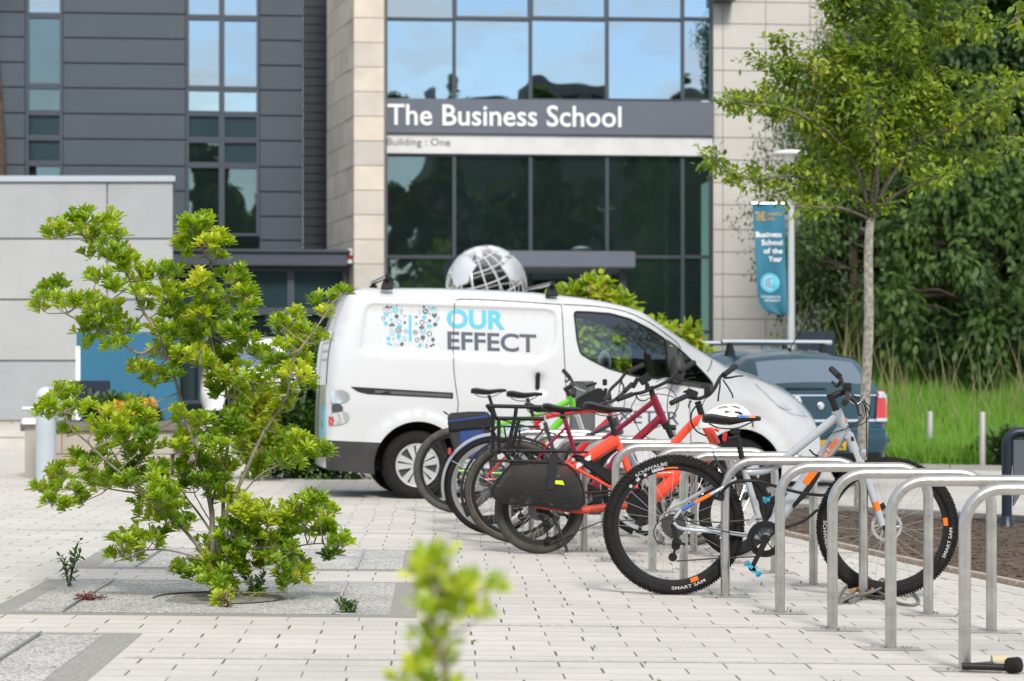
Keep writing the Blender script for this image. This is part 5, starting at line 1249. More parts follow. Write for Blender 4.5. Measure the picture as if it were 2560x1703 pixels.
# sliding door rail, handle, mirror, lamps
rail=rs([(p.x,p.y) for p in roundpoly(VP([(876,966),(880,967),(1133,982),(1133,997),(920,986),(898,981),(885,974)]),.006,2)],.05);ro=sidepane(rail,M['black'],'door_rail',.003,(0,))
sidepane(rs(VP([(937,975),(1128,986),(1128,993),(937,983)]),.05),M['steel_dark'],'rail_track',.008,(0,),ro)
mb=MB();h=[Vector((*VU(*p),0)) for p in((1346,933),(1346,950),(1345,972))];mb.tube([van.near(v.x,v.y,.018) for v in h],.021,8);mb.build('door_handle',M['black'],vroot)
mb=MB();mc=van.near(*VU(1688,922),.13);mb.ell(mc,(.075,.10,.125),Matrix.Rotation(YAW,3,'Z'));mb.tube([van.near(*VU(1690,948),0),mc-Vector((0,0,.08))],.04,8);mb.build('wing_mirror',M['sill'],vroot,smooth=70)
mb=MB();mc=van.far(*VU(1600,905),.11);mb.ell(mc,(.07,.10,.13),Matrix.Rotation(YAW,3,'Z'));mb.build('wing_mirror',M['van_white'],vroot,smooth=70)
head=[(p.x,p.y) for p in roundpoly(VP([(1893,958),(1925,962),(1965,982),(2000,1008),(2026,1034),(2034,1044),(1985,1036),(1950,1018),(1928,996)]),.02,4)]
hl_=sidepane(rs(head,.04),M['lamp_clear'],'headlight',.006,(0,));sidepane(rs(head,.04),M['lamp_clear'],'headlight',.006,(1,))
sidepane(rs(VP([(1945,1014),(1957,1008),(1984,1022),(1966,1024)]),.03),M['chrome'],'reflector',.010,(0,),hl_)
for (pts,m) in(([(826,976),(858,975),(872,984),(876,994),(868,1004),(850,1009),(828,1008)],'lamp_clear'),([(829,1010),(850,1011),(858,1018),(856,1030),(829,1032)],'steel_dark'),([(828,1034),(860,1028),(872,1036),(874,1048),(864,1058),(846,1063),(827,1062)],'lamp_clear'),([(822,1042),(832,1042),(835,1052),(832,1062),(822,1063)],'redlamp')):
    for sd_ in(0,1):sidepane(rs([(p.x,p.y) for p in roundpoly(VP(pts),.03 if m!='redlamp' else .004,4)],.03 if m!='redlamp' else .012),M[m],'tail_light',.012 if m!='redlamp' else .016,(sd_,))
# rear doors: window, seam, plate
def rearpt(z,w,out=0.0):
    i=min(range(0,40),key=lambda i:abs(sil[i][1]-z));u=sil[i][0]
    for i in range(40):
        if sil[i][1]<=z<=sil[i+1][1]:
            t=(z-sil[i][1])/(sil[i+1][1]-sil[i][1]);u=sil[i][0]+(sil[i+1][0]-sil[i][0])*t;break
    f=w/van.W;return van.pt(u-.02*4*f*(1-f)-out,w,z)
for (w0,w1) in((.17,.83),(.89,1.55)):
    mb=MB();z0,z1=1.12,1.62;mb.add([rearpt(z0+(z1-z0)*j/8,w0+(w1-w0)*i/6,.006) for j in range(9) for i in range(7)],[(j*7+i,j*7+i+1,(j+1)*7+i+1,(j+1)*7+i) for j in range(8) for i in range(6)]);mb.build('rear_window',M['letter_white'],vroot,recalc=False)
mb=MB();mb.tube([rearpt(.45+.05*k,.86,.002) for k in range(26)],.006,5);mb.build('rear_door_seam',M['gap'],vroot)
mb=MB()
for k,z in enumerate((1.50,1.42,1.34)):
    for j in range(3):mb.add([rearpt(z,.22+j*.17,.012),rearpt(z,.35+j*.17,.012),rearpt(z+.025,.35+j*.17,.012),rearpt(z+.025,.22+j*.17,.012)],[(0,1,2,3)])
mb.build('rear_lettering',M['letter_grey'],vroot,recalc=False)
mb=MB();mb.tube([rearpt(z,w,.01) for z,w in((.62,.14),(.92,.14),(.92,.34),(.80,.30),(.72,.36),(.62,.32),(.62,.14))],.007,5);mb.build('rear_emblem',M['aqua'],vroot)
# wheels
for c,uu in((rwc,0),(fwc,1)):
    for side in(0,1):
        w=.055 if side==0 else van.W-.055;ax=-van.a if side==0 else van.a
        wheel_car(vroot,van.pt(c[0],w,c[1]),ax,RW,.19)
# roof bars with feet, aerial
for (px,py) in((972,720),(1387,737)):
    u,z=VU(px,py);mb=MB()
    z+=.01
    for w in(.17,1.55):
      mb=MB();mb.prism([van.pt(u-.06,w-.04,z-.02),van.pt(u+.06,w-.04,z-.02),van.pt(u+.03,w-.03,z+.085),van.pt(u-.03,w-.03,z+.085)],[van.pt(u-.06,w+.04,z-.02),van.pt(u+.06,w+.04,z-.02),van.pt(u+.03,w+.03,z+.085),van.pt(u-.03,w+.03,z+.085)]);rbm=mb.build('roof_bar_foot',M['black'],vroot,bevel=.008)
    mb=MB();mb.tube([van.pt(u,.10,z+.10),van.pt(u,1.62,z+.10)],.021,12);mb.build('roof_bar',M['chrome'],rbm)
    mb=MB();mb.tube([van.pt(u,.085,z+.10),van.pt(u,.105,z+.10)],.025,12);mb.build('end_cap',M['black'],rbm)
mb=MB();u,z=VU(1507,748);mb.tube([van.pt(u,.6,z-.02),van.pt(u-.03,.6,z+.04)],.015,8);mb.tube([van.pt(u-.03,.6,z+.04),van.pt(u-.10,.6,z+.30)],.005,6);mb.build('aerial',M['black'],vroot)
i_=min(range(ns*3//4,ns),key=lambda i:abs(sil[i][1]-.90));bp_=strip_pts[i_][NA//2];mb=MB();mb.ell(bp_+van.f*.0,(.045,.075,.075),Matrix.Rotation(YAW,3,'Z'));mb.build('badge',M['chrome'],vroot,smooth=70)
# lettering and butterfly logo
def vmap(px0,px1,yb0,yb1,cap,sh=0):
    def fn(x,y):
        px=px0+(px1-px0)*x;py=yb0+(yb1-yb0)*x-cap*y;u,z=VU(px,py);return van.near(u,z,.003)
    return fn
def vtext(s,px0,px1,yb0,yb1,cap,m,name,bold):
    vs,fs_=text2d(s,bold,4);me=bpy.data.meshes.new('x');me.from_pydata([(a,b,0) for a,b in vs],[],fs_);bm=bmesh.new();bm.from_mesh(me);bmesh.ops.triangulate(bm,faces=bm.faces);bmesh.ops.subdivide_edges(bm,edges=[e for e in bm.edges if e.calc_length()>.05],cuts=1)
    f=vmap(px0,px1,yb0,yb1,cap);bm.verts.ensure_lookup_table();mb=MB();mb.add([f(v.co.x,v.co.y) for v in bm.verts],[tuple(v.index for v in fc.verts) for fc in bm.faces]);bm.free()
    return mb.build(name,m,vroot,smooth=0,recalc=False)
vtext('OUR',1120,1266,817,822,44,M['aqua'],'lettering',.035)
vtext('EFFECT',1121,1344,872,880,43,M['slate'],'lettering',.022)
vtext('UNIVERSITY OF',1555,1690,1014,1019,11,M['letter_grey'],'lettering',0)
vtext('EXETER',1520,1698,1056,1062,32,M['slate'],'lettering',0)
mbA,mbS=MB(),MB()
def vpoly(mb,pts):
    q=[van.near(*VU(x,y),.003) for x,y in pts];mb.add(q,[tuple(range(len(q)))])
def icon(kind,cx,cy,r,mb):
    C=lambda a,k=1:(cx+r*k*math.cos(a),cy+r*k*math.sin(a));n=14
    if kind=='dot':vpoly(mb,[C(2*math.pi*i/n) for i in range(n)])
    elif kind=='ring':
        for i in range(n):a=2*math.pi*i/n;b=2*math.pi*(i+1)/n;vpoly(mb,[C(a),C(b),C(b,.68),C(a,.68)])
    elif kind=='gear':
        for i in range(8):a=2*math.pi*i/8;vpoly(mb,[C(a-.2,1.25),C(a+.2,1.25),C(a+.28,.85),C(a-.28,.85)])
        for i in range(n):a=2*math.pi*i/n;b=2*math.pi*(i+1)/n;vpoly(mb,[C(a),C(b),C(b,.5),C(a,.5)])
    elif kind=='heart':vpoly(mb,[(cx,cy+r),(cx-r,cy-.1*r),(cx-.95*r,cy-.7*r),(cx-.5*r,cy-r),(cx,cy-.5*r),(cx+.5*r,cy-r),(cx+.95*r,cy-.7*r),(cx+r,cy-.1*r)])
    elif kind=='cloud':
        vpoly(mb,[(cx-1.3*r,cy+.5*r),(cx-1.2*r,cy-.1*r),(cx-.6*r,cy-.3*r),(cx-.3*r,cy-.9*r),(cx+.3*r,cy-.9*r),(cx+.7*r,cy-.4*r),(cx+1.2*r,cy-.1*r),(cx+1.3*r,cy+.5*r)])
    elif kind=='tree':
        vpoly(mb,[C(2*math.pi*i/n,.85) for i in range(n)]);vpoly(mb,[(cx-.12*r,cy+.7*r),(cx+.12*r,cy+.7*r),(cx+.12*r,cy+1.7*r),(cx-.12*r,cy+1.7*r)])
    elif kind=='mill':
        for k in range(3):a=-math.pi/2+k*2.094+.3;vpoly(mb,[C(a,0.05),C(a+.16,.6),C(a,1.3),C(a-.1,.6)])
        vpoly(mb,[(cx-.1*r,cy),(cx+.1*r,cy),(cx+.16*r,cy+1.9*r),(cx-.16*r,cy+1.9*r)])
    elif kind=='leaf':vpoly(mb,[(cx-r,cy),(cx-.3*r,cy-.6*r),(cx+.6*r,cy-.5*r),(cx+1.1*r,cy),(cx+.5*r,cy+.5*r),(cx-.3*r,cy+.6*r)])
    elif kind=='house':vpoly(mb,[(cx-r,cy),(cx,cy-r),(cx+r,cy),(cx+.7*r,cy),(cx+.7*r,cy+r),(cx-.7*r,cy+r),(cx-.7*r,cy)])
    elif kind=='bar':vpoly(mb,[(cx-.28*r,cy-1.5*r),(cx+.28*r,cy-1.5*r),(cx+.28*r,cy+1.5*r),(cx-.28*r,cy+1.5*r)])
    elif kind=='book':vpoly(mb,[(cx-.5*r,cy-r),(cx+r,cy-.75*r),(cx+.5*r,cy+r),(cx-r,cy+.75*r)])
    elif kind=='wave':
        for k in range(3):
            for j in range(4):vpoly(mb,[(cx+(j-2)*.6*r,cy+(k-.9)*.55*r),(cx+(j-1.7)*.6*r,cy+(k-1.25)*.55*r),(cx+(j-1.35)*.6*r,cy+(k-.9)*.55*r)])
    elif kind=='burst':
        for k in range(7):a=k*.9;vpoly(mb,[C(a,.1),C(a+.3,1.1),C(a-.15,1.2)])
# icon sites of the left wing in photograph pixels; the right wing mirrors them with swapped colours
K_=480/2357.;ic=[('cloud',252,183,26,1),('wave',250,215,48,1),('gear',350,220,30,0),('mill',425,215,32,1),('heart',240,275,33,0),('dot',365,295,28,1),('leaf',465,290,22,0),('ring',203,322,22,1),('dot',300,335,20,0),('ring',393,360,32,0),('house',465,370,20,1),('dot',232,382,27,0),('cloud',306,402,30,1),('leaf',400,420,36,0),('burst',385,470,38,1),('burst',478,480,28,0),('ring',306,500,31,0),('wave',300,445,24,1),('tree',388,545,34,0),('house',263,565,28,0),('bar',322,575,14,1),('ring',458,573,28,0),('leaf',262,632,22,0),('leaf',292,648,20,0),('bar',342,648,20,0),('bar',376,655,12,1),('book',425,640,26,1),('dot',185,295,8,0),('dot',300,248,10,0),('dot',336,360,8,0),('book',370,165,16,0),('leaf',303,180,18,1)]
for kind,x,y,r,c in ic:
    icon(kind,920+x*K_,730+y*K_,r*K_,mbS if c else mbA)
    x2=532+ (532-x)+8; icon(kind,920+x2*K_,730+(y+14)*K_,r*K_,mbA if c else mbS)
vpoly(mbA,[(920+515*K_,730+280*K_),(920+549*K_,730+280*K_),(920+546*K_,730+605*K_),(920+512*K_,730+605*K_)])
mbA.build('logo_aqua',M['aqua'],vroot,smooth=0,recalc=False);mbS.build('logo_slate',M['slate'],vroot,smooth=0,recalc=False)
mb=MB();mb.tube([van.near(*VU(x,y),.002) for x,y in((1260,1080),(1285,1055),(1305,1046),(1325,1050),(1343,1065),(1350,1085))],.007,5);mb.tube([van.near(*VU(1305+12*math.cos(a),1082+12*math.sin(a)),.002) for a in[2*math.pi*k/16 for k in range(16)]],.006,5,closed=True);mb.build('plug_emblem',M['aqua'],vroot)
# ------------------------------------------------------------------ cars
def car(name,label,O,yaw,W,L_,side,m,glass_i,rr=.10,tum=.16,belt=.92,hdr=True,group=None):
    """side: (u,z) silhouette from rear bumper foot over the roof to the nose foot"""
    sp=spline([Vector((*p,0)) for p in side],4);s=[(p.x,p.y) for p in sp]
    sh=Shell(O,yaw,W,s,lambda t:rr if t<.45 else .2,lambda u,z:(max(0,z-belt))**1.2*tum*2+max(0,.5-z)*.08)
    g=O[2];root=thing(name,label,'car',(O[0],O[1],g))
    c1=(.78,.31-0);c2=(L_-.85,.31);zb=.22
    bot=[(s[-1][0]-.03,zb)]+archpts(c2,.36,zb+.02)+archpts(c1,.36,zb+.02)+[(s[0][0]+.02,zb)]
    out=s+[(p.x,p.y) for p in resample([Vector(p) for p in bot],.09,False)]
    holes=[rs([(p.x,p.y) for p in roundpoly(h,.05,4)],.08) for h in glass_i['side']]
    V_,f_=cdt(out,holes,[],.11);ws=[sh.w(p.x,p.y) for p in V_];mb=MB()
    mb.add([sh.pt(p.x,w,p.y) for p,w in zip(V_,ws)],[f for f,c in f_]);mb.add([sh.pt(p.x,W-w,p.y) for p,w in zip(V_,ws)],[f[::-1] for f,c in f_])
    n=len(s);na=16;wsl=[sh.w(*p) for p in s];rows=[]
    for i,(u,z) in enumerate(s):
        a=Vector(s[max(0,i-1)]);b=Vector(s[min(n-1,i+1)]);tn=(b-a).normalized();nn=Vector((-tn.y,tn.x));row=[]
        for k in range(na+1):
            f=k/na;e=.055*4*f*(1-f);row.append(sh.pt(u+nn.x*e,wsl[i]+(W-2*wsl[i])*f,z+nn.y*e))
        rows.append(row)
    def seg(mb,i0,i1,k0,k1):
        m_=k1-k0+1;mb.add([rows[i][k] for i in range(i0,i1+1) for k in range(k0,k1+1)],[(j*m_+k,j*m_+k+1,(j+1)*m_+k+1,(j+1)*m_+k) for j in range(i1-i0) for k in range(k1-k0)])
    gi=[];prev=0
    for (za,zb_,rear) in glass_i['strip']:
        idx=[i for i in range(n-1) if za<=s[i][1]<=zb_ and ((s[i][0]<L_*.35) if rear else (s[i][0]>L_*.5))]
        i0,i1=idx[0],idx[-1]+1;gi.append((i0,i1))
    cur=0
    for (i0,i1) in gi:
        seg(mb,cur,i0,0,na);seg(mb,i0,i1,0,1);seg(mb,i0,i1,na-1,na);gm_=MB();seg(gm_,i0,i1,1,na-1);gm_.build('rear_window' if i0<n/2 else 'windscreen',M['rearglass'] if i0<n/2 else M['carglass'],root,doubles=True,smooth=60);cur=i1
    seg(mb,cur,n-1,0,na)
    o=mb.build('body',m,root,doubles=True,smooth=50);up=sum(p.normal.z*p.area for p in o.data.polygons if p.center.z>1.3)
    if up<0:o.data.flip_normals()
    for h in holes:
        Vp,f2=cdt(h,[],[],.15);w2=[sh.w(p.x,p.y) for p in Vp]
        for sdd in(0,1):
            q=MB();q.add([sh.pt(p.x,(w+.006) if sdd==0 else W-w-.006,p.y) for p,w in zip(Vp,w2)],[f for f,c in f2]);q.build('side_window',M['rearglass'],root,recalc=False)
    for c in(c1,c2):
        for sdd in(0,1):wheel_car(root,sh.pt(c[0],.05 if sdd==0 else W-.05,c[1]),-sh.a if sdd==0 else sh.a,.305,.18,rimr=.19)
    u=MB()
    q=[sh.pt(a,b,c) for a in(c1[0]+.42,c2[0]-.42) for b in(.15,W-.15) for c in(zb+.02,zb+.12)];u.add(q,[(0,1,3,2),(4,6,7,5),(0,4,5,1),(2,3,7,6),(0,2,6,4),(1,5,7,3)])
    q=[sh.pt(a,b,c) for a in(.12,c1[0]-.38) for b in(.2,W-.2) for c in(zb+.03,zb+.12)];u.add(q,[(0,1,3,2),(4,6,7,5),(0,4,5,1),(2,3,7,6),(0,2,6,4),(1,5,7,3)])
    q=[sh.pt(a,b,c) for a in(1.6,1.75) for b in(.2,W-.2) for c in(.4,1.0)];u.add(q,[(0,1,3,2),(4,6,7,5),(0,4,5,1),(2,3,7,6),(0,2,6,4),(1,5,7,3)])
    u.build('underbody',M['interior'],root)
    return root,sh,s
# dark teal estate seen from behind, right of the van: forward points away to the left
D=26.0;yaw=R(90+20);cx_=(2058-CX)/F*D;fw=Vector((math.cos(yaw),math.sin(yaw),0));sa=Vector((-math.sin(yaw),math.cos(yaw),0));Wc=1.74
g=gz(cx_,D)
O=Vector((4.10,26.0,g))
side=[(.06,.25),(.0,.42),(.0,.60),(.05,.66),(.07,.95),(.10,1.02),(.40,1.33),(.52,1.385),(.8,1.42),(1.5,1.445),(2.2,1.42),(2.6,1.34),(3.25,.96),(3.5,.90),(4.0,.80),(4.2,.62),(4.24,.35),(4.2,.25)]
croot,csh,cs=car('estate_car','dark teal estate car with silver roof bars seen from behind, right of the van','',0,0,0,[],None,None) if False else car('estate_car','dark teal estate car with silver roof bars seen from behind, right of the van',(O.x,O.y,g),yaw,Wc,4.25,side,M['car_green'],{'side':[[(.62,.99),(.72,1.27),(1.45,1.31),(1.45,.98)],[(1.53,.98),(1.53,1.31),(2.35,1.29),(2.9,.98)]],'strip':[(1.03,1.33,True),(.97,1.33,False)]})
def crear(z,w):      # point on the rear face
    n=len(cs)
    for i in range(n-1):
        if cs[i][1]<=z<=cs[i+1][1]:
            t=(z-cs[i][1])/(cs[i+1][1]-cs[i][1]+1e-9);u=cs[i][0]+(cs[i+1][0]-cs[i][0])*t;break
    else:u=0
    r=.10;e=0
    d=min(w,Wc-w)
    tum=max(0,z-.92)**1.2*.32
    d-=tum
    if d<r:e=r-math.sqrt(max(0,r*r-(r-max(0,d))**2))
    f=w/Wc;return u+e-.055*4*f*(1-f)*(1 if d>r else max(0,d/r))
def crearpatch(poly,m,name,out,parent=None,step=.05):
    Vp,f2=cdt(rs(poly,step),[],[],step);mb=MB()
    mb.add([csh.pt(crear(p.y,p.x)-out,p.x,p.y) for p in Vp],[f for f,c in f2]);return mb.build(name,m,parent or croot,recalc=False)
# w=0 is the side away to the right for this heading
for mir in(0,1):
    fx=lambda w:(w if not mir else Wc-w)
    P_=lambda q:[(fx(w),z) for w,z in q]
    tl=crearpatch(P_([(.0,.70),(.0,1.0),(.05,1.03),(.15,1.03),(.20,.70)]),M['redlamp'],'tail_light',.014)
    crearpatch(P_([(.01,.955),(.02,1.0),(.06,1.02),(.15,1.02),(.165,.955)]),M['lamp_clear'],'lamp_top',.019,tl);crearpatch(P_([(.0,.70),(.0,.735),(.195,.735),(.20,.70)]),M['lamp_clear'],'lamp_foot',.019,tl)
crearpatch([(.18,.975),(.18,.99),(Wc-.18,.99),(Wc-.18,.975)],M['alu'],'trim_strip',.008);crearpatch([(.16,.70),(.16,.725),(Wc-.16,.725),(Wc-.16,.70)],M['alu'],'trim_strip',.010)
pl_=crearpatch([(Wc/2-.26,.40),(Wc/2-.26,.51),(Wc/2+.26,.51),(Wc/2+.26,.40)],mat('plate_yellow',(.62,.40,.03),.5),'number_plate',.03)
mb=MB();add_text(mb,'PX',lambda x,y:csh.pt(crear(.45,Wc/2)-.034,Wc/2-.07-.16*x,.425+.062*y),.02);mb.build('lettering',M['black'],pl_,recalc=False,smooth=0)
mb=MB();c=csh.pt(crear(.87,Wc/2)-.01,Wc/2,.87);mb.ell(c,(.045,.02,.045),Matrix.Rotation(yaw-R(90),3,'Z'));mb.build('badge',M['chrome'],croot)
crearpatch([(Wc*.45,1.045),(Wc*.45,1.06),(Wc*.72,1.068),(Wc*.72,1.05)],M['black'],'rear_wiper',.03)
crearpatch([(.15,.25),(.15,.36),(Wc-.15,.36),(Wc-.15,.25)],M['black'],'bumper_insert',.006)
for u in(1.05,2.0):
    zr=1.44;mb=MB()
    for w in(.30,Wc-.30):
      mb=MB();mb.prism([csh.pt(u-.05,w-.05,zr-.04),csh.pt(u+.05,w-.05,zr-.04),csh.pt(u+.03,w-.02,zr+.10),csh.pt(u-.03,w-.02,zr+.10)],[csh.pt(u-.05,w+.05,zr-.04),csh.pt(u+.05,w+.05,zr-.04),csh.pt(u+.03,w+.02,zr+.10),csh.pt(u-.03,w+.02,zr+.10)]);ft=mb.build('roof_bar_foot',M['black'],croot)
    mb=MB();mb.tube([csh.pt(u,.20,zr+.125),csh.pt(u,Wc-.20,zr+.125)],.026,10);mb.build('roof_bar',M['alu'],ft)
mb=MB();mb.tube([csh.pt(.75,Wc/2,1.44),csh.pt(.73,Wc/2,1.49)],.02,8);mb.tube([csh.pt(.73,Wc/2,1.49),csh.pt(.45,Wc/2-.13,1.88)],.006,6);mb.build('aerial',M['black'],croot)
# white hatchback on the terrace, far left
D=43.0;xw=P(500,0,D).x
side2=[(.06,.25),(.0,.45),(.02,.75),(.08,.95),(.35,1.36),(.55,1.44),(1.4,1.5),(2.1,1.46),(2.5,1.38),(3.05,1.0),(3.4,.92),(3.85,.78),(4.0,.55),(3.98,.25)]
car('hatchback','white hatchback parked beyond the dark hedge, left of the van',(xw,D,.42),R(2),1.7,4.0,side2,M['car_white'],{'side':[[(.55,1.0),(.68,1.33),(1.35,1.36),(1.35,.98)],[(1.43,.98),(1.43,1.37),(2.2,1.36),(2.85,.98)]],'strip':[(1.0,1.34,True),(1.02,1.36,False)]})
# ------------------------------------------------------------------ bicycles
def gloss(name,c,rough=.25,metal=0,coat=.6): return mat(name,c,rough,metal,coat=coat)
M['f_grey']=gloss('pale_grey_frame',(.37,.40,.43),.3);M['f_orange']=gloss('orange_red_frame',(.80,.065,.022),.25)
M['f_burg']=gloss('burgundy_frame',(.26,.008,.035),.22,.35);M['f_red']=gloss('bright_red_frame',(.58,.012,.02),.25)
M['f_purple']=gloss('dark_purple_frame',(.045,.036,.055),.3);M['f_green']=gloss('lime_green_frame',(.13,.52,.015),.3)
M['orange']=mat('orange_decal',(.75,.16,.01),.35);M['blue']=mat('blue_decal',(.03,.12,.42),.35);M['pedal_blue']=mat('cyan_pedal',(.01,.36,.55),.35,coat=.4)
M['grip']=mat('grip_rubber',(.02,.02,.021),.7,spec=.3);M['sadl']=mat('saddle_vinyl',(.016,.016,.017),.42,spec=.35)
M['silverpaint']=mat('silver_mudguard',(.38,.39,.41),.35,.5);M['oldtyre']=mat('worn_tyre',(.062,.056,.051),.85,vs=16,va=.4)
M['chainm']=mat('chain_steel',(.10,.095,.085),.45,.8);M['tan']=mat('tan_line',(.36,.24,.15),.6)
class Bike:
    def __init__(s,name,label,px,D,lean=.05,group='bikes leaning on the stands'):
        x=(px-CX)/F*D;s.D=D;s.lean=lean;s.g=gz(x,D);s.root=thing(name,label,'bicycle',(x,D,s.g),group)
        s.axis=Vector((0,1,lean)).normalized()
    def p(s,px,py,dy=0.0):
        q=P(px,py,s.D);return P(px,py,s.D+dy-s.lean*(q.z-s.g))
    def pp(s,pts,dy=0.0): return [s.p(a[0],a[1],(a[2] if len(a)>2 else dy)) for a in pts]
    def tube(s,name,pts,r,m,parent=None,sp=0,n=12,dy=0):
        q=s.pp(pts,dy)
        if sp:q=spline(q,sp)
        if isinstance(r,(list,tuple)) and len(r)==2:r=[r[0]+(r[1]-r[0])*i/(len(q)-1) for i in range(len(q))]
        mb=MB();mb.tube(q,r,n);return mb.build(name,m,parent or s.root,smooth=50)
    def multi(s,name,parts,m,parent=None,n=12):
        mb=MB()
        for pts,r,sp in parts:
            q=s.pp(pts);q=spline(q,sp) if sp else q
            rr=[r[0]+(r[1]-r[0])*i/(len(q)-1) for i in range(len(q))] if isinstance(r,tuple) else r
            mb.tube(q,rr,n)
        return mb.build(name,m,parent or s.root,smooth=50)
def wmat(C,axis,steer=0):
    z=Matrix.Rotation(steer,3,'Z')@Vector(axis);x=Vector((0,0,1)).cross(z).normalized();x=-x;y=x.cross(z);Mx=Matrix((x,y,z)).transposed().to_4x4();Mx.translation=Vector(C);return Mx
def bwheel(bk,C,Rr,sec,steer=0,rim=.018,rimm='black',tyrem='rubber',nsp=28,knob=False,stripe=None,disc=.08,cog=0,spm='spoke',hubw=.06,hubm='black',discm='alu'):
    Mx=wmat(C,bk.axis,steer);ri=Rr-2*sec
    mb=MB();mb.lathe([(ri+.004,-sec*.55),(ri+.004,sec*.55),(ri-rim,sec*.42),(ri-rim-.004,0),(ri-rim,-sec*.42)],Mx,72,closed=True);w=mb.build('wheel',M[rimm],bk.root,smooth=50)
    mb=MB();prof=[]
    for k in range(14):
        a=2*math.pi*k/14;prof.append((ri+sec+sec*math.cos(a),sec*1.04*math.sin(a)))
    mb.lathe(prof,Mx,84,closed=True)
    if knob:
        for k in range(76):
            a=2*math.pi*k/76
            for (da,b,hh) in((0,.0,1),(.5,.55,1),(.5,-.55,1),(0,1.0,.9),(0,-1.0,.9)):
                aa=a+da*2*math.pi/76;rad=ri+sec+sec*math.cos(b)*1.02;c=Mx@Vector((rad*math.cos(aa),rad*math.sin(aa),sec*1.04*math.sin(b)))
                er=Mx.to_3x3()@Vector((math.cos(aa)*math.cos(b),math.sin(aa)*math.cos(b),math.sin(b)));et=Mx.to_3x3()@Vector((-math.sin(aa),math.cos(aa),0));ez=er.cross(et)
                mb.box(c,(.011,.011,.013),Matrix((et,er,ez)).transposed())
    mb.build('tyre',M[tyrem],w,smooth=50)
    if stripe:
        mb=MB()
        for sg in(-1,1):
            a=.62;rr=ri+sec-sec*math.cos(.35)*1.012
            mb.lathe([(ri+sec-sec*math.cos(.45)*1.01,sg*sec*1.06*math.sin(.45)),(ri+sec-sec*math.cos(.75)*1.01,sg*sec*1.06*math.sin(.75))],Mx,72)
        mb.build('reflex_line',M[stripe],w,recalc=False)
    mb=MB()
    for k in range(nsp):
        a=2*math.pi*k/nsp;sd=1 if k%2 else -1;tw=(1 if (k//2)%2 else -1)*1.15
        mb.tube([Mx@Vector((.024*math.cos(a+tw),.024*math.sin(a+tw),sd*.03)),Mx@Vector(((ri-rim)*math.cos(a),(ri-rim)*math.sin(a),0))],.0012,4,cap=False)
    mb.build('spokes',M[spm],w,recalc=False)
    mb=MB();mb.lathe([(0,-hubw),(.009,-hubw),(.009,-.034),(.027,-.032),(.027,-.027),(.016,-.024),(.016,.024),(.027,.027),(.027,.032),(.009,.034),(.009,hubw),(0,hubw)],Mx,20);mb.build('hub',M[hubm],w)
    if disc:
        mb=MB();n=36;zz=.040
        vs=[];fs=[]
        for i in range(n):
            a=2*math.pi*i/n;rr=disc*(1 if i%2 else .96)
            for q in(rr,disc*.78):vs.append(Mx@Vector((q*math.cos(a),q*math.sin(a),zz)))
        for i in range(n):j=(i+1)%n;fs.append((2*i,2*i+1,2*j+1,2*j))
        mb.add(vs,fs)
        for i in range(6):
            a=2*math.pi*i/6;mb.tube([Mx@Vector((.02*math.cos(a-.5),.02*math.sin(a-.5),zz)),Mx@Vector((disc*.8*math.cos(a),disc*.8*math.sin(a),zz))],.004,5)
        mb.build('brake_disc',M[discm],w,recalc=False)
    if cog:
        mb=MB()
        for k in range(7):
            r=cog*(1-.085*k);z=-.026-.0045*k;n=40
            prof=[]
            o=len(mb.v)
            for i in range(n):
                a=2*math.pi*i/n;q=r*(1.03 if i%2 else .95);mb.v.append(tuple(Mx@Vector((q*math.cos(a),q*math.sin(a),z))))
            for i in range(n):mb.v.append(tuple(Mx@Vector((r*.55*math.cos(2*math.pi*i/n),r*.55*math.sin(2*math.pi*i/n),z))))
            for i in range(n):j=(i+1)%n;mb.f.append((o+i,o+j,o+n+j,o+n+i))
        mb.build('cassette',M['steel_dark'],w,recalc=False)
    return w,Mx,ri
def saddle(bk,tail,nose,m='sadl',hw=.072,droop=0,post=None,name='saddle'):
    a=bk.p(*tail);b=bk.p(*nose);d=b-a;Ln=d.length;d.normalize();s=Vector((0,1,0));up=s.cross(d) if s.cross(d).z>0 else d.cross(s);up.normalize()
    st=[(0,.55,-.006,.026),(.04,.78,.002,.04),(.16,1.0,.006,.048),(.32,.93,-.002,.046),(.48,.6,-.009,.038),(.62,.36,-.008,.03),(.78,.25,-.003,.024),(.93,.21,-.003,.02),(1.0,.12,-.008,.012)]
    mb=MB();n=14;vs=[]
    for (t_,w,zz,th) in st:
        c=a+d*(t_*Ln)+up*zz
        for k in range(n):
            an=math.pi*2*k/n;y=hw*w*math.cos(an);z=math.sin(an);z=z*.010-(.006*(abs(y)/hw)**2) if z>=0 else z*th*(1-.25*abs(math.cos(an)))
            vs.append(c+s*y+up*z)
    fs=[(i*n+k,i*n+(k+1)%n,(i+1)*n+(k+1)%n,(i+1)*n+k) for i in range(len(st)-1) for k in range(n)]+[tuple(range(n))[::-1],tuple((len(st)-1)*n+k for k in range(n))]
    mb.add(vs,fs);o=mb.build(name,M[m],bk.root,smooth=70)
    mb=MB()
    for y in(-.022,.022):mb.tube(spline([a+d*(Ln*.12)-up*.04+s*y,a+d*(Ln*.3)-up*.062+s*y,a+d*(Ln*.6)-up*.06+s*y*.9,a+d*(Ln*.88)-up*.022+s*y*.6],4),.0038,6)
    mb.build('saddle_rails',M['steel_dark'],o);return o
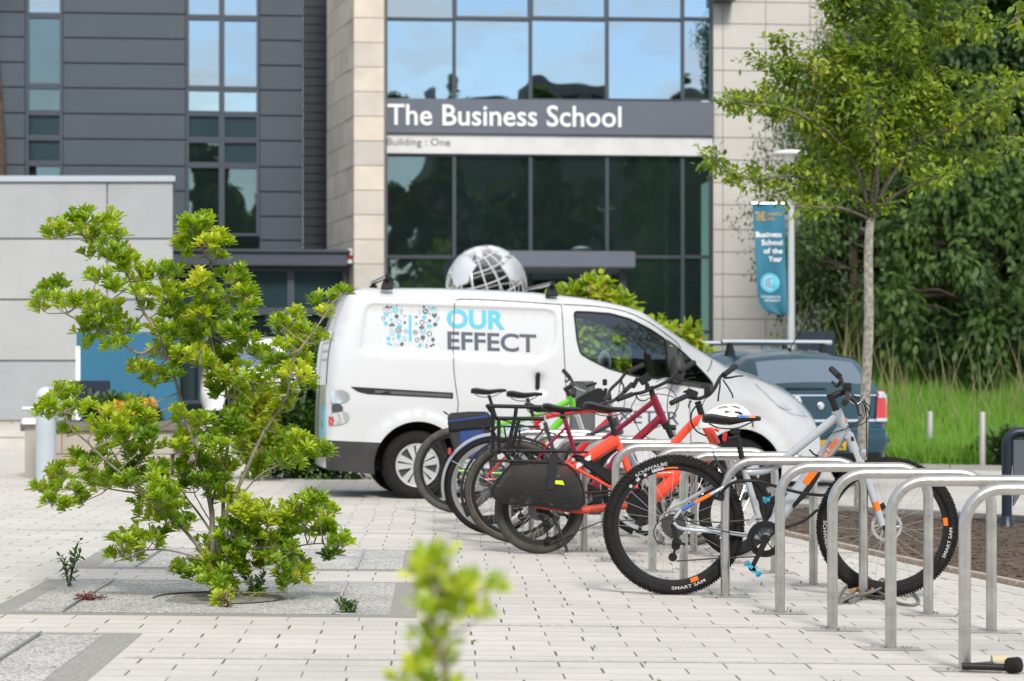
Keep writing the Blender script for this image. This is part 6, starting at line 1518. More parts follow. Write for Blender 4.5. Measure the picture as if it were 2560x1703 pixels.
def crank(bk,c,r,near,far,pm='black',ringm='black',pedal=(.095,.10,.022),ptilt=.5,arm='black',solid=False):
    C=bk.p(*c);Mx=wmat(C,bk.axis);mb=MB();zz=-.055
    n=48
    mb.lathe([(r*(.0 if solid else .62),zz),(r*.97,zz),(r*1.0,zz+.004),(r*.97,zz+.008),(r*(.0 if solid else .62),zz+.008)],Mx,n)
    mb.lathe([(r*.62,zz-.008),(r*.74,zz-.008),(r*.74,zz-.012),(r*.62,zz-.012)],Mx,n)
    for k in range(4):
        a=k*math.pi/2+.6;mb.bar(Mx@Vector((0,0,zz)),Mx@Vector((r*.72*math.cos(a),r*.72*math.sin(a),zz)),.006,.028,bk.axis)
    mb.lathe([(0,-.075),(.02,-.075),(.024,-.05),(.024,.05),(.02,.075),(0,.075)],Mx,20)
    o=mb.build('crankset',M[ringm],bk.root,smooth=40)
    for pt_,y in((near,-.078),(far,.078)):
        E=bk.p(*pt_);E=Vector((E.x,C.y-bk.lean*(E.z-C.z)+y,E.z));S=C+bk.axis*y;mb=MB();mb.bar(S,S.lerp(E,.5),.030,.016,(0,1,0));mb.bar(S.lerp(E,.48),E,.024,.014,(0,1,0));mb.lathe([(0,-.012),(.018,-.012),(.018,.012),(0,.012)],wmat(E,bk.axis),14);a_=mb.build('crank_arm',M[arm],o,smooth=40)
        mb=MB();pc=E+Vector((0,math.copysign(.06,y),0));rt=Matrix.Rotation(ptilt if y<0 else -.15,3,'Y')
        L_,W_,H_=pedal
        mb.box(pc,(.02,W_,H_*.9),rt)
        for dx in(-L_*.45,L_*.45):mb.box(pc+rt@Vector((dx,0,0)),(.012,W_,H_),rt)
        for dy in(-W_*.45,W_*.45):mb.box(pc+rt@Vector((0,dy,0)),(L_*.88,.010,H_*.8),rt)
        for dx in(-L_*.45,L_*.45):
            for dy in(-W_*.42,0,W_*.42):mb.box(pc+rt@Vector((dx,dy,0)),(.005,.005,H_*1.6),rt)
        mb.build('pedal',M[pm],o,smooth=0)
    return o
def fender(bk,C,r,a0,a1,wd,m,name='mudguard',steer=0):
    Mx=wmat(C,bk.axis,steer);mb=MB();n=40;vs=[]
    for i in range(n+1):
        a=a0+(a1-a0)*i/n
        for j in range(7):
            y=-wd+2*wd*j/6;rr=r-.02*(abs(y)/wd)**2;vs.append(Mx@Vector((rr*math.cos(a),rr*math.sin(a),y)))
    mb.add(vs,[(i*7+j,i*7+j+1,(i+1)*7+j+1,(i+1)*7+j) for i in range(n) for j in range(6)])
    return mb.build(name,M[m],bk.root,smooth=60,recalc=False)
def lever(bk,root,pts,r=.006,m='black',name='brake_lever'): 
    return bk.tube(name,pts,[r,r*.6],M[m],root,4,8)
def derail(bk,ax,up_,lo,parent=None):
    mb=MB();a=bk.p(ax[0],ax[1],-.06);u=bk.p(up_[0],up_[1],-.06);l=bk.p(lo[0],lo[1],-.055)
    mb.bar(a,u,.022,.03,(0,1,0));mb.ell(u,(.028,.02,.022));mb.bar(u,l,.012,.026,(0,1,0));
    for q in(u.lerp(l,.25),l):mb.lathe([(0,-.008),(.020,-.008),(.024,0),(.020,.008),(0,.008)],wmat(q,bk.axis),16)
    mb.bar(u+Vector((-.01,-.012,.01)),u+Vector((.045,-.012,-.012)),.014,.022,(0,1,0))
    return mb.build('derailleur',M['black'],bk.root,smooth=40)
def tyretext(bk,s,Mx,r0,cap,a_mid,span,sec,wroot,m='letter_grey',inv=False):
    mb=MB()
    def fn(x,y):
        a=a_mid+span*(x-.5)*(1);rr=r0+cap*y*(1)
        if inv:a=a_mid-span*(x-.5);rr=r0-cap*y
        return Mx@Vector((rr*math.cos(a),rr*math.sin(a),-sec*1.09))
    add_text(mb,s,fn,.01);return mb.build('lettering',M[m],wroot,smooth=0,recalc=False)
# local wheel frame: x points towards +X world, y up for axis pointing away from the camera
# ================================================================== grey mountain bike
b=Bike('mountain_bike','pale grey mountain bike with orange decals and cyan pedals, nearest of the bikes',1684,12.95,.06)
RA=(1684,1309);FA=(2218,1310);R0=.374;SEC=.028
C=b.p(*RA);C.z=b.g+R0*.998
w,Mx,ri=bwheel(b,C,R0,SEC,0,.02,'black','rubber',28,True,disc=.082,cog=.066)
tyretext(b,'SMART SAM',Mx,R0-2*SEC+.038,.016,R(-70),.62,SEC*.97,w,'letter_white',False) if False else None
def bottomtext(bk,s,Mx,R0,SEC,mid,span,w,up=False):
    mb=MB();r_in=R0-1.72*SEC;cap=.017
    def fn(x,y):
        if up: a=mid-span*(x-.5);rr=r_in+cap*y
        else: a=mid+span*(x-.5);rr=r_in+cap*(1-y)
        return Mx@Vector((rr*math.cos(a),rr*math.sin(a),-SEC*1.07))
    add_text(mb,s,fn,.012);mb.build('lettering',M['letter_grey'],w,smooth=0,recalc=False)
bottomtext(b,'SMART SAM',Mx,R0,SEC,R(-76),.56,w);bottomtext(b,'SCHWALBE',Mx,R0,SEC,R(112),.55,w,True)
mb=MB();rr=ri-.010
for (a0,a1,m) in((100,112,'letter_white'),(118,121,'letter_white'),(126,130,'letter_white'),(136,139,'letter_white')):
    q=[]
    vs=[Mx@Vector((r_*math.cos(R(a0+(a1-a0)*i/4)),r_*math.sin(R(a0+(a1-a0)*i/4)),-SEC*.56)) for i in range(5) for r_ in(ri-.014,ri+.002)];mb.add(vs,[(2*i,2*i+1,2*i+3,2*i+2) for i in range(4)])
mb.build('rim_decal',M['letter_grey'],w,recalc=False)
mb=MB();vs=[Mx@Vector((r_*math.cos(R(86+14*i/4)),r_*math.sin(R(86+14*i/4)),-SEC*.57)) for i in range(5) for r_ in(ri-.012,ri-.004)];mb.add(vs,[(2*i,2*i+1,2*i+3,2*i+2) for i in range(4)]);vs=[Mx@Vector((r_*math.cos(R(-73+4*i)),r_*math.sin(R(-73+4*i)),-SEC*.57)) for i in range(3) for r_ in(ri-.02,ri+.004)];mb.add(vs,[(2*i,2*i+1,2*i+3,2*i+2) for i in range(2)]);mb.build('rim_decal',M['orange'],w,recalc=False)
C2=b.p(*FA);C2=Vector((C2.x*1.004,C2.y+.05,gz(C2.x,C2.y)+R0*.998))
w2,Mx2,_=bwheel(b,C2,R0,SEC,R(-5),.02,'black','rubber',28,True,disc=.085)
bottomtext(b,'SMART SAM',Mx2,R0,SEC,R(-14),.5,w2);bottomtext(b,'SCHWALBE',Mx2,R0,SEC,R(-172),.5,w2)
mb=MB();vs=[Mx2@Vector((r_*math.cos(R(2+4*i)),r_*math.sin(R(2+4*i)),-SEC*.57)) for i in range(3) for r_ in(ri-.02,ri+.004)];mb.add(vs,[(2*i,2*i+1,2*i+3,2*i+2) for i in range(2)]);mb.build('rim_decal',M['orange'],w2,recalc=False)
fr=b.multi('frame',[([(1911,1345),(1882,1245),(1858,1165)],.0175,0),
 ([(1860,1180),(1885,1180),(1912,1176),(1945,1161),(1990,1124),(2045,1080),(2092,1042)],(.018,.024),4),
 ([(1911,1343),(1975,1255),(2050,1155),(2108,1076)],(.036,.040),0),([(2091,1026),(2104,1058),(2119,1090)],.0285,0),
 ([(1838,1196,-.015),(1827,1208,-.045),(1760,1245,-.058),(1701,1277,-.064),(1684,1300,-.066)],(.010,.0085),0),([(1838,1194,.015),(1783,1214,.05),(1671,1277,.064),(1682,1305,.066)],(.010,.0085),0),
 ([(1684,1306,-.066),(1705,1322,-.062),(1800,1330,-.05),(1862,1338,-.04),(1905,1345,-.02)],(.0095,.013),3),([(1684,1306,.066),(1705,1315,.062),(1800,1326,.05),(1905,1345,.02)],(.0095,.013),3)],M['f_grey'],n=16)
mb=MB();Cb=b.p(1911,1345);mb.lathe([(.025,-.045),(.025,.045)],wmat(Cb,b.axis),20);mb.build('bottom_bracket',M['f_grey'],fr)
b.tube('stay_decal',[(1776,1236.5,-.0565),(1738,1257,-.0605)],.0103,M['orange'],fr);b.tube('stay_decal',[(1737,1257.5,-.0606),(1704,1275.5,-.0638)],.0100,M['blue'],fr)
# down tube decals and lettering
def along(bk,p0,p1,off):      # map (x,y) onto a tube side facing the camera
    A=bk.p(*p0);B=bk.p(*p1);d=(B-A);n_=Vector((-d.z,0,d.x)).normalized()
    return lambda x,y:A+d*x+n_*y+Vector((0,off,0))
f_=along(b,(1962,1272),(2108,1076),-.0415)
mb=MB();vs=[f_(x,y) for x in np.linspace(.33,.63,9) for y in(-.020,.018)];mb.add(vs,[(2*i,2*i+1,2*i+3,2*i+2) for i in range(8)]);mb.build('tube_decal',M['orange'],fr,recalc=False)
mb=MB();add_text(mb,'CUBE',lambda x,y:f_(.65+.24*x,-.012+.028*y),.03);mb.build('lettering',M['orange'],fr,smooth=0,recalc=False)
mb=MB();A1=b.p(2112,1050);mb.box(A1+Vector((0.006,-.029,0)),(.008,.002,.022));mb.build('head_badge',M['orange'],fr)
# guard under the down tube
mb=MB();q0=b.pp([(2072,1102,0),(2048,1138,0),(2022,1180,0),(1992,1222,0),(1966,1252,0)]);q1=b.pp([(2082,1097,0),(2069,1142,0),(2047,1192,0),(2016,1238,0),(1982,1272,0)])
for sg in(-1,1):
    pass
mb.prism([q+Vector((0,-.034,0)) for q in q0]+[q+Vector((0,-.034,0)) for q in q1[::-1]],[q+Vector((0,.034,0)) for q in q0]+[q+Vector((0,.034,0)) for q in q1[::-1]]);mb.build('down_tube_guard',M['black'],b.root,bevel=.006)
b.tube('guard_strap',[(2023,1124,-.036),(2035,1136,-.043),(2048,1142,-.030)],.005,M['black'],b.root)
# fork
fk=b.multi('fork',[([(2119,1088),(2124,1096)],.03,0),([(2124,1093,-.052),(2126,1100,-.052),(2137,1128,-.052)],.025,0),([(2124,1093,.052),(2137,1128,.052)],.025,0),([(2124,1096,-.052),(2124,1096,.052)],.026,0),
 ([(2150,1152,-.055),(2171,1205,-.056),(2196,1282,-.058),(2206,1314,-.060)],(.0215,.018),0),([(2150,1152,.055),(2171,1205,.056),(2206,1314,.060)],(.0215,.018),0),([(2157,1136,-.05),(2160,1128,0),(2157,1136,.05)],.015,3)],M['f_grey'],n=16)
b.multi('stanchions',[([(2130,1108,-.054),(2156,1170,-.055)],.0155,0),([(2130,1108,.054),(2156,1170,.055)],.0155,0)],M['chrome'],fk)
b.tube('fork_decal',[(2187,1254,-.0585),(2194,1276,-.0595)],.0195,M['orange'],fk)
b.tube('lockout_knob',[(2128,1098,-.074),(2134,1096,-.074)],.012,M['black'],fk)
# cockpit
b.tube('steerer',[(2091,1027),(2080,998)],.0185,M['black'],b.root);stm=b.tube('stem',[(2078,992),(2096,984),(2114,980)],.0185,M['black'],b.root);b.tube('stem_cap',[(2078,998),(2075,985)],.020,M['black'],stm)
hb=b.tube('handlebar',[(2116,1004,-.33),(2119,992,-.22),(2119,982,-.09),(2114,979,0),(2112,972,.09),(2105,957,.18),(2098,940,.23),(2084,926,.33)],.0125,M['black'],b.root,4)
b.tube('grip',[(2111,1008,-.345),(2119,993,-.22)],.0175,M['grip'],hb);b.tube('grip',[(2079,923,.345),(2098,941,.22)],.0175,M['grip'],hb)
lever(b,hb,[(2121,994,-.2),(2134,1002,-.21),(2143,1016,-.25),(2147,1036,-.31),(2151,1038,-.33)],.009);lever(b,hb,[(2122,1000,-.2),(2138,1010,-.2),(2150,1006,-.2),(2163,988,-.2)],.005,'alu','shift_lever')
lever(b,hb,[(2104,952,.17),(2092,966,.2),(2082,956,.26),(2080,957,.31)],.011);mb=MB();mb.ell(b.p(2118,972,-.05),(.026,.022,.026));mb.lathe([(.02,-.012),(.024,-.012),(.024,.016),(.012,.02),(0,.02)],Matrix.Translation(b.p(2118,966,-.05)),16);mb.build('bell',M['black'],hb)
cab=[]
for k,(pts) in enumerate(([(2128,985,-.1),(2150,1000,-.12),(2168,1022,-.1),(2172,1040,-.06),(2160,1058,-.05),(2130,1068,-.04),(2095,1078,-.045),(2066,1090,-.04),(2056,1099,-.03)],[(2128,985,-.02),(2155,1005,0),(2163,1030,0),(2150,1055,-.03),(2122,1068,-.04)],[(2128,988,.05),(2148,1004,.06),(2158,1026,.04),(2146,1052,0),(2118,1067,-.035)],[(2130,992,-.12),(2160,1000,-.14),(2166,1040,-.1),(2166,1090,-.07),(2167,1140,-.06)],[(2150,1000,-.1),(2174,1016,-.1),(2174,1038,-.08)])):
    cab.append((pts,.0028,6))
b.multi('cables',cab,M['black'],hb,n=6)
sp_=b.tube('seatpost',[(1861,1172),(1846,1105),(1837,1070)],.0155,M['black'],b.root);b.tube('seat_clamp',[(1855,1170),(1858,1163)],.023,M['black'],sp_);b.tube('clamp_lever',[(1858,1168,-.02),(1872,1162,-.04)],.006,M['black'],sp_)
sd_=saddle(b,(1756,1041),(1902,1043),'sadl',.074)
for (pts,m) in(([(.60,.80)],'blue'),([(.80,.90)],'orange')):
    A=b.p(1756,1041);B=b.p(1902,1043);t0,t1=pts[0];mb=MB()
    for i in range(1):
        vs=[]
        for t_ in np.linspace(t0,t1,5):
            hw=.0265 if t_<.7 else .019-.004*(t_-.7)
            for k in range(7):
                an=R(-20)+R(220)*k/6;c=A.lerp(B,t_);vs.append(c+Vector((0,-(hw+.002)*math.cos(an),.0095*max(-.6,math.sin(an))-.001)))
        mb.add(vs,[(j*7+k,j*7+k+1,(j+1)*7+k+1,(j+1)*7+k) for j in range(4) for k in range(6)])
    mb.build('saddle_patch',M[m],sd_,smooth=70,recalc=False)
mb=MB();A=b.p(1838,1078);mb.box(A,(.05,.045,.03));mb.build('post_head',M['black'],sp_,bevel=.006)
mb=MB();q=b.p(1812,1092,-.01);mb.box(q,(.022,.03,.055),Matrix.Rotation(.15,3,'Y'));rl=mb.build('rear_light',M['redlamp'],sp_,bevel=.006);b.tube('light_bracket',[(1820,1096,-.01),(1842,1092,-.01)],.008,M['black'],rl)
crank(b,(1911,1345),.098,(1876,1417),(1938,1250),'pedal_blue',ptilt=.75)
b.multi('chain',[([(1690,1403,-.05),(1800,1396,-.052),(1905,1391,-.055)],.0042,3),([(1695,1279,-.04),(1721,1303,-.045),(1800,1306,-.05),(1908,1297,-.055)],.0042,0)],M['chainm'],n=6)
derail(b,(1684,1315),(1692,1356),(1682,1393));b.tube('gear_cable',[(1870,1338,-.07),(1790,1325,-.075),(1720,1304,-.075),(1680,1297,-.09),(1650,1302,-.095),(1635,1325,-.09),(1640,1350,-.08),(1660,1362,-.07)],.003,M['black'],b.root,6,6)
mb=MB();A=b.p(1880,1300,-.06);mb.box(A,(.02,.03,.075),Matrix.Rotation(.8,3,'Y'));mb.build('front_derailleur',M['alu'],b.root,bevel=.005)
b.tube('disc_caliper',[(1712,1284,.04),(1735,1292,.04)],.016,M['black'],b.root);b.tube('disc_caliper',[(2197,1272,.045),(2212,1262,.045)],.016,M['black'],b.root)
# flexible guard over the rear tyre
mb=MB();pts=[(1781,1129),(1788,1146),(1798,1164),(1812,1181),(1836,1196)];lo=[(1781,1131),(1792,1163),(1807,1185),(1806,1203),(1794,1221)]
n=6;vs=[]
for k in range(n+1):
    y=-.038+.076*k/n;bow=.012*(1-(y/.038)**2)
    for p0,p1 in zip(pts,lo):
        vs.append(b.p(p0[0],p0[1],y)+Vector((0,0,bow)))
m_=len(pts);mb.add(vs,[(k*m_+i,k*m_+i+1,(k+1)*m_+i+1,(k+1)*m_+i) for k in range(n) for i in range(m_-1)])
for y in(-.038,.038):
    a_=[b.p(*p,y) for p in pts];c_=[b.p(*p,y) for p in lo];mb.add(a_+c_,[(i,i+1,m_+i+1,m_+i) for i in range(m_-1)])
mb.build('mudguard',M['black'],b.root,smooth=60,recalc=False)
# ================================================================== orange cargo bike
b=Bike('cargo_bike','orange red longtail cargo bike with a black mesh side bag and tall rear rack',1348,15.85,.04)
g0=b.g;C=b.p(1348,1276);C.z=g0+.294;w,Mx,ri=bwheel(b,C,.294,.032,0,.026,'black','dustyrubber',32,False,None,.0,.075)
C2=b.p(1838,1276);C2.z=gz(C2.x,C2.y)+.285;bwheel(b,C2,.285,.030,R(30),.022,'black','rubber',32,False,None,.08)
fr=b.multi('frame',[([(1392,1196,-.0),(1427,1172),(1541,1100)],.044,0),([(1535,1086),(1562,1150),(1602,1262)],.023,0),([(1606,1258),(1653,1229),(1708,1177),(1768,1141),(1793,1113)],(.05,.040),4),
 ([(1572,1190),(1610,1187),(1690,1184)],.026,0),([(1574,1192),(1640,1160),(1687,1107),(1723,1067),(1748,1048),(1757,1045)],(.024,.030),5),([(1754,1042),(1790,1112)],.033,0),
 ([(1410,1155,-.03),(1470,1188,-.03),(1530,1219,-.03),(1598,1262,-.03)],.011,0),([(1410,1155,.03),(1530,1219,.03),(1598,1262,.03)],.011,0)],M['f_orange'],n=16)
ch=MB();
for y in(-.075,.075):
    pts=b.pp([(1338,1266,y),(1400,1272,y*.95),(1450,1276,y*.9),(1500,1270,y*.8),(1600,1262,y*.5)]);ch.tube(spline(pts,4),[.012+.013*min(1,i/9) for i in range(17)],12)
ch.build('chain_stay',mat('scuffed_orange',(.50,.055,.025),.6,vs=30,va=.4),fr)
mb=MB();A=along(b,(1440,1165),(1480,1140),-.045)
fdl=along(b,(1438,1168),(1480,1141),-.0452);mb.add([fdl(0,-.012),fdl(.85,-.012),fdl(1.0,.016),fdl(.15,.016)],[(0,1,2,3)]);mb.build('tube_decal',M['letter_white'],fr,recalc=False)
b.multi('fork',[([(1793,1115,0),(1800,1138,0)],.03,0),([(1800,1136,-.06),(1815,1180,-.062),(1838,1276,-.065)],(.022,.014),0),([(1800,1136,.06),(1838,1276,.065)],(.022,.014),0),([(1800,1136,-.06),(1800,1136,.06)],.024,0)],M['black'])
mb=MB();q=[(1424,1140),(1448,1136),(1546,1186),(1534,1215),(1518,1209)];mb.prism(b.pp(q,-.055),b.pp(q,.055));bt=mb.build('battery',M['black'],b.root,bevel=.012)
mb=MB();mb.lathe([(0,-.058),(.012,-.058),(.012,-.052)],wmat(b.p(1433,1148,0),b.axis),14);mb.build('battery_lock',M['chrome'],bt)
mb=MB();mb.lathe([(0,-.07),(.085,-.07),(.098,-.05),(.098,.05),(.085,.07),(0,.07)],wmat(b.p(1600,1262),b.axis),32);mb.build('motor',M['black'],b.root)
crank(b,(1600,1262),.10,(1598,1336),(1602,1190),'alu',solid=True,ptilt=.35,pedal=(.10,.09,.02))
sp_=b.tube('seatpost',[(1538,1092),(1530,1062),(1522,1040)],.017,M['black'],b.root);b.tube('seat_clamp',[(1538,1090),(1534,1080)],.025,M['black'],sp_);saddle(b,(1460,1008),(1582,1024),'sadl',.085)
# rack with tall rail cage
rk=b.multi('rear_rack',[([(1228,1127,-.13),(1414,1128,-.13)],.013,0),([(1228,1127,.13),(1414,1128,.13)],.013,0),([(1414,1129,-.12),(1470,1131,-.05)],.007,0),([(1225,1152,-.15),(1405,1154,-.15)],.010,0),([(1228,1127,-.13),(1228,1127,.13)],.012,0),([(1300,1127,-.13),(1300,1127,.13)],.011,0),([(1400,1128,-.13),(1400,1128,.13)],.011,0),
 ([(1260,1130,-.12),(1300,1180,-.10),(1345,1262,-.08)],.010,0),([(1260,1130,.12),(1345,1262,.08)],.010,0),([(1360,1130,-.13),(1362,1153,-.15)],.009,0),([(1240,1130,-.13),(1240,1153,-.15)],.009,0)],M['black'])
b.multi('rack_cage',[([(1217,1015,-.13),(1355,1018,-.13)],.0135,0),([(1240,1046,.15),(1360,1047,.15)],.0135,0),([(1232,1018,-.13),(1232,1124,-.13)],.0145,0),([(1291,1018,-.13),(1288,1040,-.13),(1269,1124,-.13)],.013,0),([(1247,1046,.15),(1247,1120,.13)],.013,0),([(1298,1046,.15),(1280,1120,.13)],.013,0),([(1218,1015,-.13),(1232,1035,.05),(1241,1046,.15)],.012,0)],M['black'],rk)
mb=MB();
pts=spline(b.pp([(1219,1030,-.14),(1226,1060,-.15),(1240,1090,-.16),(1250,1125,-.16),(1268,1137,-.17),(1288,1130,-.18),(1300,1112,-.18),(1300,1085,-.17),(1284,1068,-.16),(1262,1066,-.15),(1236,1072,-.15),(1215,1082,-.13),(1208,1070,-.1),(1214,1050,-.1)]),6);mb.tube(pts,.0045,6);mb.build('bungee_cord',M['black'],rk)
# side bag: net with a woven fill and black binding
bag=[(1280,1160),(1361,1157),(1400,1159),(1418,1162),(1437,1178),(1451,1202),(1459,1231),(1460,1259),(1445,1273),(1418,1276),(1355,1265),(1273,1260),(1243,1251),(1228,1235),(1230,1223),(1243,1202),(1263,1176)]
def netmat():
    m,t,bb=nt('bag_netting');bb.inputs['Base Color'].default_value=(.014,.0135,.0125,1);bb.inputs['Roughness'].default_value=.7
    tc=N(t,'ShaderNodeTexCoord');sp=N(t,'ShaderNodeSeparateXYZ');L(t,tc.outputs['Object'],sp.inputs[0])
    def cell(o):
        a=N(t,'ShaderNodeMath',operation='MULTIPLY');a.inputs[1].default_value=150;L(t,o,a.inputs[0]);f=N(t,'ShaderNodeMath',operation='FRACT');L(t,a.outputs[0],f.inputs[0]);g=N(t,'ShaderNodeMath',operation='GREATER_THAN');g.inputs[1].default_value=.55;L(t,f.outputs[0],g.inputs[0]);return g.outputs[0]
    mu=N(t,'ShaderNodeMath',operation='MULTIPLY');L(t,cell(sp.outputs['X']),mu.inputs[0]);L(t,cell(sp.outputs['Z']),mu.inputs[1])
    tr=N(t,'ShaderNodeBsdfTransparent');mx=N(t,'ShaderNodeMixShader');L(t,mu.outputs[0],mx.inputs[0]);L(t,bb.outputs[0],mx.inputs[1]);L(t,tr.outputs[0],mx.inputs[2]);L(t,mx.outputs[0],t.nodes['Material Output'].inputs['Surface']);return m
Vp,f2=cdt(rs(bag,12),[],[],14);mb=MB()
def bagy(x,y):d=pdist((x,y),bag);return -.155-.035*min(1,d/35)
mb.add([b.p(p.x,p.y,bagy(p.x,p.y)) for p in Vp],[f for f,c in f2]);bg_=mb.build('side_bag',netmat(),b.root,recalc=False,smooth=60)
mb=MB();mb.add([b.p(p.x,p.y,-.125) for p in Vp],[f for f,c in f2]);mb.build('bag_back',netmat(),bg_,recalc=False)
mb=MB();mb.tube([b.p(x,y,-.156) for x,y in rs(bag,8)],.007,6,closed=True);mb.build('binding',M['black'],bg_)
def bagpatch(pts,m,name,out):
    mb=MB();Vq,fq=cdt(rs(pts,8),[],[],10);mb.add([b.p(p.x,p.y,bagy(p.x,p.y)-out) for p in Vq],[f for f,c in fq]);return mb.build(name,M[m],bg_,recalc=False,smooth=60)
bagpatch([(1367,1190),(1398,1188),(1430,1258),(1352,1258)],'sadl','pocket',.005);M['hiviz']=mat('hiviz_tag',(.62,.80,.01),.6);bagpatch([(1388,1201),(1407,1202),(1411,1213),(1388,1210)],'hiviz','tag_loop',.010)
mb=MB();q=[(1375,1134),(1395,1134),(1394,1150),(1390,1190),(1384,1225),(1368,1222),(1370,1190)];mb.prism([b.p(x,y,bagy(x,max(y,1165))-.016) for x,y in q],[b.p(x,y,bagy(x,max(y,1165))-.009) for x,y in q]);mb.build('bag_strap',M['black'],bg_)
# kickstand, derailleur
b.multi('kickstand',[([(1352,1278,-.05),(1380,1290,-.08),(1402,1332,-.12),(1418,1378,-.17)],(.012,.010),3)],M['black']);derail(b,(1348,1290),(1366,1310),(1370,1350))
b.multi('chain',[([(1372,1358,-.05),(1430,1334,-.05),(1500,1305,-.05),(1590,1300,-.055)],.0045,0),([(1350,1252,-.04),(1460,1244,-.045),(1600,1224,-.055)],.0045,0)],M['chainm'],n=6);b.tube('chain_guide',[(1462,1232,-.06),(1600,1222,-.06)],.008,M['black'],b.root)
# cockpit
b.tube('steerer',[(1757,1046),(1744,1004)],.022,M['black'],b.root);hb=b.tube('handlebar',[(1684,1004,-.29),(1712,992,-.2),(1735,996,-.1),(1751,996,-.03),(1764,990,.03),(1783,976,.12),(1796,952,.19),(1806,938,.24),(1836,919,.31)],.0125,M['black'],b.root,4)
b.tube('grip',[(1678,1008,-.31),(1714,991,-.20)],.0175,M['grip'],hb);b.tube('grip',[(1809,938,.22),(1839,916,.32)],.0185,M['grip'],hb)
lever(b,hb,[(1728,1002,-.16),(1722,1012,-.17),(1722,1020,-.2)],.006);lever(b,hb,[(1810,945,.2),(1828,944,.16),(1840,941,.12),(1858,940,.1)],.008)
mb=MB();mb.box(b.p(1730,984,-.12),(.075,.05,.05),Matrix.Rotation(.4,3,'Y'));mb.box(b.p(1718,978,-.12),(.06,.05,.015),Matrix.Rotation(-.25,3,'Y'));mb.box(b.p(1768,978,.04),(.04,.05,.06));mb.build('display',M['black'],hb,bevel=.006)
b.multi('cables',[([(1745,1010,-.05),(1730,1030,-.08),(1728,1055,-.08),(1742,1078,-.06),(1765,1090,-.05)],.006,6),([(1797,955,.15),(1780,985,.1),(1762,1000,.05),(1750,1030,0)],.003,5)],M['black'],hb,n=6)
b.multi('lock_bracket',[([(1786,1072,-.03),(1797,1078,-.03)],.010,0)],M['f_orange'],fr)
# ================================================================== helmet on the bar
hp=Bike.p
D=15.55;c0=P(1815,1037,D);hm=thing('helmet','white vented cycle helmet hanging by its straps from the cargo bike handlebar','helmet',(c0.x,D,c0.z))
def hel(u,v,k=1.0):   # u along -1..1 (rear..front), v around 0..pi
    px=1747+ (1884-1747)*(u+1)/2;top=1078-78*math.sqrt(max(0,1-abs(u)**2.2))*(.82+.12*u);w=.088*math.sqrt(max(0,1-abs(u)**2.4))
    low=1072-(u+1)*8+ (u<-.5)*0
    z=math.sin(v);y=math.cos(v);py=low+(top-low)*z;q=P(px,py,D);return Vector((q.x,D+y*w*k,q.z+ (q.z-P(px,low,D).z)*(k-1)))
mb=MB();nu,nv=40,24;vs=[];fs=[]
vents=[(.18,.10,.22,.10),(.62,.12,.20,.09),(-.15,.35,.25,.10),(.38,.38,.20,.08),(-.5,.20,.16,.08),(.05,.62,.22,.08),(.5,.62,.16,.07)]
ventpoly=[((-.30,.52),(.02,.25)),((.12,.50),(.46,.26)),((.20,.74),(.52,.56)),((-.12,.80),(.16,.66)),((-.55,.78),(-.28,.62)),((-.18,1.12),(.3,.98))]
def isv(u,v):
    vv=min(v,math.pi-v)/(math.pi/2)
    for (cx,cz,ru,rv) in((-.15,.70,.19,.085),(.32,.66,.17,.075),(.42,.40,.17,.05),(.02,.44,.13,.04),(-.48,.42,.14,.06),(.1,.95,.3,.05)):
        if ((u-cx)/ru)**2+((vv-cz+.12*(u-cx))/rv)**2<1:return True
    return False
NU,NV=80,48;vs=[hel(-1+2*i/NU,math.pi*j/NV) for i in range(NU+1) for j in range(NV+1)]
fs=[(i*(NV+1)+j,(i+1)*(NV+1)+j,(i+1)*(NV+1)+j+1,i*(NV+1)+j+1) for i in range(NU) for j in range(NV) if not isv(-1+2*(i+.5)/NU,math.pi*(j+.5)/NV)]
mb.add(vs,fs);o=mb.build('shell',mat('helmet_white',(.72,.71,.69),.3,coat=.4),hm,smooth=70,doubles=True)
sm=o.modifiers.new('s','SOLIDIFY');sm.thickness=.012;sm.offset=-1
mb=MB();mb.add([hel(-1+2*i/20,math.pi*j/12,.80)+Vector((0,0,.0)) for i in range(21) for j in range(13)],[(i*13+j,(i+1)*13+j,(i+1)*13+j+1,i*13+j+1) for i in range(20) for j in range(12)]);mb.build('liner',M['black'],hm,smooth=70)
mb=MB();hpt=P(1800,950,D+.15);mb.tube([hpt+Vector((.0,0,.02)),P(1800,965,D+.1),P(1797,985,D-.02),P(1795,1003,D-.06)],.006,5);mb.tube([hpt+Vector((.02,0,.0)),P(1820,968,D+.1),P(1830,985,D),P(1832,994,D-.02)],.0055,5);mb.build('straps',M['black'],hm)
# ================================================================== burgundy bike
b=Bike('trekking_bike','burgundy trekking bike with black mudguard and low sloping top tube',1289,16.8,.05)
C=b.p(1289,1228);C.z=b.g+.359;w,Mx,_=bwheel(b,C,.359,.026,0,.02,'black','oldtyre',32,False,'tan',.07,.05,'steel_dark')
C2=b.p(1742,1232);C2.z=gz(C2.x,C2.y)+.359;bwheel(b,C2,.359,.026,R(22),.02,'black','oldtyre',32,False,'tan',.08,0,'spoke')
fr=b.multi('frame',[([(1411,1046),(1436,1127),(1466,1236)],.017,0),([(1633,1004),(1560,1062),(1470,1127),(1450,1150)],(.0195,.018),0),([(1652,1044),(1560,1128),(1468,1234)],(.030,.028),0),([(1632,990),(1662,1060)],.028,0),
 ([(1416,1068,-.02),(1363,1121,-.05),(1289,1226,-.062)],.0095,0),([(1416,1068,.02),(1363,1121,.05),(1289,1226,.062)],.0095,0),([(1289,1230,-.062),(1380,1236,-.05),(1466,1238,-.03)],.011,0),([(1289,1230,.062),(1466,1238,.03)],.011,0)],M['f_burg'],n=14)
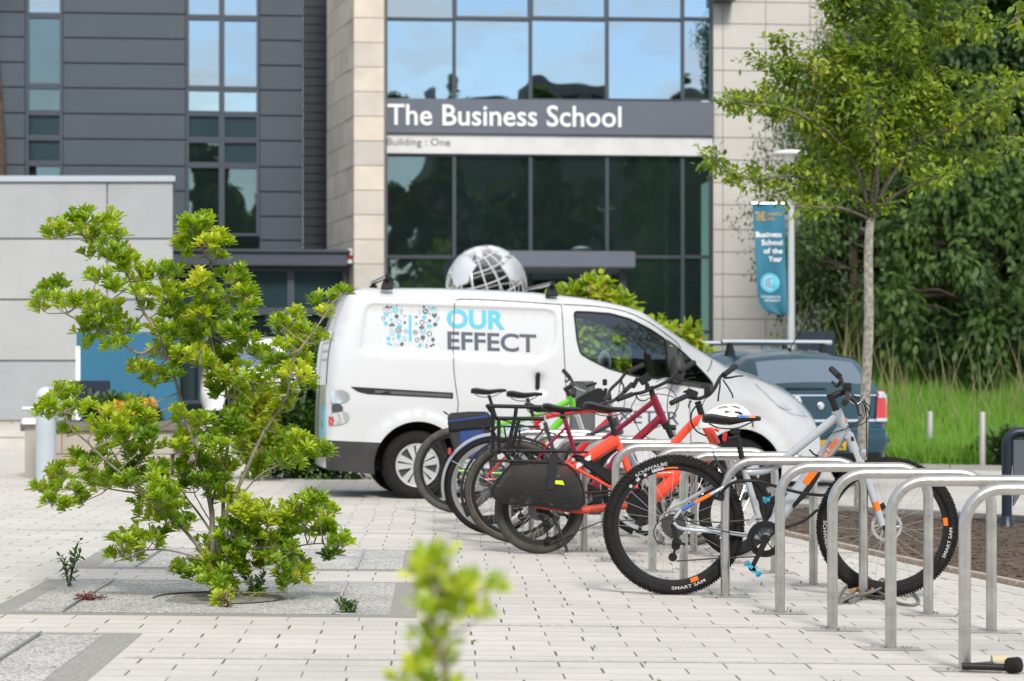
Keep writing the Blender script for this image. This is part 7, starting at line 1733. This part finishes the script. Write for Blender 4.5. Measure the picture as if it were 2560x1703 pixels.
f_=along(b,(1560,1128),(1652,1044),-.0315);mb=MB();add_text(mb,'BERGAMONT',lambda x,y:f_(.10+.62*x,-.010+.020*y),.02);mb.build('lettering',M['f_red'],fr,smooth=0,recalc=False)
fk=b.multi('fork',[([(1662,1058),(1668,1070)],.028,0),([(1668,1068,-.055),(1680,1094,-.055)],.021,0),([(1668,1068,.055),(1690,1070,.055)],.021,0),([(1668,1068,-.055),(1668,1068,.055)],.022,0),([(1690,1115,-.055),(1742,1232,-.06)],(.019,.015),0),([(1698,1112,.055),(1742,1232,.06)],(.019,.015),0)],M['black']);b.multi('stanchions',[([(1676,1088,-.055),(1696,1130,-.055)],.0145,0),([(1682,1070,.055),(1702,1118,.055)],.0145,0)],M['chrome'],fk)
fender(b,C,.385,R(208),R(35),.03,'black');saddle(b,(1356,1012),(1455,1022),'sadl',.072);b.multi('seatpost',[([(1412,1050),(1405,1030)],.014,0),([(1400,1040),(1412,1040)],.02,0)],M['black'])
rk=b.multi('rear_rack',[([(1240,1067,-.06),(1349,1066,-.06)],.006,0),([(1240,1067,.06),(1349,1066,.06)],.006,0),([(1240,1067,-.06),(1240,1067,.06)],.006,0),([(1349,1066,-.06),(1349,1066,.06)],.006,0),([(1330,1068,-.06),(1375,1082,-.04),(1408,1094,-.02)],.005,3),([(1300,1068,-.065),(1289,1226,-.075)],.006,0),([(1260,1068,-.065),(1289,1226,-.075)],.006,0),([(1300,1068,.065),(1289,1226,.075)],.006,0)],M['black'])
mb=MB();mb.box(b.p(1236,1072),(.02,.07,.035));mb.build('rear_light',M['redlamp'],rk,bevel=.006)
crank(b,(1466,1238),.085,(1420,1290),(1510,1190),'black');b.multi('chain',[([(1300,1290,-.05),(1466,1270,-.055)],.0042,0),([(1295,1212,-.05),(1466,1207,-.055)],.0042,0)],M['chainm'],n=6);derail(b,(1289,1235),(1300,1262),(1302,1292))
b.tube('steerer',[(1633,994),(1626,966)],.02,M['black'],b.root);hb=b.tube('handlebar',[(1550,997,-.28),(1578,987,-.2),(1607,981,-.1),(1628,972,-.02),(1648,964,.05),(1677,948,.14),(1694,931,.2),(1730,910,.3)],.0125,M['black'],b.root,4)
b.tube('grip',[(1544,999,-.30),(1580,986,-.19)],.0175,M['grip'],hb);b.tube('grip',[(1699,930,.2),(1736,906,.31)],.018,M['grip'],hb)
lever(b,hb,[(1590,990,-.14),(1598,1000,-.14),(1612,1002,-.18),(1622,996,-.2)],.006);lever(b,hb,[(1692,948,.16),(1710,952,.12),(1722,946,.1),(1738,944,.08)],.007);lever(b,hb,[(1640,955,0),(1655,948,-.02),(1668,945,-.04)],.005,'alu','shift_lever')
mb=MB();mb.box(b.p(1612,948,-.02),(.085,.03,.06),Matrix.Rotation(-.6,3,'Y'));mb.box(b.p(1588,958,-.03),(.03,.02,.08),Matrix.Rotation(.5,3,'Y'));mb.box(b.p(1618,968,-.02),(.03,.04,.06));mb.build('phone_holder',M['black'],hb,bevel=.006)
b.multi('cables',[([(1690,945,.15),(1672,985,.05),(1668,1020,-.02),(1672,1050,-.05)],.003,6),([(1640,975,-.05),(1668,970,-.1),(1690,990,-.1),(1690,1025,-.08),(1668,1055,-.06),(1630,1075,-.05),(1600,1100,-.04)],.003,6),([(1600,990,-.12),(1640,985,-.15),(1680,992,-.14),(1697,1012,-.12),(1680,1045,-.08)],.003,6),([(1590,995,-.12),(1575,1030,-.08),(1590,1060,-.03),(1600,1080,0)],.003,6)],M['black'],hb,n=6)
# ================================================================== purple bike with silver mudguard
b=Bike('city_bike','dark purple city bike with a long silver rear mudguard and bright rims',1236,17.6,.05)
C=b.p(1236,1214);C.z=b.g+.358;bwheel(b,C,.358,.024,0,.024,'alu','rubber',32,False,None,.0,.05)
C2=b.p(1620,1216);C2.z=gz(C2.x,C2.y)+.358;bwheel(b,C2,.358,.024,R(18),.024,'alu','rubber',32,False,None,.0)
fr=b.multi('frame',[([(1362,1056),(1377,1104),(1405,1220)],.0165,0),([(1540,1053),(1480,1085),(1380,1130)],.017,0),([(1545,1078),(1405,1220)],.02,0),([(1536,1044),(1552,1086)],.024,0),([(1364,1068,-.02),(1310,1130,-.05),(1236,1212,-.06)],.008,0),([(1364,1068,.02),(1236,1212,.06)],.008,0),([(1236,1216,-.06),(1405,1222,-.03)],.010,0),([(1236,1216,.06),(1405,1222,.03)],.010,0)],M['f_purple'],n=12)
b.multi('fork',[([(1552,1086),(1560,1108)],.024,0),([(1560,1106,-.05),(1620,1216,-.055)],(.016,.012),0),([(1560,1106,.05),(1620,1216,.055)],(.016,.012),0),([(1560,1106,-.05),(1560,1106,.05)],.018,0)],M['alu'])
fd=fender(b,C,.388,R(196),R(30),.030,'silverpaint');mb=MB();mb.box(b.p(1124,1128),(.022,.05,.05));mb.build('reflector',M['redlamp'],fd,bevel=.006);b.multi('fender_stay',[([(1130,1152,-.03),(1236,1212,-.065)],.0025,0),([(1130,1152,.03),(1236,1212,.065)],.0025,0)],M['spoke'],fd,n=6)
saddle(b,(1312,1008),(1384,1026),'sadl',.08);b.tube('seatpost',[(1364,1062),(1356,1030)],.014,M['alu'],b.root)
crank(b,(1405,1220),.08,(1440,1278),(1370,1165),'black');b.multi('chain',[([(1240,1232,-.05),(1405,1248,-.055)],.0042,0),([(1240,1198,-.05),(1405,1191,-.055)],.0042,0)],M['chainm'],n=6)
b.tube('steerer',[(1536,1046),(1528,1006)],.013,M['alu'],b.root);hb=b.tube('handlebar',[(1500,1012,-.28),(1520,1006,-.15),(1530,1004,0),(1552,988,.15),(1575,965,.28)],.0125,M['black'],b.root,4);b.tube('grip',[(1496,1014,-.30),(1514,1009,-.18)],.017,M['grip'],hb);b.tube('grip',[(1560,980,.19),(1580,960,.30)],.017,M['grip'],hb);lever(b,hb,[(1518,1012,-.15),(1530,1022,-.2),(1545,1020,-.25)],.006)
# ================================================================== red bike with pannier
b=Bike('touring_bike','bright red touring bike with a curved red top tube and black frame bag',1213,18.6,.05)
C=b.p(1213,1197);C.z=b.g+.352;bwheel(b,C,.352,.028,0,.02,'black','rubber',32,False,None,.07,.05)
C2=b.p(1584,1200);C2.z=gz(C2.x,C2.y)+.352;bwheel(b,C2,.352,.028,R(15),.02,'black','rubber',32,False,None,.08)
fr=b.multi('frame',[([(1333,1040),(1350,1080),(1385,1200)],.018,0),([(1336,1060),(1361,1044),(1401,1035),(1474,1026),(1530,1030)],.021,5),([(1534,1040),(1488,1082),(1385,1200)],.026,0),([(1528,1022),(1546,1066)],.026,0),([(1338,1062,-.02),(1213,1195,-.06)],.009,0),([(1338,1062,.02),(1213,1195,.06)],.009,0),([(1213,1199,-.06),(1385,1203,-.03)],.011,0),([(1213,1199,.06),(1385,1203,.03)],.011,0)],M['f_red'],n=12)
b.multi('fork',[([(1546,1066,0),(1552,1082,0)],.026,0),([(1552,1080,-.055),(1584,1200,-.06)],(.02,.015),0),([(1552,1080,.055),(1584,1200,.06)],(.02,.015),0),([(1552,1080,-.055),(1552,1080,.055)],.02,0)],M['black'])
saddle(b,(1266,981),(1357,983),'sadl',.075);b.tube('seatpost',[(1334,1044),(1318,996)],.014,M['black'],b.root)
mb=MB();q=[(1438,1000),(1452,990),(1498,968),(1510,976),(1515,1000),(1513,1022),(1440,1030)];mb.prism(b.pp(q,-.03),b.pp(q,.03));mb.build('frame_bag',M['sadl'],b.root,bevel=.01)
rk=b.multi('rear_rack',[([(1128,1042,-.06),(1232,1044,-.06)],.006,0),([(1128,1042,.06),(1232,1044,.06)],.006,0),([(1110,1030,-.03),(1128,1042,-.06)],.006,0),([(1110,1030,.03),(1128,1042,.06)],.006,0),([(1110,1030,-.03),(1110,1030,.03)],.006,0),([(1180,1044,-.065),(1213,1195,-.07)],.006,0),([(1232,1044,-.06),(1330,1070,-.02)],.006,0)],M['black'])
crank(b,(1385,1200),.085,(1430,1245),(1340,1150),'black');b.multi('chain',[([(1218,1218,-.05),(1385,1232,-.055)],.0042,0),([(1218,1180,-.05),(1385,1168,-.055)],.0042,0)],M['chainm'],n=6)
b.tube('steerer',[(1529,1024),(1522,982)],.016,M['black'],b.root);hb=b.tube('handlebar',[(1512,1000,-.28),(1522,992,-.18),(1524,978,-.05),(1532,968,.0),(1549,952,.12),(1560,938,.18),(1570,928,.22),(1604,915,.3)],.0125,M['black'],b.root,4)
b.tube('grip',[(1508,1002,-.3),(1524,990,-.17)],.017,M['grip'],hb);b.tube('grip',[(1567,931,.19),(1608,912,.31)],.018,M['grip'],hb);lever(b,hb,[(1552,952,.12),(1560,968,.12),(1556,972,.1)],.008);mb=MB();mb.box(b.p(1478,962,-.02),(.09,.06,.02),Matrix.Rotation(-.3,3,'Y'));mb.box(b.p(1512,956),(.035,.04,.05));mb.box(b.p(1512,985),(.03,.035,.09),Matrix.Rotation(.2,3,'Y'));mb.build('phone_mount',M['black'],hb,bevel=.005)
b.multi('cables',[([(1550,955,.1),(1545,990,0),(1530,1010,-.05),(1535,1050,-.04)],.003,5),([(1556,950,.1),(1548,975,.1),(1562,1000,.05),(1550,1060,0)],.003,5)],M['black'],hb,n=6)
D=18.5;c0=P(1170,1080,D);pn=thing('pannier_bag','black and blue roll top pannier bag on the rack of the red bike','bag',(c0.x,D,c0.z))
q=[(1118,1040),(1122,1033),(1170,1029),(1220,1029),(1229,1096),(1222,1140),(1200,1148),(1146,1147),(1136,1128),(1122,1080)]
mb=MB();mb.prism([P(x,y,D-.18) for x,y in q],[P(x,y,D-.06) for x,y in q]);mb.build('bag_body',mat('pannier_black',(.02,.021,.024),.55,vs=10,va=.3),pn,bevel=.02)
M['pblue']=mat('pannier_blue',(.015,.05,.20),.55,vs=8,va=.2)
mb=MB();q2=[(1148,1077),(1205,1072),(1219,1096),(1213,1140),(1196,1146),(1152,1146)];mb.prism([P(x,y,D-.198) for x,y in q2],[P(x,y,D-.17) for x,y in q2]);mb.build('pocket',M['pblue'],pn,bevel=.01)
mb=MB();q3=[(1120,1052),(1226,1036),(1227,1042),(1121,1057)];mb.prism([P(x,y,D-.192) for x,y in q3],[P(x,y,D-.17) for x,y in q3]);mb.build('flap_edge',M['pblue'],pn)
mb=MB();q4=[(1118,1056),(1228,1042),(1230,1070),(1124,1078)];mb.prism([P(x,y,D-.205) for x,y in q4],[P(x,y,D-.17) for x,y in q4]);mb.build('flap',M['sadl'],pn,bevel=.01)
# ================================================================== green bike
b=Bike('hybrid_bike','lime green bike with a silver fork, furthest along the row by the van',1141,20.2,.05)
C=b.p(1141,1175);C.z=b.g+.36;bwheel(b,C,.36,.030,0,.018,'black','oldtyre',32,False,None,.07,.05,'steel_dark')
C2=b.p(1492,1178);C2.z=gz(C2.x,C2.y)+.36;bwheel(b,C2,.36,.030,R(12),.018,'black','oldtyre',32,False,None,.08)
fr=b.multi('frame',[([(1240,1050),(1262,1100),(1290,1184)],.017,0),([(1243,1062),(1311,1048),(1370,1026),(1426,1002)],(.017,.026),4),([(1434,1018),(1388,1066),(1290,1184)],(.034,.028),0),([(1425,990),(1437,1026)],.028,0),([(1245,1062,-.02),(1141,1173,-.06)],.009,0),([(1245,1062,.02),(1141,1173,.06)],.009,0),([(1141,1177,-.06),(1290,1186,-.03)],.011,0),([(1141,1177,.06),(1290,1186,.03)],.011,0)],M['f_green'],n=12)
b.multi('fork',[([(1437,1026),(1443,1040)],.026,0),([(1443,1038,-.055),(1455,1072,-.055),(1492,1178,-.06)],(.022,.016),0),([(1443,1038,.055),(1492,1178,.06)],(.022,.016),0),([(1443,1038,-.055),(1443,1038,.055)],.022,0)],M['alu'])
saddle(b,(1177,974),(1266,974),'sadl',.078);b.tube('seatpost',[(1242,1052),(1222,988)],.0145,M['black'],b.root)
crank(b,(1290,1184),.085,(1340,1210),(1240,1160),'black');b.multi('chain',[([(1146,1196,-.05),(1290,1214,-.055)],.0042,0),([(1146,1158,-.05),(1290,1154,-.055)],.0042,0)],M['chainm'],n=6);derail(b,(1141,1180),(1150,1205),(1154,1228))
b.tube('steerer',[(1425,992),(1414,972)],.018,M['black'],b.root);b.tube('stem',[(1410,976),(1430,964)],.02,M['black'],b.root)
hb=b.tube('handlebar',[(1434,990,-.32),(1436,972,-.18),(1434,962,-.05),(1432,958,.05),(1425,944,.18),(1412,930,.32)],.0135,M['black'],b.root,4);b.tube('grip',[(1434,990,-.33),(1436,973,-.2)],.019,M['grip'],hb);b.tube('grip',[(1409,927,.33),(1424,944,.18)],.018,M['grip'],hb);lever(b,hb,[(1436,968,-.17),(1450,975,-.2),(1464,978,-.26)],.008,'alu');lever(b,hb,[(1424,948,.15),(1416,955,.18),(1412,952,.25)],.009);b.multi('cables',[([(1445,960,-.1),(1460,970,-.1),(1470,1000,-.05),(1450,1040,-.02)],.0035,5),([(1440,955,.1),(1462,962,.05),(1472,990,0),(1448,1035,.02)],.0035,5)],M['black'],hb,n=6)
# ================================================================== locks
D=12.8;cl=thing('cable_lock','black armoured cable lock looped from a stand round the grey bike','cable lock',P(1850,1210,D))
def cpt(x,y,d):return P(x,y,d)
mb=MB();mb.tube(spline([cpt(1802,1240,12.84),cpt(1812,1222,12.80),cpt(1835,1206,12.78),cpt(1870,1202,12.77),cpt(1905,1206,12.78),cpt(1950,1219,12.8),cpt(2000,1232,12.82),cpt(2050,1238,12.86),cpt(2085,1238,12.92)],6),.0085,10);mb.tube(spline([cpt(2042,1276,12.95),cpt(2010,1302,12.86),cpt(1975,1315,12.82),cpt(1950,1322,12.84)],6),.0085,10);mb.build('armoured_cable',M['black'],cl)
mb=MB();mb.tube([cpt(1799,1252,12.84),cpt(1803,1236,12.84)],.016,12);mb.build('lock_head',M['black'],cl)
q=P(2412,1668,9.66);g=gz(q.x,9.6)
dl=thing('d_lock','black d-lock lying round the foot of the nearest stand','bike lock',(q.x+.1,9.62,g))
mb=MB();x0=q.x-.03;mb.tube([(x0,9.56,g+.026),(x0+.19,9.54,g+.022)],.0145,12);mb.build('crossbar',M['black'],dl)
mb=MB();mb.tube(spline([(x0+.02,9.60,g+.02),(x0+.1,9.66,g+.02),(x0+.16,9.69,g+.02)],4),.011,10);mb.build('shackle',M['steel_dark'],dl)
mb=MB();mb.lathe([(0,-.03),(.026,-.03),(.032,-.02),(.032,.02),(.026,.03),(0,.03)],Matrix.Translation((x0+.2,9.535,g+.032))@Matrix.Rotation(R(80),4,'Y')@Matrix.Rotation(.5,4,'X'),18);mb.build('end_knob',M['rubber'],dl)
mb=MB();mb.lathe([(0,-.03),(.024,-.03),(.024,.03),(0,.03)],Matrix.Translation((x0+.175,9.70,g+.03))@Matrix.Rotation(R(90),4,'Y'),16);mb.build('end_sleeve',mat('buff_plastic',(.5,.44,.28),.6),dl)
q=P(2185,1500,12.4);cc=thing('coiled_lock','grey coiled cable lock with orange ends lying on the paving','cable lock',(q.x,12.1,gz(q.x,12.1)))
def gq(px,py,h=.008):
    D=6890/(py-957);x=(px-CX)/F*D;return Vector((x,D,gz(x,D)+h))
mb=MB();M['lockgrey']=mat('grey_vinyl_cable',(.17,.165,.14),.45)
for pts in([(2098,1508,.01),(2104,1490,.02),(2130,1470,.05),(2155,1462,.06),(2180,1470,.05),(2200,1490,.02),(2230,1485,.01)],[(2230,1470,.03),(2265,1472,.02),(2290,1490,.012),(2297,1505,.01),(2280,1513,.01),(2245,1508,.01),(2215,1495,.02),(2180,1488,.03),(2140,1495,.02),(2110,1506,.02)],[(2100,1512,.02),(2140,1502,.035),(2180,1496,.04),(2215,1480,.05),(2205,1470,.06),(2192,1480,.05)],[(2120,1500,.02),(2150,1485,.04),(2168,1484,.03),(2150,1500,.02),(2125,1510,.02)]):
    mb.tube(spline([gq(*p) for p in pts],6),.0075,10)
mb.build('vinyl_cable',M['lockgrey'],cc)
for (a,c_,m) in(((2128,1492,.035),(2146,1488,.04),'orange'),((2180,1488,.035),(2196,1482,.045),'orange'),((2112,1508,.02),(2128,1504,.02),'black')):
    mb=MB();mb.tube([gq(*a),gq(*c_)],.013,12);mb.build('end_fitting' if m=='orange' else 'barrel',mat('peach_plastic',(.55,.24,.07),.5) if m=='orange' else M['black'],cc)
q=gq(2160,1480);dl2=thing('d_lock','black d-lock lying behind the coiled grey cable at the foot of a stand','bike lock',q)
mb=MB();mb.tube([gq(2122,1474,.03),gq(2165,1478,.03)],.02,12);mb.build('crossbar',M['rubber'],dl2);mb=MB();mb.tube(spline([gq(2165,1492,.015),gq(2200,1498,.015),gq(2232,1492,.015)],4),.011,8);mb.build('shackle',M['steel_dark'],dl2)
